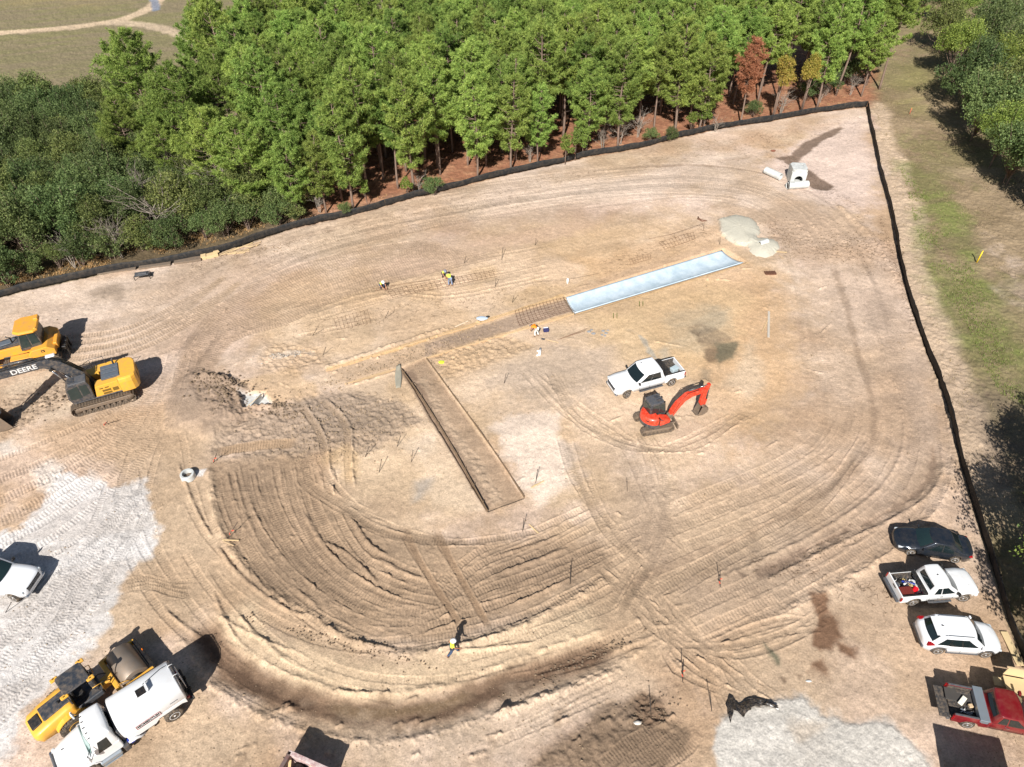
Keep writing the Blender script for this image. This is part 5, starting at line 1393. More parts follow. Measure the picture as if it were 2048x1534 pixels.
# ================================================================== MACHINES
def crawler(parent, y, length, r, w, shoe=.17, sprocket=M_DIRTY, frame=M_DIRTY, up=.0, rollers=7):
    """one track: belt of shoes, frame, idler and sprocket; length = axle distance"""
    h = length / 2; per = 2 * length + 2 * math.pi * r; n = int(per / shoe); t_ = MB()
    belt = []
    for k in range(n):
        s = per * k / n
        if s < length: x, z, a = -h + s, 2 * r, 0.0
        elif s < length + math.pi * r: q = (s - length) / r; x, z, a = h + r * math.sin(q), r + r * math.cos(q), q
        elif s < 2 * length + math.pi * r: x, z, a = h - (s - length - math.pi * r), 0.0, math.pi
        else: q = (s - 2 * length - math.pi * r) / r; x, z, a = -h - r * math.sin(q), r - r * math.cos(q), math.pi + q
        zz = z + (.012 if a == math.pi else 0)
        t_.box((x, y, zz + .03), (shoe * .86, w, .035), ry=a)
        nx, nz = math.sin(a), math.cos(a)
        t_.box((x + nx * .035, y, zz + .03 + nz * .035), (.03, w, .05), ry=a)
    # inner chain
    ri = r - .06; pts = [(-h, 2 * r - .06), (h, 2 * r - .06)] + [(h + ri * math.sin(q), r + ri * math.cos(q)) for q in np.linspace(.2, math.pi - .2, 8)] + [(h, .08), (-h, .08)] + [(-h - ri * math.sin(q), r - ri * math.cos(q)) for q in np.linspace(.2, math.pi - .2, 8)]
    n_ = len(pts); A = [(x, y - w * .2, z + .03) for x, z in pts]; B = [(x, y + w * .2, z + .03) for x, z in pts]
    t_.add(A + B, [(i, (i + 1) % n_, (i + 1) % n_ + n_, i + n_) for i in range(n_)])
    o = t_.build("track", M_TRACK, parent)
    f = MB(); f.rbox((0, y, r + .03), (length * .96, w * .5, r * .75), .05); f.build("track_frame", frame, o, bevel=.01)
    f = MB(); f.rbox((0, y, r * 1.45 + .03), (length * .8, w * .34, .10), .03)
    for k in range(rollers): lathe_y(f, [(-w * .24, .1), (w * .24, .1)], 10, cx=-h * .82 + length * .82 * k / (rollers - 1), cy=y, cz=.17)
    f.build("rollers", M_TRACK, o)
    for x in (-h, h):
        s_ = MB(); lathe_y(s_, [(-w * .16, .02), (-w * .16, r * .82), (w * .16, r * .82), (w * .16, r * .5), (w * .22, r * .4), (w * .22, .02)], 18, cx=x, cy=y, cz=r + .03)
        s_.build("sprocket" if x < 0 else "idler", sprocket, o)
    return o
def beam(parent, name, prof, w, m, bevel=.02):
    mb = MB(); mb.prism(prof, -w / 2, w / 2); return mb.build(name, m, parent, bevel=bevel)
def ram(parent, a, b, r, y=0, name="hydraulic_ram", body=M_CHAR, split=.55):
    a = Vector((a[0], y, a[1])); b = Vector((b[0], y, b[1])); c = a + (b - a) * split
    o = MB().cyl(a, c, r, 12).build(name, body, parent); MB().cyl(c, b, r * .55, 10).build("rod", M_CHROME, o); return o
def bucket_mesh(parent, px, pz, ang, w, s, m, teeth=6, name="bucket"):
    """bucket hung from pin (px, pz); ang turns its profile; open mouth with teeth"""
    outer = [(0, 0), (.18, .10), (.52, .02), (.86, -.22), (1.0, -.58), (.92, -.92), (.66, -1.16), (.30, -1.24), (-.22, -1.22)]
    M = Matrix.Rotation(ang, 4, 'Y')
    tr = lambda x, z: (px + (M @ Vector((x * s, 0, z * s))).x, pz + (M @ Vector((x * s, 0, z * s))).z)
    t_ = .03 / s
    inn = []
    for i, (x, z) in enumerate(outer):
        cx, cz = .30, -.55; d = math.hypot(x - cx, z - cz); inn.append((x + (cx - x) / d * t_ * 1.3, z + (cz - z) / d * t_ * 1.3))
    ring = [tr(*p) for p in outer] + [tr(*p) for p in inn[::-1]]
    b = MB(); b.prism(ring, -w / 2, w / 2)
    side = [tr(*p) for p in outer]
    for sg in (-1, 1): b.prism(side, sg * w / 2, sg * (w / 2 - .03))
    o = b.build(name, m, parent)
    for k in range(teeth):
        y = -w / 2 + .07 + (w - .14) * k / (teeth - 1); q = MB(); a, c = tr(-.18, -1.22), tr(-.46, -1.18)
        q.tube([(a[0], y, a[1]), (c[0], y, c[1])], [.05 * min(1, s + .2), .02], 4, smooth=False); q.build("tooth", M_DIRTY, o)
    return o

# -- big yellow excavator on the left ---------------------------------
near = np.array([-32.24, 39.87]); hd = R(205.3)
ctr = near + 1.62 * np.array([-math.sin(R(25.3)), math.cos(R(25.3))])
ex = empty("excavator", (ctr[0], ctr[1], hz(*ctr)), hd, "large yellow excavator with a long charcoal boom reaching off the left edge", "excavator")
for sg in (-1, 1): crawler(ex, sg * 1.25, 3.75, .44, .70, shoe=.20, rollers=8)
b = MB(); b.rbox((0, 0, .62), (2.6, 1.9, .34), .1); b.cyl((0, 0, .7), (0, 0, 1.08), .68, 28); b.build("undercarriage", M_DIRTY, ex)
up = bpy.data.objects.new("upper", None)
def upper_body():
    u = R(1.0)
    M = Matrix.Rotation(u, 4, 'Z')
    def B(mb, name, m, parent=ex, **k): mb.xf(M); return mb.build(name, m, parent, **k)
    d = MB(); d.rbox((-.2, 0, 1.16), (4.3, 2.7, .2), .1); dk = B(d, "deck", M_CHAR)
    # engine house: side cabinets in yellow, curved counterweight behind
    rings = []
    for x, hw_ in ((-2.95, .85), (-2.82, 1.18), (-2.55, 1.38), (-2.2, 1.42), (-1.6, 1.40)):
        rings.append([(x, -hw_, 1.05), (x, -hw_, 2.0), (x, -hw_ + .06, 2.28), (x, -hw_ + .22, 2.36), (x, hw_ - .22, 2.36), (x, hw_ - .06, 2.28), (x, hw_, 2.0), (x, hw_, 1.05)])
    c = MB(); c.loft(rings, smooth=False); cw = B(c, "counterweight", M_YEL, bevel=.04)
    g = MB()
    for i in range(2): g.rbox((-2.05, 0, 0), (.01, .01, .01), .002)
    for sg in (-1, 1):
        h = MB(); h.prism([(-1.6, 1.26), (.25, 1.26), (.05, 2.22), (-1.6, 2.30)], sg * 1.38, sg * .55); hb = B(h, "side_cabinet", M_YEL, bevel=.03)
        for (x0, z0, wx, wz) in ((-.70, 1.95, .30, .10), (-.30, 1.95, .26, .10), (-.62, 1.68, .62, .20), (-.62, 1.42, .62, .18), (-1.25, 1.6, .42, .34)):
            q = MB(); q.rbox((x0, sg * 1.385, z0), (wx, .02, wz), .008)
            for k in range(4): q.box((x0, sg * 1.397, z0 - wz * .36 + wz * .24 * k), (wx * .94, .012, .012))
            B(q, "vent", mat("vent_dark_yellow", srgb(120, 92, 34), .6), hb)
    for yy in (-.45, .5):
        q = MB(); q.rbox((-2.82, yy, 1.7), (.3, .34, .5), .01); B(q, "rear_vent", mat("vent_dark_yellow", srgb(120, 92, 34), .6), cw)
    h = MB(); h.rbox((-1.15, .05, 2.34), (1.35, 1.7, .12), .05); hd_ = B(h, "engine_hood", M_GREY, bevel=.01)
    h = MB()
    for k in range(3): h.rbox((-1.15, -.55 + .55 * k, 2.41), (1.25, .46, .04), .02)
    h.rbox((-.75, .1, 2.445), (.2, .04, .03), .01); B(h, "hood_panel", mat("slate_grey_panel", srgb(86, 96, 106), .45, var=.08, dirt=DUST, dirt_amt=.15), hd_)
    h = MB(); h.tube([(-1.5, -.75, 2.35), (-1.5, -.75, 2.85), (-1.62, -.75, 2.95)], .07, 10); B(h, "exhaust", M_CHAR, hd_)
    h = MB(); h.rbox((.15, -.75, 1.75), (1.0, .95, .95), .06); B(h, "tank_box", M_YEL, dk, bevel=.02)
    h = MB(); h.rbox((1.0, -.9, 1.55), (.8, .62, .55), .05); B(h, "tool_box", M_YEL, dk, bevel=.02)
    h = MB()
    for a_, b_ in (((1.35, -1.25, 1.3), (1.35, -1.25, 2.35)), ((.1, -1.25, 2.2), (.1, -1.25, 3.0)), ((-.9, -1.25, 2.3), (-.9, -1.25, 3.0)), ((1.35, -1.25, 2.35), (.1, -1.25, 3.0)), ((.1, -1.25, 3.0), (-.9, -1.25, 3.0)), ((1.0, -.6, 2.2), (.2, -.5, 2.9))): h.tube([a_, b_], .022, 6)
    B(h, "handrail", M_CHAR, dk)
    # cab on the side towards the camera
    cb = MB(); prof = [(.35, 1.25), (1.95, 1.25), (2.08, 1.7), (1.92, 2.75), (1.70, 2.98), (.42, 2.98), (.30, 2.6)]
    cb.prism(prof, .42, 1.40); cab = B(cb, "cab", M_CHAR, bevel=.05)
    r_ = MB(); r_.rbox((1.05, .91, 3.02), (1.30, .94, .09), .08); B(r_, "cab_roof", M_GREY, cab)
    r_ = MB(); r_.rbox((1.45, .91, 3.075), (.52, .66, .03), .04); B(r_, "roof_hatch", M_CHAR, cab)
    gl = MB(); gl.prism([(1.12, 1.62), (1.93, 1.62), (1.86, 2.62), (1.12, 2.78)], 1.403, 1.415); B(gl, "side_window", M_GLASS2, cab, bevel=.004)
    gl = MB(); gl.prism([(.50, 1.85), (1.03, 1.70), (1.03, 2.78), (.50, 2.72)], 1.403, 1.415); B(gl, "side_window", M_GLASS2, cab, bevel=.004)
    gl = MB(); gl.add([(2.09, .50, 1.72), (2.09, 1.32, 1.72), (1.94, 1.32, 2.70), (1.94, .50, 2.70), (2.07, .50, 1.72), (2.07, 1.32, 1.72), (1.92, 1.32, 2.70), (1.92, .50, 2.70)], [(0, 1, 2, 3), (7, 6, 5, 4), (0, 4, 5, 1), (1, 5, 6, 2), (2, 6, 7, 3), (3, 7, 4, 0)]); B(gl, "windshield", M_GLASS2, cab)
    # boom, stick and bucket share the plane y = 0
    def T(mb): return mb
    bm_ = MB(); bm_.prism([(.0, 1.55), (.45, 1.35), (1.0, 2.4), (1.9, 3.7), (2.8, 4.35), (6.7, 4.38), (7.0, 4.5), (6.95, 4.74), (6.6, 4.88), (2.9, 5.02), (2.2, 4.98), (1.5, 4.5), (.5, 3.1)], -.24, .24); bo = B(bm_, "boom", M_CHAR, bevel=.03)
    for sg in (-1, 1):
        a_ = MB(); a_.cyl((1.2, sg * .40, 1.4), (1.85, sg * .40, 2.8), .11, 12); rm = B(a_, "boom_ram", M_CHAR, bo)
        a_ = MB(); a_.cyl((1.85, sg * .40, 2.8), (2.35, sg * .36, 4.1), .06, 10); B(a_, "rod", M_CHROME, rm)
        a_ = MB(); a_.tube([(.4, sg * .13, 3.05), (1.4, sg * .15, 4.55), (2.15, sg * .15, 5.1), (3.0, sg * .14, 5.14), (5.9, sg * .13, 5.0)], .035, 6); B(a_, "hydraulic_pipe", M_BLACKM, bo)
    a_ = MB(); a_.cyl((2.35, -.44, 4.15), (2.35, .44, 4.15), .13, 14); B(a_, "pivot_pin", M_BLACKM, bo)
    a_ = MB(); a_.cyl((3.1, 0, 5.24), (4.7, 0, 5.34), .10, 12); rm = B(a_, "stick_ram", M_CHAR, bo); a_ = MB(); a_.cyl((4.7, 0, 5.34), (7.3, 0, 5.5), .055, 10); B(a_, "rod", M_CHROME, rm)
    a_ = MB(); a_.rbox((2.0, .02, 5.16), (.66, .36, .14), .08); B(a_, "work_light_cover", M_STEELRIM, bo)
    st = MB(); st.prism([(6.55, 4.4), (7.2, 5.6), (7.55, 5.6), (7.5, 4.6), (7.3, 1.5), (7.1, 1.2), (6.85, 1.4)], -.19, .19); so_ = B(st, "stick", M_CHAR, bevel=.02)
    a_ = MB(); a_.cyl((7.7, 0, 4.6), (7.65, 0, 2.1), .08, 10); B(a_, "bucket_ram", M_CHAR, so_)
    tx = text_mesh("DEERE", .56, M_STEELRIM, bo, "lettering", M @ Matrix.Translation((3.95, .252, 4.69)) @ Matrix.Rotation(R(.5), 4, 'Y') @ Matrix.Rotation(math.pi, 4, 'Z') @ Matrix.Rotation(R(90), 4, 'X'), depth=.004, bold=.012, sx=1.1)
    o = bucket_mesh(ex, 7.0, 1.35, R(8), 1.3, 1.1, M_DIRTY, 6)
    o.matrix_local = M
upper_body()

# -- yellow crawler dozer, partly beyond the left edge --------------------
dz = empty("bulldozer", (-40.8, 46.1, hz(-40.8, 46.1)), R(201), "yellow crawler bulldozer behind the excavator's boom, cut by the left edge", "bulldozer")
dz.scale = (1.2, 1.2, 1.14)
for sg in (-1, 1): crawler(dz, sg * 1.0, 2.75, .44, .62, shoe=.19, frame=M_YEL2, rollers=6)
b = MB(); b.rbox((0, 0, .85), (3.2, 1.4, .6), .05); b.build("main_frame", M_BLACKM, dz)
b = MB(); b.prism([(-1.75, 1.0), (-.1, 1.0), (-.1, 1.32), (-.35, 1.62), (-1.35, 1.75), (-1.78, 1.45)], -1.28, 1.28); fd = b.build("fender", M_YEL2, dz, bevel=.04)
for sg in (-1, 1):
    b = MB(); b.prism([(-.25, 1.2), (2.3, 1.0), (2.35, 1.5), (1.9, 1.72), (-.1, 1.85)], sg * .48, sg * .66); b.build("engine_side_panel", M_YEL2, dz, bevel=.03)
    b = MB(); b.rbox((.4, sg * .98, 1.12), (1.5, .6, .06), .03); b.build("side_step", M_YEL2, dz)
b = MB(); b.prism([(-.1, 1.7), (2.2, 1.45), (2.3, 1.62), (1.9, 1.82), (.1, 2.12)], -.44, .44); hdz = b.build("engine_hood", M_CHAR, dz, bevel=.04)
b = MB(); b.rbox((1.2, 0, 1.93), (1.1, .5, .05), .03, ry=R(8)); b.build("hood_panel", mat("slate_grey_panel", srgb(86, 96, 106), .45), hdz)
b = MB(); b.tube([(.75, .28, 1.9), (.75, .28, 2.45), (.95, .28, 2.6)], .06, 10); b.build("exhaust", M_CHAR, hdz)
b = MB(); b.prism([(-1.05, 1.6), (.32, 1.45), (.20, 2.2), (.02, 2.95), (-1.0, 2.95), (-1.12, 2.2)], -.82, .82); cb = b.build("cab", M_CHAR, dz, bevel=.05)
b = MB()
pts = [(-1.25, -.82), (-1.02, -1.02), (-.1, -1.02), (.30, -.72), (.30, .72), (-.1, 1.02), (-1.02, 1.02), (-1.25, .82)]
b.loft([[(x * .96, y * .96, 2.94) for x, y in pts], [(x, y, 3.0) for x, y in pts], [(x, y, 3.08) for x, y in pts], [(x * .92 - .03, y * .88, 3.15) for x, y in pts]], smooth=False); rf = b.build("cab_roof", M_YEL2, dz, bevel=.02)
for sg in (-1, 1):
    b = MB(); b.prism([(-.42, 1.75), (.20, 1.72), (.12, 2.2), (-.02, 2.8), (-.42, 2.82)], sg * .823, sg * .84); b.build("side_window", M_GLASS2, cb, bevel=.004)
    b = MB(); b.prism([(-1.02, 1.8), (-.5, 1.76), (-.5, 2.82), (-.96, 2.82)], sg * .823, sg * .84); b.build("side_window", M_GLASS2, cb, bevel=.004)
b = MB(); b.add([(.335, -.7, 1.6), (.335, .7, 1.6), (.05, .7, 2.85), (.05, -.7, 2.85), (.31, -.7, 1.6), (.31, .7, 1.6), (.02, .7, 2.85), (.02, -.7, 2.85)], [(0, 1, 2, 3), (7, 6, 5, 4), (0, 4, 5, 1), (1, 5, 6, 2), (2, 6, 7, 3), (3, 7, 4, 0)]); b.build("windshield", M_GLASS2, cb)
b = MB(); b.rbox((-1.1, -.5, 3.2), (.26, .5, .18), .03); b.rbox((-1.1, .7, 3.13), (.14, .14, .12), .04); b.build("roof_lamp", M_YEL2, rf)
b = MB(); b.rbox((-1.78, 0, 1.35), (.25, 1.5, .5), .04); b.build("fuel_tank", M_YEL2, dz, bevel=.02)
b = MB(); b.rbox((-1.03, 1.292, 1.46), (.22, .012, .2), .004)
b.build("badge", M_TRIM, fd)
b = MB(); b.prism([(-.07, -.05), (.02, -.06), (.07, .0), (.03, .02), (.07, .06), (.0, .03), (-.05, .05), (-.03, 0)], 1.30, 1.306); b.build("deer_emblem", M_YEL2, fd, loc=(-1.03, 0, 1.46))
bl = MB(); rings = []
for y in np.linspace(-1.6, 1.6, 9):
    rings.append([(2.85, y, .05), (2.95, y, .05), (2.78, y, .55), (2.9, y, 1.15), (2.8, y, 1.15), (2.68, y, .55)])
bl.loft(rings, smooth=True); bo = bl.build("blade", M_YEL2, dz)
for sg in (-1, 1): bq = MB(); bq.rbox((1.9, sg * .72, .5), (1.9, .16, .22), .04); bq.build("push_arm", M_YEL2, dz)
b = MB()
for y in (-.5, 0, .5): b.rbox((-2.25, y, .65), (.12, .12, .95), .02)
b.rbox((-2.1, 0, .9), (.35, 1.3, .3), .05); b.build("ripper", M_BLACKM, dz, bevel=.01)

# -- orange-red compact excavator beside the white pickup -----------------
near = (np.array(G(1287, 876)) + np.array(G(1343.5, 862))) / 2; hd = R(13.0)
ctr = near + .98 * np.array([-math.sin(hd), math.cos(hd)])
kx = empty("mini_excavator", (ctr[0], ctr[1], hz(*ctr)), hd, "orange-red compact excavator with grey cab, its arm bent down, below the white crew-cab pickup", "excavator")
for sg in (-1, 1): crawler(kx, sg * .80, 2.0, .29, .40, shoe=.12, rollers=6)
b = MB(); b.rbox((0, 0, .42), (1.5, 1.2, .26), .06); b.cyl((0, 0, .5), (0, 0, .74), .42, 22); b.build("undercarriage", M_BLACKM, kx)
b = MB(); b.rbox((1.62, 0, .34), (.10, 1.9, .42), .03); bd = b.build("dozer_blade", M_DIRTY, kx)
for sg in (-1, 1): b = MB(); b.rbox((1.2, sg * .42, .40), (.9, .10, .14), .02); b.build("blade_arm", M_DIRTY, bd)
def kub():
    M = Matrix.Rotation(R(10.0), 4, 'Z')
    def B(mb, name, m, parent=kx, **k): mb.xf(M); return mb.build(name, m, parent, **k)
    # round-tailed body
    def plan(r, n=13): return [(-.18 - r * math.sin(q) * 1.0, r * .98 * math.cos(q)) for q in np.linspace(0, math.pi, n)] + [(.75, -r * .92), (.92, -r * .5), (.92, r * .5), (.75, r * .92)]
    d = MB(); P_ = plan(1.0); d.loft([[(x * .97, y * .97, .72) for x, y in P_], [(x, y, .78) for x, y in P_], [(x, y, .90) for x, y in P_]], smooth=False); B(d, "deck", M_CHAR)
    P_ = [(x, y) for x, y in plan(1.02) if x < .1]
    c = MB(); Q = P_ + [(-.25, -.98), (-.25, .98)]
    c.loft([[(x, y, .88) for x, y in Q], [(x * 1.0, y, 1.1) for x, y in Q], [(x * .98, y * .98, 1.42) for x, y in Q], [(x * .90, y * .92, 1.58) for x, y in Q], [(x * .7, y * .78, 1.63) for x, y in Q]], smooth=True); cw = B(c, "counterweight", M_ORANGE)
    c = MB(); c.loft([[(x * 1.012, y * 1.012, .74) for x, y in Q], [(x * 1.015, y * 1.015, 1.0) for x, y in Q], [(x * 1.0, y * 1.0, 1.06) for x, y in Q]], smooth=False); B(c, "bumper_band", M_CHAR, cw)
    # right-hand cabinet towards the camera
    r_ = MB(); r_.loft([[(-.5, -.98, .9), (-.5, -.3, .9), (-.5, -.3, 1.5), (-.5, -.85, 1.5)], [(.2, -1.0, .9), (.2, -.3, .9), (.2, -.3, 1.46), (.2, -.88, 1.40)], [(.75, -.96, .9), (.75, -.35, .9), (.75, -.35, 1.24), (.75, -.84, 1.16)], [(.92, -.84, .92), (.92, -.45, .92), (.92, -.45, 1.08), (.92, -.78, 1.04)]], smooth=False); B(r_, "side_cabinet", M_ORANGE, bevel=.05)
    r_ = MB(); r_.loft([[(-.32 + .42 * (1 + math.cos(q)) * s_, -.66 + .25 * math.sin(q) * s_, z - .14 * (1 + math.cos(q))) for q in np.linspace(0, 6.28, 15)[:-1]] for s_, z in ((1.0, 1.46), (1.0, 1.53), (.8, 1.56))], smooth=False); B(r_, "hood_cover", M_CHAR, cw)
    q = MB(); q.rbox((-.92, -.5, 1.35), (.24, .3, .1), .02, rz=.5); B(q, "rear_vent", M_TRIM, cw)
    # cab
    cb = MB(); cb.prism([(-.62, .9), (.72, .9), (.80, 1.35), (.62, 2.30), (.42, 2.50), (-.55, 2.50), (-.66, 2.2)], -.22, .82); cab = B(cb, "cab", M_CHAR, bevel=.06)
    r_ = MB(); r_.rbox((-.05, .30, 2.53), (1.16, 1.0, .07), .09); rf = B(r_, "cab_roof", M_GREY, cab)
    for k in range(2): r_ = MB(); r_.rbox((.20, .10 + .4 * k, 2.575), (.42, .30, .025), .04); B(r_, "roof_hatch", M_CHAR, rf)
    for y, x in ((-.2, .5), (.35, .58), (.82, .45), (.8, -.5)): r_ = MB(); r_.rbox((x, y, 2.52), (.12, .14, .12), .03); B(r_, "work_light", M_BLACKM, cab)
    def quad(pts, th, nm):
        n_ = (Vector(pts[1]) - Vector(pts[0])).cross(Vector(pts[2]) - Vector(pts[0])).normalized() * th
        g = MB(); g.add([tuple(Vector(p) + n_) for p in pts] + [tuple(Vector(p) - n_) for p in pts], [(0, 1, 2, 3), (7, 6, 5, 4), (0, 4, 5, 1), (1, 5, 6, 2), (2, 6, 7, 3), (3, 7, 4, 0)]); B(g, nm, M_GLASS2, cab)
    quad([(.805, -.14, 1.35), (.805, .74, 1.35), (.65, .74, 2.26), (.65, -.14, 2.26)], .012, "windshield")
    quad([(-.5, -.225, 1.45), (.1, -.225, 1.45), (.1, -.225, 2.36), (-.5, -.225, 2.36)], .01, "side_window")
    quad([(.18, -.225, 1.45), (.70, -.225, 1.45), (.56, -.225, 2.30), (.18, -.225, 2.36)], .01, "side_window")
    quad([(-.5, .825, 1.45), (.66, .825, 1.45), (.52, .825, 2.32), (-.5, .825, 2.36)], .01, "side_window")
    quad([(-.65, -.1, 1.6), (-.65, .7, 1.6), (-.64, .7, 2.3), (-.64, -.1, 2.3)], .02, "rear_window")
    # swing post and boom, offset to the right of the cab
    Y0 = -.32
    s_ = MB(); s_.rbox((1.12, Y0, .95), (.46, .34, .5), .06); B(s_, "swing_post", M_DIRTY, bevel=.02)
    def arm(prof, w, nm, m, parent=kx): a_ = MB(); a_.prism(prof, Y0 - w / 2, Y0 + w / 2); return B(a_, nm, m, parent, bevel=.025)
    bo = arm([(1.02, .98), (1.36, .90), (1.72, 1.5), (2.25, 2.18), (2.8, 2.42), (3.95, 2.48), (4.05, 2.62), (3.98, 2.78), (2.75, 2.90), (2.25, 2.84), (1.5, 2.2), (1.12, 1.5)], .32, "boom", M_ORANGE)
    def cyl(a_, b_, r, nm, m, parent, y=0): c = MB(); c.cyl((a_[0], Y0 + y, a_[1]), (b_[0], Y0 + y, b_[1]), r, 12); return B(c, nm, m, parent)
    rm = cyl((1.38, .9), (1.85, 1.75), .08, "boom_ram", M_CHAR, bo, -.0); cyl((1.85, 1.75), (2.3, 2.4), .045, "rod", M_CHROME, rm)
    rm = cyl((2.45, 3.06), (3.4, 3.08), .075, "stick_ram", M_CHAR, bo); cyl((3.4, 3.08), (4.25, 3.1), .04, "rod", M_CHROME, rm)
    t_ = text_mesh("KUBOTA", .20, M_STEELRIM, bo, "lettering", M @ Matrix.Translation((3.15, Y0 - .142, 2.74)) @ Matrix.Rotation(R(90), 4, 'X'), depth=.003)
    st = arm([(3.85, 2.55), (4.2, 3.18), (4.38, 3.14), (4.2, 2.5), (4.12, 1.12), (3.86, 1.05), (3.74, 1.3)], .26, "stick", M_ORANGE)
    cyl((4.34, 2.9), (4.37, 1.5), .06, "bucket_ram", M_CHAR, st)
    l_ = arm([(4.27, 1.55), (4.42, 1.5), (4.32, .85), (4.17, .85)], .16, "bucket_link", M_ORANGE, st)
    for sg in (-1, 1):
        c = MB(); c.tube([(1.3, Y0 + sg * .16, 1.3), (1.75, Y0 + sg * .16, 2.3), (2.3, Y0 + sg * .16, 2.95), (3.3, Y0 + sg * .15, 2.98)], .02, 6); B(c, "hose", M_BLACKM, bo)
    o = bucket_mesh(kx, 3.92, 1.02, R(10), .66, .70, M_DIRTY, 5); o.matrix_local = M @ Matrix.Translation((0, Y0, 0))
kub()

# -- soil compactor next to the water truck ---------------------------------
rl = empty("soil_compactor", (0, 0, 0), 0, "yellow single-drum soil compactor with a charcoal canopy, tucked behind the white tank truck", "roller")
def roller(e):
    wheels = []
    b = MB(); b.rbox((-1.4, 0, .95), (2.6, 1.15, .5), .08); b.build("rear_frame", M_BLACKM, e, bevel=.02)
    st = [(-3.05, 1.05, 1.45, .62), (-2.85, .85, 1.60, .80), (-2.2, .8, 1.78, .84), (-1.2, .9, 1.95, .84), (-.85, 1.0, 1.95, .84)]
    hull(st, [], crown=.03, step=.2).build("engine_cover", M_YEL, e)
    b = MB(); b.rbox((-1.55, 0, 1.93), (1.5, .92, .10), .05, ry=R(-5)); b.build("hood_panel", M_CHAR, e, bevel=.01)
    b = MB(); b.rbox((-2.65, 0, 1.70), (.55, .72, .1), .04, ry=R(-12)); rg = b.build("radiator_grille", M_TRIM, e)
    b = MB(); b.tube([(-1.35, -.1, 2.0), (-1.35, -.1, 2.14)], .06, 10); b.build("exhaust", M_BLACKM, e)
    for sg in (-1, 1):
        wheel(e, -1.35, sg * .93, .74, .5, mat("machine_yellow", srgb(232, 166, 40)), .50, 5, side=sg, lug=True)
        f = MB(); rings = []
        for q in np.linspace(.35, 2.6, 10):
            c_, s_ = math.cos(q), math.sin(q); rings.append([(-1.35 + .84 * c_, sg * .68, .74 + .84 * s_), (-1.35 + .84 * c_, sg * 1.12, .74 + .84 * s_), (-1.35 + .90 * c_, sg * 1.12, .74 + .90 * s_), (-1.35 + .90 * c_, sg * .68, .74 + .90 * s_)])
        if sg < 0: f.loft(rings, smooth=False); f.build("fender", M_YEL, e)
    # operator platform and canopy
    b = MB(); b.rbox((-.15, 0, 1.15), (1.45, 1.5, .14), .05); pf = b.build("platform", M_CHAR, e)
    b = MB(); b.rbox((-.45, .0, 1.55), (.5, .55, .2), .06); b.rbox((-.68, .0, 1.9), (.12, .52, .6), .05); b.build("seat", M_TRIM, e)
    b = MB(); b.rbox((.30, 0, 1.6), (.28, .7, .85), .06); cn = b.build("console", M_CHAR, e); b = MB(); b.tube([(.12, .2 * math.cos(q), 1.95 + .2 * math.sin(q)) for q in np.linspace(0, 6.28, 16)], .02, 5); b.build("steering_wheel", M_BLACKM, cn)
    for sg in (-1, 1):
        b = MB(); b.rbox((-.15, sg * .78, 1.32), (1.3, .1, .36), .04); b.build("side_panel", M_GREY, pf)
    cp = MB(); cp.rbox((-.25, 0, 2.86), (1.36, 1.34, .09), .06); cpo = cp.build("canopy", M_CHAR, e, bevel=.01)
    for x, y in ((.38, .66), (.38, -.66), (-.88, .66), (-.88, -.66)):
        p = MB(); p.rbox((x, y, 2.0), (.08, .08, 1.7), .02); p.build("canopy_post", M_CHAR, e)
        p = MB(); p.rbox((x + .10 * (1 if x > 0 else -1), y, 2.84), (.28, .22, .15), .05); p.rbox((x, y * 1.05, 2.84), (.30, .16, .15), .05); p.build("corner_bracket", M_YEL, cpo)
    # front frame and drum
    d = MB(); lathe_y(d, [(-1.06, .2), (-1.06, .72), (-1.03, .75), (1.03, .75), (1.06, .72), (1.06, .2)], 44, cx=2.05, cz=.75); d.build("drum", mat("drum_steel", srgb(150, 136, 122), .5, metal=.45, var=.2, scale=2.5, dirt=SOILC, dirt_amt=.45), e)
    for sg in (-1, 1):
        f = MB(); f.prism([(1.02, .55), (2.95, .55), (3.0, .95), (1.02, 1.05)], sg * 1.12, sg * 1.26); f.build("side_beam", M_YEL, e, bevel=.03)
        f = MB(); lathe_y(f, [(0, .0), (0, .42), (.05 * sg, .42), (.05 * sg, .0)], 20, cx=2.05, cy=sg * 1.08, cz=.75); f.build("drum_hub", M_BLACKM, e)
    f = MB(); f.rbox((2.98, 0, .80), (.24, 2.5, .30), .04); f.build("front_beam", M_BLACKM, e, bevel=.01)
    f = MB(); f.rbox((1.10, 0, .86), (.26, 2.5, .42), .05); f.build("rear_beam", M_YEL, e, bevel=.01)
    f = MB(); f.rbox((.72, 0, .8), (.6, .5, .5), .06); f.build("articulation_joint", M_YEL, e, bevel=.02)
    f = MB(); f.rbox((3.05, .2, 1.0), (.06, .08, .12), .02); f.build("beacon", M_AMBER, e)
    for sg in (-1, 1):
        f = MB(); f.tube([(.55, sg * .72, 1.2), (.62, sg * .74, 2.05), (.2, sg * .74, 2.1)], .025, 6); f.tube([(1.15, sg * 1.0, 1.07), (1.15, sg * 1.0, 1.35), (1.6, sg * 1.12, 1.3), (1.8, sg * 1.16, 1.05)], .02, 6); f.build("handrail", M_YEL, e)
    f = MB(); f.tube([(.4, .3, 1.3), (.7, .35, 1.35), (1.0, .3, 1.1)], .03, 6); f.tube([(.4, -.2, 1.3), (.7, -.3, 1.45), (1.05, -.25, 1.1)], .03, 6); f.build("hose", M_BLACKM, e)
roller(rl)
hd = R(47.5); fx, fy = math.cos(hd), math.sin(hd)
mid_bar = np.array([(-21.98 - 20.29) / 2, (19.92 + 18.57) / 2])
rc = mid_bar - np.array([fx, fy]) * 3.0
rl.location = (rc[0], rc[1], hz(*rc)); rl.rotation_euler[2] = hd

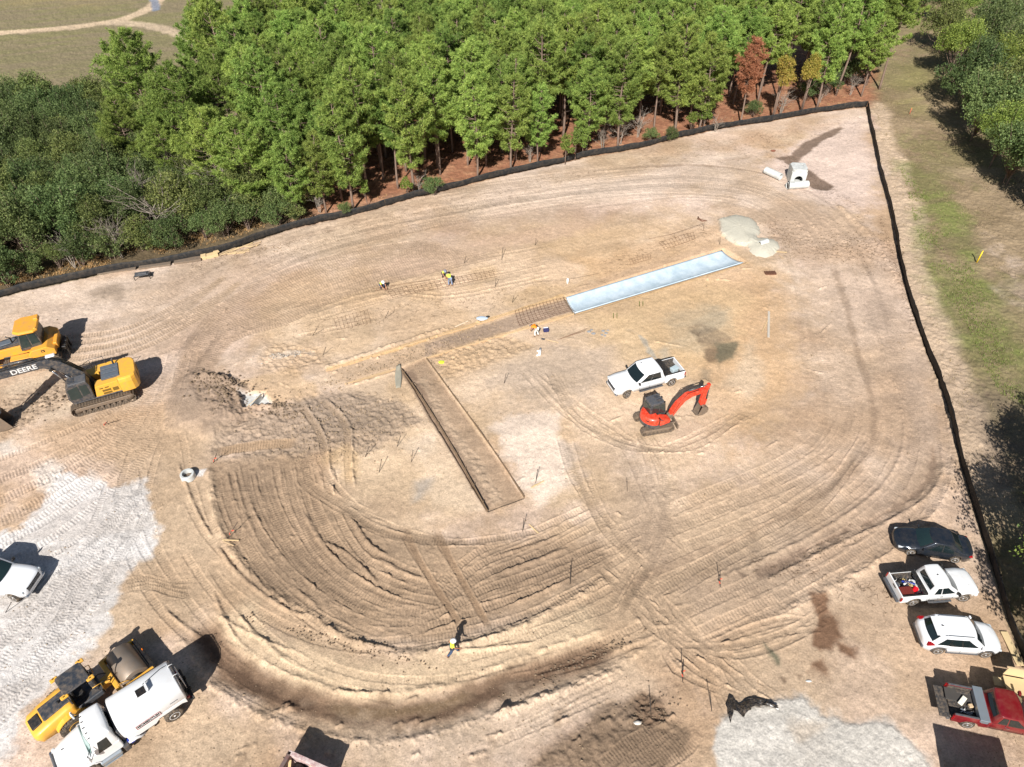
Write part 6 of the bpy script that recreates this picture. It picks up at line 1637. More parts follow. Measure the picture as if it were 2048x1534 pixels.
# -- white tank truck ---------------------------------------------------------
hd = R(220.5); fx, fy = math.cos(hd), math.sin(hd); rwp = np.array([-18.34, 15.92])
nl = np.array([-fy, fx])                      # to the left of the truck = towards the camera here
oc = rwp - nl * 1.17                          # middle of the rear axle
tt = empty("tank_truck", (oc[0], oc[1], hz(*oc)), hd, "white water tank truck with a lettered sign on its side, at the lower left", "truck")
def tank_truck(e):
    b = MB()
    for sg in (-1, 1): b.rbox((1.9, sg * .38, .82), (6.4, .1, .24), .02)
    b.rbox((.0, 0, .62), (.3, 1.6, .22), .05); b.rbox((4.3, 0, .6), (.2, 1.7, .2), .05); b.build("chassis", M_UNDER, e)
    # elliptical tank
    def ell(x, k=1.0, n=28): 
        o = []
        for q in range(n):
            a = 2 * math.pi * q / n; ca, sa = math.cos(a), math.sin(a)
            o.append((x, 1.16 * k * math.copysign(abs(ca) ** .64, ca), 1.72 + .82 * k * math.copysign(abs(sa) ** .70, sa)))
        return o
    t_ = MB(); t_.loft([ell(-.95, .90), ell(-.93, .97), ell(-.88, 1.0), ell(2.28, 1.0), ell(2.33, .97), ell(2.36, .90)], smooth=True); tk = t_.build("tank", M_WHITE2, e)
    for sg in (-1, 1):
        t_ = MB(); t_.prism([(-.88, .98), (-.62, 1.14), (.62, 1.14), (.85, .92), (2.25, .92), (2.25, 1.4), (-.88, 1.4)], sg * 1.02, sg * 1.155); t_.build("side_skirt", M_WHITE2, tk, bevel=.02)
    t_ = MB(); t_.rbox((.72, 0, 2.52), (.56, .56, .12), .03); ht = t_.build("hatch_rim", M_WHITE2, tk)
    t_ = MB(); t_.box((.72, 0, 2.585), (.46, .46, .03)); t_.build("hatch_shade_plate", M_BLACKM, tk)  # solid black plate stands in for the dark inside the open hatch
    t_ = MB(); t_.rbox((.38, 0, 2.68), (.05, .5, .26), .02, ry=-.3); t_.build("hatch_lid", M_WHITE2, tk)
    t_ = MB(); t_.tube([(.5, -.3, 2.62), (-.5, -.55, 2.60), (-.95, -.62, 2.45)], .018, 6); t_.build("hose", M_BLACKM, tk)
    t_ = MB(); t_.tube([(-1.0, 1.0, 2.2), (-1.02, .6, 2.48), (-1.02, -.6, 2.48), (-1.0, -1.0, 2.2)], .03, 6); t_.build("rear_rail", M_CHAR, tk)
    for y in (-.35, .35):
        t_ = MB(); t_.tube([(-.85, y, 2.56), (-.95, y, 2.72), (-1.12, y, 2.66), (-1.15, y, 2.3), (-1.12, y, .9)], .02, 6); t_.build("ladder_rail", M_STEELRIM, tk)
    t_ = MB()
    for k in range(5): t_.tube([(-1.13, -.35, 1.1 + .32 * k), (-1.13, .35, 1.1 + .32 * k)], .016, 6)
    t_.build("ladder_rung", M_STEELRIM, tk)
    # spray gear at the rear
    t_ = MB(); t_.rbox((-1.12, 0, .72), (.22, 2.1, .14), .03); t_.tube([(-1.2, -1.05, .75), (-1.2, 1.05, .75)], .05, 8); t_.build("spray_bar", M_BLACKM, e)
    t_ = MB(); t_.rbox((-1.0, .9, .95), (.16, .1, .14), .02); t_.rbox((-1.0, -.9, .95), (.16, .1, .14), .02); t_.build("taillight", M_TAIL, e)
    # side sign
    s_ = MB(); s_.rbox((1.05, 1.168, 1.62), (1.22, .012, .30), .004); sg_ = s_.build("sign_panel", M_WHITE2, tk)
    s_ = MB()
    for (cx, cz, wx, wz) in ((1.05, 1.775, 1.24, .024), (1.05, 1.465, 1.24, .024), (.435, 1.62, .024, .33), (1.665, 1.62, .024, .33)): s_.box((cx, 1.180, cz), (wx, .012, wz))
    s_.build("sign_border", mat("sign_red", srgb(150, 30, 44), .5), sg_)
    s_ = MB(); s_.box((1.05, 1.179, 1.50), (1.1, .01, .035)); s_.build("sign_rule", mat("sign_ink", srgb(22, 22, 26), .5), sg_)
    text_mesh("MOMENTUM", .215, mat("sign_ink", srgb(22, 22, 26), .5), sg_, "lettering", Matrix.Translation((1.05, 1.181, 1.64)) @ Matrix.Rotation(math.pi, 4, 'Z') @ Matrix.Rotation(R(90), 4, 'X'), depth=.004, bold=.006, sx=.92)
    s_ = MB(); s_.box((-.35, 1.165, 1.78), (.42, .012, .04)); s_.build("tank_marking", M_GREY, tk)
    # cab with rounded roof and sloping hood
    cb = Cabin(3.98, 3.72, 2.62, 2.56, 1.55, 2.52, 1.12, .98, bow=.16, rbow=.03, crown=.10)
    co = cb.body(M_WHITE2, e, "cab")
    lb = MB(); lb.prism([(2.56, .75), (4.05, .75), (4.05, 1.56), (2.56, 1.56)], -1.12, 1.12); lb.build("cab_lower", M_WHITE2, e, bevel=.05)
    cb.pane('front', -.86, .86, .06, .84, "windshield", co, m=mat("pale_glass", srgb(128, 158, 152), .12, var=.25, scale=2, spec=.8))
    for sd in ('left', 'right'): cb.pane(sd, .20, .72, -.02, .78, "side_window", co, su0=.06)
    cb.pane('rear', -.5, .5, .3, .75, "rear_window", co)
    for y in (-.7, -.36, 0, .36, .7): q = MB(); q.rbox((3.60 - .06 * abs(y), y, 2.615 - .04 * y * y), (.12, .05, .045), .015); q.build("clearance_lamp", M_TRIM, co)
    st = [(3.95, .95, 1.62, 1.10), (4.3, .9, 1.60, 1.02), (4.9, .88, 1.50, .90), (5.35, .9, 1.36, .78), (5.52, .95, 1.22, .70)]
    ho = hull(st, [(4.35, .50, .64)], crown=.06).build("hood", M_WHITE2, e)
    b = MB(); b.rbox((5.5, 0, 1.12), (.12, 1.1, .55), .05); b.build("grille", M_GREY, e)
    b = MB(); b.rbox((5.62, 0, .68), (.2, 2.2, .3), .06); b.build("front_bumper", M_CHROME, e)
    b = MB(); b.rbox((4.95, -.3, 1.58), (.12, .05, .03), .01); b.build("hood_emblem", M_TRIM, ho)
    for sg in (-1, 1):
        b = MB(); b.rbox((5.4, sg * .78, 1.12), (.18, .26, .24), .05); b.build("headlight", M_LAMP, e)
        wheel(e, 4.35, sg * 1.0, .50, .28, M_STEELRIM, .55, 5, side=sg, steer=-.05)
        wheel(e, 0, sg * 1.02, .50, .28, M_STEELRIM, .55, 5, side=sg)
        wheel(e, 0, sg * .70, .50, .26, M_STEELRIM, .55, 5, side=sg)
        b = MB(); b.tube([(3.75, sg * 1.1, 1.75), (3.95, sg * 1.42, 1.8), (3.95, sg * 1.42, 2.3), (3.7, sg * 1.1, 2.35)], .02, 6); mo = b.build("mirror_bracket", M_TRIM, e)
        b = MB(); b.rbox((3.95, sg * 1.42, 2.05), (.10, .26, .44), .04); b.build("side_mirror", M_WHITE2, mo)
        f = MB(); rings = []
        for q in np.linspace(.15, math.pi - .15, 12):
            c_, s_ = math.cos(q), math.sin(q); rings.append([(4.35 + .60 * c_, sg * .80, .50 + .60 * s_), (4.35 + .62 * c_, sg * 1.17, .50 + .60 * s_), (4.35 + .66 * c_, sg * 1.17, .50 + .65 * s_), (4.35 + .66 * c_, sg * .80, .50 + .66 * s_)])
        f.loft(rings, smooth=False); f.build("front_fender", M_WHITE2, e)
        b = MB(); b.rbox((3.3, sg * 1.06, .62), (1.05, .42, .26), .05); b.rbox((3.3, sg * 1.12, .36), (.9, .32, .06), .02); b.build("step", M_ALU, e)
    # pump and pipes between cab and tank
    b = MB(); b.rbox((2.44, 0, 1.3), (.12, 1.9, 1.5), .03); b.build("cab_guard", M_CHAR, e)
    b = MB(); b.rbox((2.2, 1.0, .75), (.34, .3, .34), .06); pm = b.build("pump", mat("blue_plastic", srgb(40, 60, 150), .4), e)
    b = MB(); b.tube([(2.3, 1.2, .95), (1.9, 1.25, 1.0), (1.75, 1.2, .8), (1.5, 1.1, .7)], .075, 10); b.build("pipe", M_WHITE2, pm)
    b = MB(); b.rbox((2.5, 1.0, .62), (.3, .5, .5), .05); b.build("battery_box", M_CHAR, e)
tank_truck(tt)

# -- open-top dumpster cut by the bottom edge ------------------------------
M_WORN = mat("worn_red_white_paint", srgb(206, 188, 182), .7, var=.15, scale=2, dirt=srgb(128, 40, 44), dirt_amt=.9)
M_WORN2 = mat("worn_steel", srgb(110, 96, 90), .7, var=.3, scale=3, dirt=srgb(120, 60, 50), dirt_amt=.7)
# walls 1.9 m high; upper corners seen at (578,1500) and (660,1534)
cA = np.array(G(578, 1501, 1.5)); cB = np.array(G(650, 1533, 1.5)); dd = (cB - cA) / np.linalg.norm(cB - cA); pp = np.array([dd[1], -dd[0]])
dA = math.atan2(dd[1], dd[0])
ds_ = empty("dumpster", (cA[0], cA[1], hz(*cA)), dA, "open-topped worn red and white dumpster cut by the bottom edge", "dumpster")
b = MB(); Wd, Ld = 2.5, 4.2
b.rbox((Wd / 2, -.05, .75), (Wd, .10, 1.5), .02); b.rbox((Wd / 2, -.05, 1.47), (Wd + .06, .22, .10), .02); b.build("end_wall", M_WORN, ds_)
for x in (.05, Wd - .05): b = MB(); b.rbox((x, -Ld / 2, .75), (.10, Ld, 1.5), .02); b.rbox((x, -Ld / 2, 1.47), (.2, Ld, .10), .02); b.build("side_wall", M_WORN2 if x < 1 else M_WORN, ds_)
b = MB(); b.rbox((Wd / 2, -Ld + .05, .75), (Wd, .10, 1.5), .02); b.build("end_wall", M_WORN, ds_)
b = MB(); b.rbox((Wd / 2, -Ld / 2, .12), (Wd, Ld, .1), .02); b.build("floor", M_WORN2, ds_)
def in_d(nm, lb, cat, loc): 
    M = Matrix.Translation(ds_.location) @ Matrix.Rotation(dA, 4, 'Z'); return empty(nm, M @ Vector(loc), dA, lb, cat)
it = in_d("red_jack", "bright red tool lying near the end wall inside the dumpster", "tool", (.85, -.55, 1.05))
b = MB(); b.rbox((0, 0, 0), (.5, .2, .16), .05); b.rbox((.1, .02, .1), (.2, .16, .08), .03); b.build("housing", mat("red_plastic", srgb(216, 22, 34)), it)
it = in_d("scrap_lumber", "yellowish scrap boards filling the dumpster", "lumber", (1.2, -2.0, .7))
for k in range(16):
    b = MB(); b.box((random.uniform(-.8, .8), random.uniform(-1.6, 1.7), random.uniform(-.2, .4)), (random.uniform(.9, 1.9), .14, .05), rz=random.uniform(-1.2, 1.2), ry=random.uniform(-.15, .15)); b.build("board", mat("new_lumber", srgb(212, 184, 138), .75, var=.2, scale=5), it)
it = in_d("debris_bags", "dark bags of debris under the boards in the dumpster", "bags", (1.2, -2.0, .55))
for k in range(8):
    b = MB(); x_, y_ = random.uniform(-.7, .7), random.uniform(-1.6, 1.6)
    b.loft([[(x_ + r_ * math.cos(q), y_ + r_ * math.sin(q), z_) for q in np.linspace(0, 6.28, 9)[:-1]] for r_, z_ in ((.2, -.5), (.45, -.35), (.5, -.05), (.35, .25), (.08, .35))]); b.build("bag", M_TRIM, it)
# ================================================================== CONCRETE CHANNEL, FORMS, REINFORCEMENT
def conc_mat(name, c1, c2, sc=1.2, rough=.75, streaks=False):
    m, nt, b = new_mat(name); N = nt.nodes.new; L = nt.links.new
    tc = N("ShaderNodeTexCoord"); n1 = N("ShaderNodeTexNoise"); n1.inputs["Scale"].default_value = sc; n1.inputs["Detail"].default_value = 8; n1.inputs["Roughness"].default_value = .65
    L(tc.outputs["Object"], n1.inputs["Vector"])
    cr = N("ShaderNodeValToRGB"); cr.color_ramp.elements[0].position = .35; cr.color_ramp.elements[1].position = .65
    cr.color_ramp.elements[0].color = list(c1) + [1]; cr.color_ramp.elements[1].color = list(c2) + [1]
    L(n1.outputs["Fac"], cr.inputs[0]); L(cr.outputs[0], b.inputs["Base Color"]); b.inputs["Roughness"].default_value = rough
    n2 = N("ShaderNodeTexNoise"); n2.inputs["Scale"].default_value = 30; n2.inputs["Detail"].default_value = 5; L(tc.outputs["Object"], n2.inputs["Vector"])
    bp = N("ShaderNodeBump"); bp.inputs["Strength"].default_value = .3; bp.inputs["Distance"].default_value = .01; L(n2.outputs["Fac"], bp.inputs["Height"]); L(bp.outputs[0], b.inputs["Normal"])
    return m
M_FRESH = conc_mat("fresh_concrete", srgb(182, 200, 210, .85), srgb(214, 227, 234, .85), 1.1)
M_CONC = conc_mat("pale_concrete", srgb(196, 198, 194, .8), srgb(224, 224, 218, .85), 2)
M_WOOD = mat("new_lumber", srgb(212, 184, 138), .75, var=.2, scale=5)
M_WOODD = mat("dusty_lumber", srgb(196, 168, 130), .8, var=.25, scale=4, dirt=DUST, dirt_amt=.6)
M_FORMD = mat("weathered_form", srgb(120, 98, 74), .85, var=.3, scale=4, dirt=DUST, dirt_amt=.3)
M_REBAR = mat("rusty_rebar", srgb(112, 78, 60), .7, var=.3, scale=8)
M_PLY = mat("plywood", srgb(208, 184, 140), .7, var=.12, scale=2)

TL, TR, BR, BL = [np.array(G(*p)) for p in ((1132, 594), (1444, 500), (1487, 524), (1150, 625))]
sl_ = empty("concrete_channel", (TL[0], TL[1], 0), 0, "freshly poured pale blue-grey concrete channel, long shallow trough right of the rebar mat", "concrete slab")
def slab_pt(a, b, top):
    p = (TL * (1 - a) + TR * a) * (1 - b) + (BL * (1 - a) + BR * a) * b
    z = -.27 + .26 * abs(2 * b - 1) ** 2.2
    return (p[0] - TL[0], p[1] - TL[1], z + (0 if top else -.12))
rings = []
for a in np.linspace(0, 1, 60):
    rings.append([slab_pt(a, b, 1) for b in np.linspace(0, 1, 17)] + [slab_pt(a, b, 0) for b in np.linspace(1, 0, 17)])
mb = MB(); mb.loft(rings, smooth=True); mb.build("slab", M_FRESH, sl_)
mb = MB()
p0 = Vector(slab_pt(0, .93, 1)); p1 = Vector(slab_pt(.97, .93, 1)); mb.tube([p0 + Vector((0, 0, .01)), p1 + Vector((0, 0, .01))], .018, 4)
mb.build("edge_joint", mat("dark_joint", srgb(110, 120, 128), .8), sl_)
def rebar_mat(name, label, c00, c10, c11, c01, nx, ny, r=.012, z=.06, sag=0.0, bend=None, group=None, uneven=.02):
    """mesh of bars over the four ground corners; nx bars along the short way, ny along the long way"""
    o = empty(name, (c00[0], c00[1], hz(*c00)), 0, label, "rebar mat", group); zb = o.location.z
    def pt(a, b): 
        p = (np.array(c00) * (1 - a) + np.array(c10) * a) * (1 - b) + (np.array(c01) * (1 - a) + np.array(c11) * a) * b
        zz = z + sag * abs(2 * b - 1) ** 2 + (bend(a, b) if bend else 0)
        return (p[0] - c00[0], p[1] - c00[1], hz(p[0], p[1]) - zb + zz + random.uniform(-uneven, uneven))
    m1 = MB()
    for i in range(nx):
        a = i / (nx - 1); m1.tube([pt(a + random.uniform(-.004, .004), b) for b in np.linspace(-.04, 1.04, 9)], r, 4)
    m1.build("cross_bars", M_REBAR, o)
    m2 = MB()
    for j in range(ny):
        b = j / (ny - 1); m2.tube([pt(a, b) for a in np.linspace(-.02, 1.02, 14)], r, 4)
    m2.build("long_bars", M_REBAR, o)
    return o
rebar_mat("rebar_mat", "bent rebar grid lying in the channel just left of the pale concrete", G(1030, 626), G(1133, 596), G(1150, 622), G(1040, 656), 16, 8, r=.012, z=.05, sag=.22)
rebar_mat("rebar_mat", "long loose rebar grid on the ground beside the two stooping workers", G(775, 582), G(985, 540), G(990, 553), G(785, 597), 24, 5, r=.009, z=.07)
rebar_mat("rebar_mat", "small rebar grid with upturned ends on the ground lower left of the lone stooping worker", G(668, 640), G(735, 622), G(742, 648), G(675, 662), 10, 4, r=.007, z=.06)
rebar_mat("rebar_mat", "rusty rebar grid near the stone heap in the upper right", G(1318, 486), G(1386, 466), G(1390, 480), G(1330, 500), 12, 3, r=.011, z=.05)
rebar_mat("rebar_mat", "thin rebar bundle spread before the channel on its far side", G(1258, 520), G(1300, 508), G(1302, 518), G(1262, 530), 9, 3, r=.01, z=.03)
def bars(name, label, pts_list, r=.014, m=None, cat="steel bars"):
    x0, y0 = G(*pts_list[0][0][:2]); o = empty(name, (x0, y0, hz(x0, y0)), 0, label, cat)
    for pl in pts_list:
        L = []
        for p in pl:
            x, y = G(p[0], p[1]); L.append((x - x0, y - y0, hz(x, y) - o.location.z + (p[2] if len(p) > 2 else .03)))
        q = MB(); q.tube(L, r, 5); q.build("bar", m or M_REBAR, o)
    return o
bars("steel_bars", "long thin bar propped on a short stake left of the stone heap", [[(1298, 479), (1340, 472, .1), (1407, 454, .45)], [(1407, 462, 0), (1407, 454, .5)]])
bars("steel_bars", "thin steel bars left along the far side of the channel, by the white pipe stub", [[(1075, 564), (1130, 560), (1200, 546)], [(1082, 562), (1150, 555)]], m=M_DIRTY)
bars("steel_bars", "crossed rusty bars on the ground right of the orange-vested worker", [[(1115, 680), (1170, 662)], [(1120, 678), (1176, 656)], [(1130, 674), (1172, 660)]])
bars("steel_bars", "long bars lying above the lone stooping worker's mat", [[(745, 579), (800, 570), (860, 560)], [(750, 584), (790, 575)]])
# edge forms: long boards on edge with pegs
def form(name, label, line, h=.28, w=.05, m=M_WOODD, pegs=True, inset=0.0, step=1.6, z0=-.08):
    L = pxline(line, .8, smooth=False) if len(line) == 2 else pxline(line, .8); x0, y0 = L[0]
    o = empty(name, (x0, y0, hz(x0, y0)), 0, label, "form board"); zb = o.location.z
    dense = []
    for i in range(len(L) - 1):
        n = max(1, int(np.linalg.norm(L[i + 1] - L[i]) / .7))
        for k in range(n): dense.append(L[i] + (L[i + 1] - L[i]) * k / n)
    dense.append(L[-1]); dense = np.array(dense); T = np.gradient(dense, axis=0); T /= np.linalg.norm(T, axis=1)[:, None]
    zz = [max(hz(*(p + np.array([-t[1], t[0]]) * .25)), hz(*(p - np.array([-t[1], t[0]]) * .25))) for p, t in zip(dense, T)]
    zz = np.convolve(np.pad(zz, 3, 'edge'), np.ones(7) / 7, 'valid')
    rings = []
    for p, t, z in zip(dense, T, zz):
        nx, ny = -t[1] * w / 2, t[0] * w / 2
        rings.append([(p[0] + nx - x0, p[1] + ny - y0, z - h + .10 - zb), (p[0] - nx - x0, p[1] - ny - y0, z - h + .10 - zb), (p[0] - nx - x0, p[1] - ny - y0, z + .10 - zb), (p[0] + nx - x0, p[1] + ny - y0, z + .10 - zb)])
    q = MB(); q.loft(rings, smooth=False); q.build("board", m, o)
    if pegs:
        for i in range(1, len(dense), 2):
            p, t = dense[i], T[i]; q = MB(); q.box((p[0] - t[1] * (w / 2 + .025) - x0, p[1] + t[0] * (w / 2 + .025) - y0, zz[i] - .05 - zb), (.04, .04, .42), rz=math.atan2(t[1], t[0])); q.build("peg", m, o)
    return o
form("form_boards", "long timber form on the far side of the trench bed, left of the rebar grid", [(652, 744), (800, 697), (960, 648), (1128, 593)])
form("form_boards", "timber edge form on the near side of the trench bed, ending at the orange-vested worker", [(852, 718), (960, 685), (1060, 655), (1148, 628)])
form("form_boards", "short timber form left of the draped cloth strip", [(690, 770), (795, 738)])
form("form_boards", "dark form boards down the left side of the long sloping trench", [(800, 736), (850, 805), (905, 893), (975, 1021)], m=M_FORMD, h=.4)
form("form_boards", "dark form boards down the right side of the long sloping trench", [(853, 718), (905, 789), (975, 884), (1049, 993)], m=M_FORMD, h=.4)
# draped fabric strip over the form
c0, c1 = np.array(G(797, 733)), np.array(G(797, 778)); o = empty("fabric_strip", (c0[0], c0[1], hz(*c0)), 0, "grey-green fabric strip draped over the top end of the sloping trench form", "fabric")
rings = []
for a in np.linspace(0, 1, 12):
    p = c0 * (1 - a) + c1 * a; w_ = .20 + .16 * math.sin(a * 3.0); row = []
    for b_ in np.linspace(-1, 1, 7): row.append((p[0] + b_ * w_ * .75 - c0[0], p[1] - c0[1] + b_ * .1, .06 + .04 * math.sin(a * 9 + b_ * 2) + (.08 if a < .15 else 0)))
    rings.append(row + [(x, y, z - .02) for x, y, z in row[::-1]])
q = MB(); q.loft(rings); q.build("cloth", mat("geo_fabric", srgb(150, 146, 130), .9, var=.2, dirt=DUST, dirt_amt=.3), o)

# ---- junction box and pipes near the fence corner
A, Bc = np.array(G(1578.4, 368.2)), np.array(G(1602, 369)); d_ = (Bc - A) / np.linalg.norm(Bc - A); wdt = 1.75; ah = math.atan2(d_[1], d_[0]) 
jb = empty("junction_box", (A[0], A[1], hz(*A)), ah, "white concrete junction box with a round pipe opening, standing near the fence corner", "concrete box")
b = MB(); nn = 20
# front wall with a round hole: ring of quads from circle to rectangle
def holed(x0, x1, z0, z1, cx, cz, r, y0, y1):
    C1, Rr = [], []
    for k in range(nn):
        a = 2 * math.pi * (k + .5) / nn; c, s = math.cos(a), math.sin(a); C1.append((cx + r * c, cz + r * s))
        t_ = min(((x1 - cx) / c if c > 0 else (x0 - cx) / c) if abs(c) > 1e-6 else 1e9, ((z1 - cz) / s if s > 0 else (z0 - cz) / s) if abs(s) > 1e-6 else 1e9); Rr.append((cx + t_ * c, cz + t_ * s))
    V = [(x, y0, z) for x, z in C1] + [(x, y0, z) for x, z in Rr] + [(x, y1, z) for x, z in C1] + [(x, y1, z) for x, z in Rr]; F = []
    for k in range(nn):
        j = (k + 1) % nn; F += [(k, j, nn + j, nn + k), (2 * nn + j, 2 * nn + k, 3 * nn + k, 3 * nn + j), (k, 2 * nn + k, 2 * nn + j, j), (nn + k, nn + j, 3 * nn + j, 3 * nn + k)]
    return V, F
V, F = holed(.0, wdt, 0, 1.75, wdt * .52, .62, .48, 0, .16); b.add(V, F); b.build("front_wall", M_CONC, jb)
b = MB(); b.box((.08, 1.0, .87), (.16, 1.66, 1.75)); b.box((wdt - .08, 1.0, .87), (.16, 1.66, 1.75)); b.box((wdt / 2, 1.75, .87), (wdt - .33, .16, 1.75)); b.box((wdt / 2, .95, .08), (wdt - .33, 1.4, .16)); b.build("side_walls", M_CONC, jb)
b = MB(); V, F = holed(0, wdt, 0, 1.83, wdt * .75, 1.3, .2, 0, .16); V = [(x, z, y) for x, y, z in V]; b.add(V, F); b.build("top_slab", M_CONC, jb, loc=(0, 0, 1.752))
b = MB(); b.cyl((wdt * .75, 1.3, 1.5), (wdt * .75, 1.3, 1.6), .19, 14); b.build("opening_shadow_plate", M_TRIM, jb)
def pipe(name, label, p0, p1, r, hdl, length=None, m=None):
    a, c = np.array(G(*p0)), np.array(G(*p1)); d = (c - a); ln = np.linalg.norm(d); d /= ln
    o = empty(name, (a[0], a[1], hz(*((a + c) / 2)) + r), math.atan2(d[1], d[0]), label, "concrete pipe")
    q = MB(); t_ = r * .8
    pr = [(0, t_), (0, r), (ln * .86, r), (ln * .88, r * 1.0), (ln, r * 1.0), (ln, t_), (.0, t_)]
    rings = [[(x, rr * math.cos(2 * math.pi * k / 26), rr * math.sin(2 * math.pi * k / 26)) for k in range(26)] for x, rr in pr]
    q.loft(rings, cap=False, smooth=False); q.build("pipe_shell", m or M_CONC, o)
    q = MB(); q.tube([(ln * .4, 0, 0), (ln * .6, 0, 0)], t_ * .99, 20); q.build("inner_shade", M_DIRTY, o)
    if hdl:
        q = MB(); q.box((ln * .2, -.3 * r, r * .93), (.5, .12, .012)); q.build("stencil_mark", M_GREY, o)
    return o
pipe("concrete_pipe", "white concrete pipe lying slantwise left of the junction box", (1530, 346), (1560, 360), .42, False)
pipe("concrete_pipe", "white concrete pipe with dark spigot end lying in front of the junction box", (1573, 377), (1614, 374), .42, True)
q = MB(); lathe_y(q, [(-.03, .34), (-.03, .46), (.03, .46), (.03, .34)], 24)
o = q.build("gasket_ring", M_BLACKM); a = G(1574.5, 377); o.location = (a[0], a[1], hz(*a) + .46); o.rotation_euler = (0, 0, R(90)); tag(o, "black rubber ring round the spigot of the pipe in front of the junction box", "gasket")
pipe("buried_pipe", "white pipe end half buried in the smaller stone heap", (1516, 497), (1532, 492), .30, False)
# crushed stone heaps
def heap(name, label, poly, h, m, seed, cat="stone heap", jag=.035):
    P_ = [G(*p) for p in poly]; cx = sum(p[0] for p in P_) / len(P_); cy = sum(p[1] for p in P_) / len(P_)
    r_ = np.random.default_rng(seed); n = 64; rings = []
    PP = smooth_line([*P_, P_[0]], .2); ang = np.arctan2(PP[:, 1] - cy, PP[:, 0] - cx); rad = np.hypot(PP[:, 1] - cy, PP[:, 0] - cx); o_ = np.argsort(ang)
    rf = lambda a: np.interp(a, np.concatenate([ang[o_] - 2 * math.pi, ang[o_], ang[o_] + 2 * math.pi]), np.tile(rad[o_], 3))
    z0 = hz(cx, cy) - .1; jt = r_.normal(size=n) * jag
    for f in (1.02, .94, .82, .66, .48, .3, .12):
        ring = []
        for k in range(n):
            a = -math.pi + 2 * math.pi * k / n; rr = rf(a) * f * (1 + jt[k] * f); x, y = rr * math.cos(a), rr * math.sin(a)
            z = h * (1 - f ** 1.5) + (hz(cx + x, cy + y) - z0 - .0 if f > .9 else (hz(cx + x, cy + y) - z0) * .9) - (.06 if f > 1 else 0) + float(r_.normal() * .018)
            ring.append((x, y, z))
        rings.append(ring)
    q = MB(); q.loft(rings, smooth=True); o = q.build(name, m); o.location = (cx, cy, z0); return tag(o, label, cat)
M_STONE = mat("crushed_stone", srgb(196, 190, 172, .9), .9, var=.14, scale=6, bump=.9, bscale=16)
heap("stone_heap", "pale crushed-stone heap, the larger of two above the right end of the channel", [(1437, 440), (1470, 431), (1508, 441), (1520, 466), (1500, 492), (1472, 490), (1448, 474)], .35, M_STONE, 1)
heap("stone_heap", "smaller pale stone heap burying a white pipe end", [(1490, 482), (1528, 476), (1553, 484), (1558, 500), (1538, 516), (1512, 514), (1498, 502)], .38, M_STONE, 2)
# ---- concrete riser ring and structure in the pit
a = G(377, 954); o = empty("manhole_ring", (a[0], a[1], hz(*a)), 0, "white concrete manhole ring on bare soil at the left, above the dark tracked field", "manhole")
q = MB(); rg = [(.0, .34), (.0, .50), (.02, .52), (.42, .50), (.46, .47), (.46, .34), (.0, .34)]
q.loft([[(rr * math.cos(2 * math.pi * k / 30), rr * math.sin(2 * math.pi * k / 30), z) for k in range(30)] for z, rr in rg], cap=False, smooth=False); q.build("ring", M_CONC, o)
q = MB(); q.rbox((0.05, .1, .22), (.3, .14, .1), .03, rz=.5); q.tube([(0, 0, .05), (0, 0, .12)], .33, 20); q.build("inner_bottom", M_DIRTY, o)
a = G(505, 803); o = empty("pit_wall", (a[0], a[1], hz(*a)), R(-30), "white concrete wall slab tilted up in the pit at the left", "concrete slab")
q = MB(); q.box((.3, .1, .35), (.10, 1.5, .9), rz=R(12)); q.build("upright_panel", M_CONC, o, bevel=.01)
q = MB(); q.tube([(.3, -.7, .78), (.38, .9, .85)], .025, 5); q.build("top_rail", M_WOOD, o)
a = G(508, 798); q = MB(); q.rbox((0, 0, 0), (2.4, 1.5, .3), .08, rz=R(-5)); o = q.build("concrete_pad", conc_mat("rough_concrete", srgb(190, 190, 186, .8), srgb(226, 224, 218, .85), 3), bevel=.03); o.location = (a[0], a[1], hz(*a) + .02); tag(o, "rough white concrete pad at the bottom of the pit on the left", "concrete slab")
def rubble(name, label, px, py, n, sx_, sy_, size, m, cat, group=None, kind=None, rot=0):
    a = G(px, py); q = MB(); r_ = np.random.default_rng(int(px * 7 + py)); ca_, sa_ = math.cos(rot), math.sin(rot)
    for k in range(n):
        u, v = r_.normal(size=2) * (sx_, sy_); x, y = u * ca_ - v * sa_, u * sa_ + v * ca_; s = size * r_.uniform(.4, 1.5); z = hz(a[0] + x, a[1] + y) - hz(*a) + s * .25
        h = [np.array(p) * s * r_.uniform(.7, 1.2, 3) * .5 for p in ((1, 0, 0), (-1, 0, 0), (0, 1, 0), (0, -1, 0), (0, 0, .8), (0, 0, -.8))]
        q.add([(x + p[0], y + p[1], z + p[2]) for p in h], [(0, 2, 4), (2, 1, 4), (1, 3, 4), (3, 0, 4), (2, 0, 5), (1, 2, 5), (3, 1, 5), (0, 3, 5)])
    o = q.build(name, m); o.location = (a[0], a[1], hz(*a)); return tag(o, label, cat, group, kind)
M_CLOD = mat("soil_clod", srgb(168, 145, 118, .8), .95, var=.3, scale=5)
M_CLOD2 = mat("dark_soil_clod", srgb(134, 114, 92, .8), .95, var=.3, scale=5)
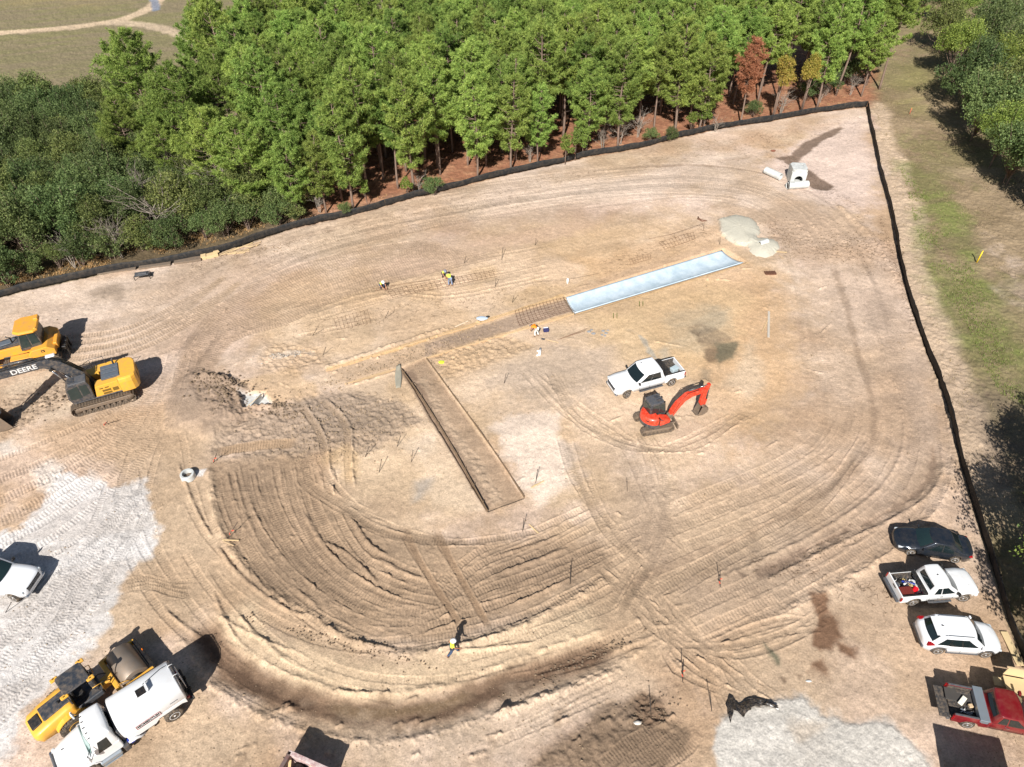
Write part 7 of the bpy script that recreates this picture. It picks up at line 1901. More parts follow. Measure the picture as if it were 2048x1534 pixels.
for i, (px, py, n, sx_, sy_, s, m, rt_, lb) in enumerate([(450, 780, 240, 1.6, .9, .20, M_CLOD2, -.5, "dark clods heaped at the pit's left lip"), (700, 840, 420, 3.4, 1.4, .13, M_CLOD, .1, "grey clods spread over the loose spoil north of the tracked field"), (800, 720, 260, 5.2, .5, .16, M_CLOD, .52, "tan clods thrown along the far timber form"),
    (560, 815, 130, 1.2, .5, .18, M_CLOD2, -.4, "clods at the right lip of the pit"), (930, 715, 240, 2.4, .9, .12, M_CLOD, .5, "tan crumbled soil below the near timber form"), (1700, 490, 420, 2.8, 1.5, .12, M_CLOD2, .1, "brown clods on the rough patch inside the right fence"),
    (1570, 465, 220, 1.2, 1.4, .11, M_CLOD2, 0, "dark clods right of the larger stone heap"), (110, 800, 160, 2.2, .9, .16, M_CLOD2, .6, "dark clods under the yellow excavator's boom"), (1300, 1430, 150, .9, .6, .10, M_CLOD2, .4, "clods on the dark spoil at the bottom"),
    (570, 712, 60, 1.1, .35, .12, mat('old_rubble', srgb(176, 170, 160), .9, var=.25), .2, "broken pale rubble in the upper left of the dig"), (1180, 1310, 120, 2.4, .25, .13, M_CLOD2, .45, "clods on the right end of the lower ditch lip"), (700, 1290, 150, 3.2, .25, .12, M_CLOD2, -.25, "clods along the lower lip of the tracked field"),
    (1640, 1105, 130, 2.2, .3, .10, M_CLOD2, .5, "clods along the drainage line at the right"), (520, 500, 90, 3, .4, .12, M_CLOD, .2, "scattered clods near the fence at the left"), (640, 900, 200, 2.2, .7, .12, M_CLOD, .0, "clods across the upper edge of the tracked field")]):
    rubble("soil_clods", lb, px, py, n, sx_, sy_, s, m, "soil clods", kind="stuff", rot=rt_)
# clods and pebbles everywhere on the site
q = MB(); r_ = np.random.default_rng(5)
for k in range(9000):
    px, py = r_.uniform(0, 2048), 560 + 974 * r_.random() ** .8; x, y = G(px, py)
    if 1410 < px < 1880 and py > 1390: continue
    s = .027 * math.exp(r_.normal() * .45) * (1 + max(0, (y - 25)) * .012); z = hz(x, y) + s * .2
    h = [np.array(p) * s * r_.uniform(.6, 1.3, 3) for p in ((1, 0, 0), (-.5, .87, 0), (-.5, -.87, 0), (0, 0, .8))]
    q.add([(x + p[0], y + p[1], z + p[2]) for p in h], [(0, 1, 3), (1, 2, 3), (2, 0, 3)])
o = q.build("pebbles", M_CLOD); tag(o, "small clods and pebbles strewn over the graded soil", "pebbles", kind="stuff")
# dead twigs and straw in the pale corner and along the fence
q = MB()
for (x0, y0, x1, y1, n) in ((1280, 300, 1720, 230, 420), (1520, 260, 1740, 420, 300), (380, 520, 620, 470, 160), (640, 450, 1200, 330, 300), (1560, 480, 1800, 520, 200), (1760, 420, 1830, 640, 160), (560, 650, 1100, 560, 260), (1200, 520, 1420, 440, 200), (1500, 1100, 1800, 1180, 120)):
    for k in range(n):
        px, py = r_.uniform(min(x0, x1), max(x0, x1)), 0; t_ = (px - x0) / (x1 - x0); py = y0 + (y1 - y0) * t_ + abs(r_.normal()) * 22 + 4
        x, y = G(px, py); a = r_.uniform(0, 6.28); l_ = r_.uniform(.1, .45); z = hz(x, y) + .03
        q.tube([(x, y, z), (x + l_ * .5 * math.cos(a), y + l_ * .5 * math.sin(a), z + r_.uniform(0, .06)), (x + l_ * math.cos(a + .3), y + l_ * math.sin(a + .3), z)], .009, 3, cap=False)
o = q.build("dead_twigs", mat("dry_twig", srgb(118, 96, 74), .9, var=.3)); tag(o, "dead twigs and roots strewn along the fence and pale ground", "twigs", kind="stuff")
# ================================================================== STAKES, MARKERS, LUMBER, TOOLS
M_PIN = mat("dark_rebar_pin", srgb(52, 44, 38), .7, var=.3)
M_FLAG = mat("pink_flagging", srgb(232, 96, 70), .6, var=.1)
STAKES = [((757, 945), (763, 918), "steel pin in the sandy patch, lowest of four left of the long trench"), ((822, 925), (826, 921 - 20), "steel pin just right of the lowest one in the sandy patch"), ((729, 914), (738, 893), "steel pin nearest the grey spoil in the sandy patch"), ((793, 894), (801, 872), "steel pin closest to the long trench on its left"),
    ((1008, 768), (1012, 748), "steel pin standing alone between long trench and crew-cab pickup"), ((1045, 1062), (1048, 1036), "leaning steel pin below the lower end of the long trench"), ((1071, 965), (1075, 938), "thin pin with crossed laths at its foot, right of the long trench"), ((1141, 1168), (1141, 1130), "tall thin pin at the east edge of the dark tracked field"),
    ((1255, 982), (1254, 962), "steel pin on the tan crossing below the compact excavator"), ((1303, 1435), (1300, 1398), "dark pin standing in the bottom spoil patch"), ((1425, 1425), (1420, 1384), "thin rod by the corner of the lower gravel pad"), ((645, 712), (652, 696), "pin near the broken pale rubble"),
    ((990, 573), (992, 556), "pin right of the long loose rebar grid"), ((1003, 520), (1006, 494), "pin above the long loose rebar grid"), ((1070, 490), (1072, 477), "thin pin in the middle of the upper dig"), ((1024, 605), (1028, 592), "pin above the bent rebar grid"), ((770, 638), (777, 624), "pin near the small rebar grid's right end"), ((1440, 490), (1440, 476), "pin left of the larger stone heap"),
    ((928, 525), (932, 513), "pin beside the pair of stooping workers"), ((624, 672), (634, 658), "slanting pin left of the small rebar grid"), ((8, 1225), (22, 1205), "thin wire rod by the left white pickup's front wheel")]
for (b0, t0, lb) in STAKES:
    x, y = G(*b0); z = hz(x, y); hgt = .9; tx, ty = G(t0[0], t0[1], hgt)
    o = empty("survey_stake", (x, y, z), 0, lb, "stake", "steel pins and stakes on the site")
    q = MB(); q.tube([(0, 0, -.1), (tx - x, ty - y, hgt)], .022, 6); q.build("rod", M_PIN, o)
    q = MB(); q.tube([(tx - x, ty - y, hgt - .01), (tx - x, ty - y, hgt + .03)], .035, 6); q.build("cap", M_PIN, o)
for (b0, t0, lb) in [((452, 1078), (475, 1045), "leaning stake with orange flagging in the dark tracked field"), ((1441, 1176), (1440, 1140), "stake with red flagging by the drainage line's west end"), ((1366, 1365), (1367, 1318), "stake with pink flagging beside the wide tyre tracks"), ((425, 925), (433, 907), "leaning stake by the manhole ring"), ((205, 848), (215, 842), "broken flagged stake below the yellow excavator")]:
    x, y = G(*b0); z = hz(x, y); tx, ty = G(t0[0], t0[1], 1.0)
    o = empty("flagged_stake", (x, y, z), 0, lb, "stake", "flagged survey stakes")
    q = MB(); q.tube([(0, 0, -.1), (tx - x, ty - y, 1.0)], .025, 4); q.build("lath", M_PIN, o)
    q = MB(); q.box(((tx - x) * .5 + .06, (ty - y) * .5, .5), (.14, .02, .09), rz=.4); q.box(((tx - x) * .4 - .05, (ty - y) * .4 - .08, .32), (.03, .16, .05), rz=.4, rx=.5); q.build("flagging", M_FLAG, o)
M_POST = mat("yellow_marker", srgb(240, 200, 30), .5, var=.05)
for b0, hh, lb, m_ in (((1953.5, 525), 1.35, "bright yellow marker post on the grass strip, nearer one", M_POST), ((1930, 240), 1.3, "bright yellow marker post at the foot of the right-hand trees", M_POST), ((1819, 228), .8, "short orange marker stake on the grass strip near the fence corner", M_FLAG)):
    x, y = G(*b0); o = empty("marker_post", (x, y, hz(x, y)), 0, lb, "marker post")
    q = MB(); q.tube([(0, 0, -.1), (.02, .0, hh)], .06 if m_ is M_POST else .03, 10); q.build("post", m_, o)
    q = MB(); q.tube([(.02, 0, hh), (.02, 0, hh + .06)], [.065, .03] if m_ is M_POST else .03, 10); q.build("cap", M_POST, o)
# crossed laths
def lath(name, label, p0, p1, w=.09, t_=.03, m=None, cat="lath", z=.05):
    a, c = np.array(G(*p0)), np.array(G(*p1)); d = c - a; ln = float(np.linalg.norm(d)); q = MB(); q.rbox((ln / 2, 0, 0), (ln, w, t_), min(w, t_) * .3)
    o = q.build(name, m or M_WOOD); mz = (hz(*a) + hz(*c)) / 2; o.location = (a[0], a[1], mz + z); o.rotation_euler = (0, 0, math.atan2(d[1], d[0])); return tag(o, label, cat)
lath("lath", "slanting thin lath right of the long trench, nearer the pin", (1062, 975), (1072, 968)); lath("lath", "longer thin lath crossing the other right of the long trench", (1063, 975), (1088, 961))
lath("lath", "short lath lying beside the leaning pin below the trench", (1058, 1048), (1077, 1066)); lath("lath", "pale lath on the dark tracked field's left edge", (445, 1080), (478, 1081)); lath("lath", "dark lath just below the pale one at the field's left edge", (447, 1083), (468, 1092), m=M_WOODD)
lath("plank", "grey plank lying upright in the picture right of the wet patch", (1536.5, 676), (1537.5, 624), .2, .05, m=mat("grey_plank", srgb(190, 180, 165), .8), cat="plank")
lath("lath", "thin stick leaning against the grey plank", (1524, 665), (1535, 642), .06)
lath("plank", "tan board at the foot of the smaller stone heap", (1548, 505), (1573, 507), .14, cat="plank")
lath("lath", "thin stick below the smaller stone heap", (1558, 512), (1567, 520), .05, m=M_WOODD)
lath("cardboard_strip", "pale bent strip lying above the far timber form", (910, 655), (937, 643), .12, .04, m=mat("pale_strip", srgb(222, 200, 170), .8), cat="strip")
# lumber by the fence
def stack(name, label, px, py, rz, items, cat="lumber stack"):
    x, y = G(px, py); o = empty(name, (x, y, hz(x, y)), rz, label, cat)
    for (dx, dy, dz, lx, ly, lz, r_, m) in items: q = MB(); q.rbox((dx, dy, dz), (lx, ly, lz), .02, rz=r_); q.build("board", m, o)
    return o
stack("lumber_stack", "pale new lumber offcuts stacked at the fence near the left scrub", 420, 512, R(25), [(0, 0, .15, 1.6, .9, .3, 0, M_WOOD), (.3, .5, .25, .9, .4, .5, .1, M_WOOD), (.7, .1, .35, .5, .6, .1, .2, M_WOOD), (-.6, -.1, .33, .5, .7, .1, -.1, M_WOOD)])
stack("lumber_pile", "long pale boards strewn at the fence right of the lumber offcuts", 475, 502, R(28), [(i * .25 - 1, random.uniform(-.5, .5), .05 + .03 * (i % 3), random.uniform(1.4, 2.8), .12, .05, random.uniform(-.4, .4), M_WOOD if i % 2 else M_WOODD) for i in range(11)])
stack("panel_stack", "dark stacked form panels lying along the fence at the far left", 345, 528, R(14), [(-1.6, 0, .1, 3.0, .8, .2, 0, M_DIRTY), (1.5, .1, .1, 2.6, .7, .22, .03, M_DIRTY), (-5.5, -.1, .08, 4.2, .5, .14, .0, M_DIRTY)], "form panels")
x, y = G(287, 556); o = empty("trailer_frame", (x, y, hz(x, y)), R(14), "small dark steel rack standing by the fence panels on the left", "rack")
q = MB()
for sg in (-1, 1): q.tube([(-.7, sg * .35, .45), (.7, sg * .35, .45)], .04, 6); q.tube([(-.7, sg * .35, 0), (-.7, sg * .35, .45)], .035, 6); q.tube([(.7, sg * .35, 0), (.7, sg * .35, .45)], .035, 6)
q.build("frame", M_BLACKM, o); q = MB(); q.rbox((0, 0, .49), (1.3, .66, .05), .02); q.rbox((.1, 0, .56), (.8, .4, .1), .03); q.build("tray", M_GREY, o)
# plywood stand and plank by the parked row
x, y = G(2022, 1384); o = empty("plywood_stand", (x, y, hz(x, y)), R(-12), "plywood work stand with an upright panel at the right edge, above the red pickup", "work stand")
q = MB(); q.rbox((.15, -.1, .72), (1.5, 1.25, .04), .01); q.build("table_top", M_PLY, o)
q = MB(); q.rbox((.05, .62, 1.12), (1.25, .04, .78), .01); q.build("back_panel", M_PLY, o)
q = MB(); q.rbox((.1, .62, 1.53), (1.6, .09, .06), .01); q.build("top_rail", M_WOODD, o)
for lx, ly in ((-.5, -.6), (.8, -.6), (-.5, .55), (.8, .55)): q = MB(); q.rbox((lx, ly, .35), (.09, .09, .7), .01); q.build("leg", M_WOOD, o)
q = MB(); q.tube([(-.5, .5, .1), (.2, .0, .70)], .03, 4); q.tube([(.8, .5, .1), (.3, .0, .70)], .03, 4); q.build("brace", M_WOODD, o)
q = MB(); q.rbox((-.72, .25, .45), (.6, .5, .04), .01, rx=.1); q.build("side_shelf", M_PLY, o)
lath("plank", "wide tan plank lying along the fence above the plywood stand", (2007, 1264), (2040, 1332), .42, .06, m=M_PLY, cat="plank", z=.08)
# closed box trailer just outside the picture, whose shadow falls beside the red pickup
a = np.array(G(1865, 1445)); c = np.array(G(2000, 1476)); dsh = np.array([sx, sy]) / math.tan(R(SUN_EL)); Ht = 3.3
p0, p1 = a - dsh * Ht, c - dsh * Ht; d = (p1 - p0); wdt = float(np.linalg.norm(d)); d /= wdt
o = empty("box_trailer", ((p0[0] + p1[0]) / 2, (p0[1] + p1[1]) / 2, 0), math.atan2(d[1], d[0]), "white box trailer parked just below the picture beside the red pickup", "trailer")
q = MB(); q.rbox((0, -2.6, 1.95), (wdt, 5.2, 2.7), .06); q.build("box", M_WHITE2, o)
q = MB(); q.rbox((0, -.02, 1.95), (wdt - .3, .05, 2.4), .02); q.build("rear_door", M_GREY, o)
for sg in (-1, 1):
    for yy in (-2.2, -3.1): wh = MB(); wh.tube([(sg * (wdt / 2 - .3), yy, .4), (sg * (wdt / 2 - .05), yy, .4)], .39, 20); wh.build("wheel", M_RUBBER, o)
q = MB(); q.rbox((0, -2.7, .52), (wdt - .7, 5.0, .16), .03); q.build("chassis", M_UNDER, o)
# crumpled black sheet at the edge of the lower gravel pad
edge = pxline([(1452, 1412), (1462, 1392), (1478, 1408), (1500, 1396), (1525, 1400), (1553, 1413)], .15); x0, y0 = edge[0]; r_ = np.random.default_rng(9)
rings = []
for i, p in enumerate(edge):
    t_ = i / (len(edge) - 1); w_ = .75 * (1 - t_) + .2; row = []
    for b_ in np.linspace(0, 1, 8): row.append((p[0] - x0 + r_.normal() * .03, p[1] - y0 - b_ * w_ + r_.normal() * .03, hz(p[0], p[1] - b_ * w_) - hz(x0, y0) + .10 + .16 * math.sin(b_ * 3.1) * abs(math.sin(i * .8)) + r_.random() * .08))
    rings.append(row + [(a_, b__, c_ - .03) for a_, b__, c_ in row[::-1]])
q = MB(); q.loft(rings, smooth=False); o = q.build("plastic_sheet", mat("black_plastic", srgb(30, 31, 34), .25, var=.2, dirt=DUST, dirt_amt=.25, scale=6)); o.location = (x0, y0, hz(x0, y0)); tag(o, "crumpled black plastic sheet at the top edge of the lower gravel pad", "plastic sheet")
# dark sedan-blue shape at the very bottom is a vehicle roof shadow: small dark pickup roof just outside
def blob(name, label, px, py, r, m, cat, sq=(1, 1, .5), seed=0, z=0):
    x, y = G(px, py); rr = np.random.default_rng(seed); rings = []
    for f in np.linspace(0, math.pi, 7):
        rings.append([(r * sq[0] * math.sin(f) * math.cos(a) * rr.uniform(.8, 1.15) + .001 * math.cos(a), r * sq[1] * math.sin(f) * math.sin(a) * rr.uniform(.8, 1.15) + .001 * math.sin(a), r * sq[2] * (1 - math.cos(f)) * .9) for a in np.linspace(0, 6.283, 12)[:-1]])
    q = MB(); q.loft(rings, smooth=False); o = q.build(name, m); o.location = (x, y, hz(x, y) - .02 + z); return tag(o, label, cat)
for i, (px, py, r) in enumerate(((1178, 664, .16), (1183, 660, .12), (1187, 668, .18), (1206, 662, .14), (1212, 667, .15), (1216, 661, .11), (1204, 670, .12), (1210, 672, .10))):
    blob("grey_rock", "grey stone chunk among the small group below the channel", px, py, r, mat("grey_rock", srgb(140, 140, 140), .9, var=.2), "rock", (1.2, .9, .5), i)["group"] = "grey stone chunks below the channel"
o = blob("plastic_bag", "crumpled light blue-grey sheet by the far timber form, left of the rebar grid", 963, 638, .5, mat("blue_grey_sheet", srgb(186, 200, 214), .5, var=.15), "plastic sheet", (1.1, .6, .25), 3)
blob("dark_bag", "small dark bag beside the blue-grey sheet", 976, 634, .16, M_BLACKM, "bag", (1.2, .7, .6), 4); blob("dark_bag", "tiny dark bag left of the blue-grey sheet", 957, 634, .10, M_BLACKM, "bag", (1.2, .7, .6), 5)
blob("safety_vest", "yellow-green safety vest dropped beside the near timber form", 883, 726, .24, mat("hi_vis_cloth", srgb(206, 226, 60), .8), "vest", (1.1, .9, .35), 6)
blob("sack", "white sack on the dark bottom spoil", 1275, 1447, .17, mat("dirty_sack", srgb(206, 200, 188), .8, var=.2, dirt=SOILC, dirt_amt=.5), "sack", (1.3, .7, .5), 7)
blob("brown_lump", "small rust-brown lump near the wet channel", 1546, 302, .3, mat("rust_lump", srgb(128, 82, 62), .9), "soil lump", (1.2, .7, .4), 8)
blob("white_scrap", "small white scrap right of the brown wet stain", 1618, 1364 - 3, .12, M_CONC, "scrap", (1.5, .6, .4), 9)
x, y = G(1092, 663); o = empty("tool_bag", (x, y, hz(x, y)), R(10), "dark blue tool bag with a pale top beside the orange-vested worker", "tool bag")
q = MB(); q.rbox((0, 0, .18), (.5, .3, .32), .06); q.build("bag_body", mat("navy_cloth", srgb(44, 46, 92), .8), o); q = MB(); q.rbox((0, .16, .3), (.44, .14, .14), .04); q.build("bag_flap", mat("pale_cloth", srgb(214, 214, 224), .8), o)
x, y = G(1080, 705); o = empty("white_fitting", (x, y, hz(x, y)), R(80), "white branched pipe fitting lying below the orange-vested worker", "pipe fitting")
q = MB(); q.tube([(-.45, 0, .1), (.45, .02, .1)], .10, 12); q.tube([(.0, .0, .1), (.08, .28, .1)], .08, 10); q.tube([(-.42, 0, .1), (-.55, .22, .1)], .08, 10); q.build("pipe_body", mat("white_pvc", srgb(240, 240, 236), .35), o)
x, y = G(1135, 566); o = empty("white_pipe_stub", (x, y, hz(x, y)), 0, "short white pipe stub standing by the thin bars above the channel", "pipe"); q = MB(); q.tube([(0, 0, -.1), (0, 0, .55)], .10, 14); q.build("stub", mat("white_pvc", srgb(240, 240, 236)), o)
x, y = G(1090, 680); o = empty("shovel", (x, y, hz(x, y) + .05), R(-22), "shovel with a pale handle lying near the orange-vested worker", "shovel")
q = MB(); q.tube([(0, 0, 0), (1.25, 0, .04)], .022, 8); q.build("handle", M_WOOD, o); q = MB(); q.prism([(-.3, -.1), (-.05, -.12), (0, 0), (-.05, .12), (-.3, .1), (-.36, 0)], -.01, .012, 'z'); q.build("blade", M_GREY, o)
for i, (px, py, lb) in enumerate(((1230, 636, "left pair of short green-topped pegs below the channel"), (1282, 612, "right pair of short green-topped pegs close to the channel"))):
    x, y = G(px, py); o = empty("survey_pegs", (x, y, hz(x, y)), 0, lb, "pegs")
    for dx in (-.14, .18): q = MB(); q.tube([(dx, 0, 0), (dx - .05, .05, .55)], .035, 6); q.build("peg", mat("olive_paint", srgb(92, 100, 40), .7), o)
# small pallet-like rack of bolts
x, y = G(1540, 548); o = empty("pallet", (x, y, hz(x, y)), R(4), "small rusty pallet right of the channel's far end", "pallet")
for k in range(7): q = MB(); q.box((-.5 + .165 * k, 0, .16), (.06, .55, .05)); q.build("slat", M_REBAR, o)
for yy in (-.22, 0, .22): q = MB(); q.box((0, yy, .07), (1.1, .07, .12)); q.build("bearer", M_REBAR, o)
bars("steel_bars", "short rusty bundle of ties left of the larger stone heap", [[(1395, 437), (1402, 441), (1412, 443)], [(1394, 439), (1404, 444), (1413, 443)], [(1396, 435), (1398, 441)]], r=.06)

# ================================================================== PEOPLE
def skin_part(name, nodes, edges, m, parent, root=0, sub=1, smooth=True):
    me = bpy.data.meshes.new(name); me.from_pydata([n[0] for n in nodes], edges, [])
    o = bpy.data.objects.new(name, me); COL.objects.link(o); o.parent = parent
    bm = bmesh.new(); bm.from_mesh(me); ly = bm.verts.layers.skin.verify(); bm.verts.ensure_lookup_table()
    for i, n in enumerate(nodes):
        r = n[1]; bm.verts[i][ly].radius = (r, r) if not isinstance(r, tuple) else r; bm.verts[i][ly].use_root = (i == root)
    bm.to_mesh(me); bm.free(); me.materials.append(m)
    sk = o.modifiers.new("skin", 'SKIN'); sk.use_smooth_shade = smooth
    ss = o.modifiers.new("sub", 'SUBSURF'); ss.levels = sub; ss.render_levels = sub
    return o
M_SKIN = mat("skin", srgb(170, 118, 90), .6, var=.05); M_HAIR = mat("hair", srgb(40, 30, 24), .8, var=.1)
M_HIVIS = mat("hi_vis_yellow", srgb(224, 240, 90), .7, var=.08); M_HIOR = mat("hi_vis_orange", srgb(250, 140, 30), .7, var=.08)
M_JEANS = mat("blue_jeans", srgb(58, 76, 104), .85, var=.15); M_LIGHTJ = mat("pale_jeans", srgb(132, 146, 172), .85, var=.15); M_WTROUS = mat("white_trousers", srgb(226, 226, 220), .8, var=.06); M_BOOT = mat("work_boot", srgb(96, 74, 54), .8, var=.2)
M_HATW = mat("white_hard_hat", srgb(240, 240, 238), .3, var=.02); M_HATG = mat("grey_cap", srgb(130, 134, 150), .6, var=.05)
def person(label, loc, rz, J, top, legs, hat, sleeves=True, shirt=None):
    e = empty("person", loc, rz, label, "person")
    V = lambda k: Vector(J[k]); nodes = []; edges = []
    def add(p, r, par=None):
        nodes.append((tuple(p), r)); i = len(nodes) - 1
        if par is not None: edges.append((par, i))
        return i
    pel = add(V('pelvis'), .115); ab = add((V('pelvis') + V('chest')) / 2, .105, pel); ch = add(V('chest'), .125, ab); nk = add(V('neck'), .055, ch); hd = add(V('head'), .095, nk)
    up = (V('head') - V('neck')).normalized(); add(V('head') + up * .09, .075, hd)
    fwd = Vector(J.get('face', (1, 0, 0))); add(V('head') + fwd * .085 - up * .02, .018, hd)
    side = up.cross(fwd).normalized()
    for sg in (-1, 1): add(V('head') + side * sg * .095, .016, hd)
    for s in 'LR':
        sh = add(V('sh' + s), .06, ch); el = add(V('el' + s), .045, sh); wr = add(V('wr' + s), .03, el)
        fd = (V('wr' + s) - V('el' + s)).normalized(); ot = fd.cross(Vector((0, 0, 1)) if abs(fd.z) < .9 else Vector((0, 1, 0))).normalized()
        pm = add(V('wr' + s) + fd * .07, .032, wr)
        for k in range(4):
            off = ot * (.022 * (k - 1.5)); f1 = add(V('wr' + s) + fd * .11 + off, .010, pm); f2 = add(V('wr' + s) + fd * (.15 + .008 * (k in (1, 2))) + off + Vector((0, 0, -.012)), .009, f1); add(V('wr' + s) + fd * (.175 + .01 * (k in (1, 2))) + off + Vector((0, 0, -.03)), .008, f2)
        t1 = add(V('wr' + s) + fd * .04 + ot * .045, .011, wr); add(V('wr' + s) + fd * .09 + ot * .065, .009, t1)
        hp = add(V('hip' + s), .095, pel); kn = add(V('kn' + s), .06, hp); an = add(V('an' + s), .04, kn); add(V('toe' + s), .035, an)
    skin_part("body", nodes, edges, M_SKIN, e)
    # vest / shirt
    n2 = [(J['pelvis'], .150), (tuple((V('pelvis') + V('chest')) / 2), .145), (J['chest'], .165), (tuple(V('chest') + (V('neck') - V('chest')) * .6), .10)]; e2 = [(0, 1), (1, 2), (2, 3)]
    for s in 'LR':
        n2.append((J['sh' + s], .085)); e2.append((2, len(n2) - 1)); q = len(n2) - 1
        if sleeves: n2.append((tuple((V('sh' + s) + V('el' + s)) / 2), .066)); e2.append((q, len(n2) - 1))
    v = skin_part("vest", n2, e2, top, e)
    n3 = [(tuple(V('pelvis') + Vector((0, 0, -.02))), .135)]; e3 = []
    for s in 'LR':
        n3 += [(J['hip' + s], .115), (J['kn' + s], .08), (tuple(V('an' + s) + (V('kn' + s) - V('an' + s)) * .12), .062)]; k = len(n3); e3 += [(0, k - 3), (k - 3, k - 2), (k - 2, k - 1)]
    skin_part("trousers", n3, e3, legs, e)
    for s in 'LR': skin_part("boot", [(tuple(V('an' + s)), .06), (tuple(V('an' + s) * .45 + V('toe' + s) * .55 + Vector((0, 0, -.01))), .05), (J['toe' + s], .045)], [(0, 1), (1, 2)], M_BOOT, e)
    # hat with brim
    q = MB(); c_ = V('head') + up * .05; a1 = side; a2 = fwd
    rings = [[c_ + up * z + (a1 * math.cos(t_) + a2 * math.sin(t_) * 1.12) * r for t_ in np.linspace(0, 6.283, 19)[:-1]] for z, r in ((-.005, .165), (.012, .165), (.02, .128), (.07, .122), (.115, .09), (.14, .03))]
    q.loft(rings); q.build("hard_hat" if hat is M_HATW else "cap", hat, e)
    if hat is not M_HATW: q = MB(); q.loft([[c_ + up * z + (a1 * math.cos(t_) + a2 * math.sin(t_)) * r for t_ in np.linspace(0, 6.283, 15)[:-1]] for z, r in ((-.06, .102), (.0, .112), (.01, .10))]); q.build("hair", M_HAIR, e)
    return e
def jset(**k): return k
WALK = jset(pelvis=(0, 0, .93), chest=(.05, 0, 1.32), neck=(.06, 0, 1.50), head=(.10, 0, 1.62), shL=(.05, .19, 1.43), shR=(.05, -.19, 1.43), elL=(-.12, .25, 1.18), elR=(.20, -.25, 1.17), wrL=(.0, .24, .94), wrR=(.40, -.20, 1.05),
    hipL=(.0, .10, .88), hipR=(0, -.10, .88), knL=(.22, .11, .50), knR=(-.10, -.11, .48), anL=(.36, .11, .09), anR=(-.36, -.11, .14), toeL=(.54, .12, .04), toeR=(-.22, -.12, .04), face=(1, 0, -.1))
BEND = jset(pelvis=(0, 0, .86), chest=(.34, 0, 1.02), neck=(.50, 0, 1.02), head=(.62, 0, .96), shL=(.40, .19, 1.02), shR=(.40, -.19, 1.02), elL=(.46, .22, .74), elR=(.46, -.22, .74), wrL=(.56, .14, .50), wrR=(.58, -.14, .48),
    hipL=(0, .10, .82), hipR=(0, -.10, .82), knL=(.10, .14, .46), knR=(.02, -.14, .46), anL=(.02, .15, .09), anR=(-.12, -.15, .09), toeL=(.20, .17, .04), toeR=(.06, -.17, .04), face=(.5, 0, -.85))
SQUAT = jset(pelvis=(0, 0, .42), chest=(.26, 0, .74), neck=(.38, 0, .86), head=(.48, 0, .92), shL=(.30, .19, .80), shR=(.30, -.19, .80), elL=(.46, .24, .56), elR=(.48, -.22, .54), wrL=(.66, .14, .36), wrR=(.68, -.12, .34),
    hipL=(.02, .11, .40), hipR=(.02, -.11, .40), knL=(.38, .20, .50), knR=(.36, -.20, .48), anL=(.14, .17, .09), anR=(.10, -.17, .09), toeL=(.34, .20, .04), toeR=(.30, -.20, .04), face=(.75, 0, -.6))
x, y = G(906, 1312); person("person in a yellow hi-vis vest and white hard hat striding across the lower ring track", (x, y, hz(x, y)), R(12), WALK, M_HIVIS, M_JEANS, M_HATW)
x, y = G(1073, 673); person("person in an orange vest and white trousers bending over the rebar grid", (x, y, hz(x, y)), R(140), BEND, M_HIOR, M_WTROUS, M_HATG)
x, y = G(901, 571); person("person in a yellow vest and pale jeans bending forward, right of a crouching co-worker", (x, y, hz(x, y)), R(115), BEND, M_HIVIS, M_LIGHTJ, M_HATW)
x, y = G(887, 553); person("person in a yellow vest crouching at the rebar, left of a bending co-worker", (x, y, hz(x, y)), R(-60), SQUAT, M_HIVIS, mat("dark_trousers", srgb(60, 66, 70), .85), M_HATG)
x, y = G(763, 577); person("person in a yellow vest crouching alone at the left end of the long rebar grid", (x, y, hz(x, y)), R(-50), SQUAT, M_HIVIS, M_JEANS, M_HATW)
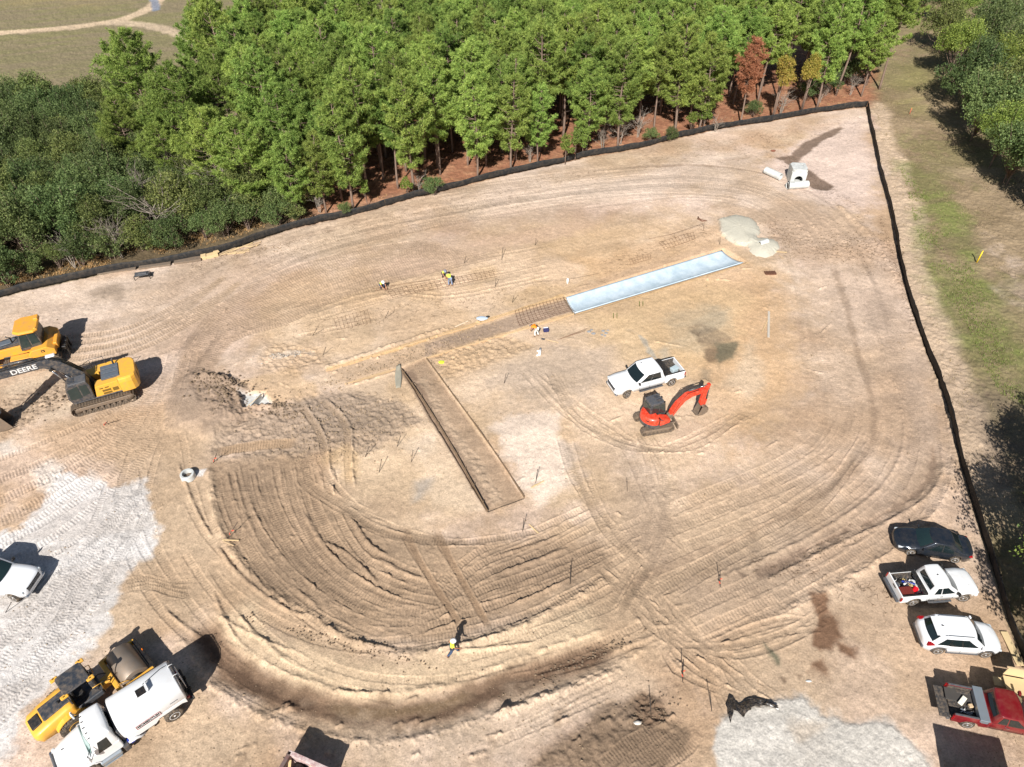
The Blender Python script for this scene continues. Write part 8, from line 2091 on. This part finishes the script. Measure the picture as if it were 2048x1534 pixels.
# ================================================================== GRASS TUFTS AND LITTER
def scatter_stuff(name, label, cat, polys, n, size, blades, m, seed, inside=None):
    r_ = np.random.default_rng(seed); V = []; 
    for P_, k in zip(polys, n):
        W = [G(*p) for p in P_]; xs = [p[0] for p in W]; ys_ = [p[1] for p in W]; c = 0
        px = r_.uniform(min(xs), max(xs), k * 3); py = r_.uniform(min(ys_), max(ys_), k * 3); d = poly_sdf(W, px.astype(np.float32), py.astype(np.float32))
        ok = (d < 0) & (fbm(px, py, 2.2, 3, seed + 7) > r_.uniform(.35, .6, k * 3)); px, py = px[ok][:k], py[ok][:k]
        for x, y in zip(px, py):
            z = hz(x, y) - .02
            for b_ in range(blades):
                a = r_.uniform(0, 6.28); l_ = size * r_.uniform(.5, 1.4); ox, oy = r_.normal(size=2) * size * .5; w_ = size * .13; ca_, sa_ = math.cos(a), math.sin(a)
                V += [(x + ox - sa_ * w_, y + oy + ca_ * w_, z), (x + ox + sa_ * w_, y + oy - ca_ * w_, z), (x + ox + ca_ * l_ * .7, y + oy + sa_ * l_ * .7, z + l_)]
    me = mesh_from(name, V, np.arange(len(V)).reshape(-1, 3), [m]); o = bpy.data.objects.new(name, me); COL.objects.link(o)
    return tag(o, label, cat, None, "stuff")
M_GR1 = leaf_mat("dry_grass", srgb(150, 134, 100), srgb(182, 164, 124), tint=.1); M_GR2 = leaf_mat("green_grass", srgb(104, 122, 58), srgb(148, 158, 84), tint=.1); M_GR3 = leaf_mat("straw", srgb(176, 140, 90), srgb(206, 172, 116), tint=.1)
scatter_stuff("dry_grass", "dry tufts over the grass strip right of the fence", "grass", [[(1745, 205), (1790, 60), (1880, 30), (1940, 240), (2048, 350), (2048, 700), (2048, 1250), (1960, 960), (1880, 700), (1815, 480)]], [9000], .16, 4, M_GR1, 31)
scatter_stuff("green_grass", "green tufts in the low part of the grass strip", "grass", [[(1800, 330), (1870, 400), (1900, 480), (1960, 560), (2010, 700), (2060, 820), (2000, 790), (1930, 650), (1850, 520)]], [5000], .15, 4, M_GR2, 33)
scatter_stuff("weeds", "straw coloured weeds between the black fence and the woods", "weeds", [[(0, 575), (250, 525), (470, 475), (560, 445), (540, 425), (380, 470), (200, 510), (0, 555)], [(560, 455), (800, 396), (1000, 346), (1280, 288), (1540, 236), (1733, 205), (1700, 190), (1500, 225), (1200, 285), (900, 355), (560, 440)]], [2600, 2200], .2, 5, M_GR3, 35)
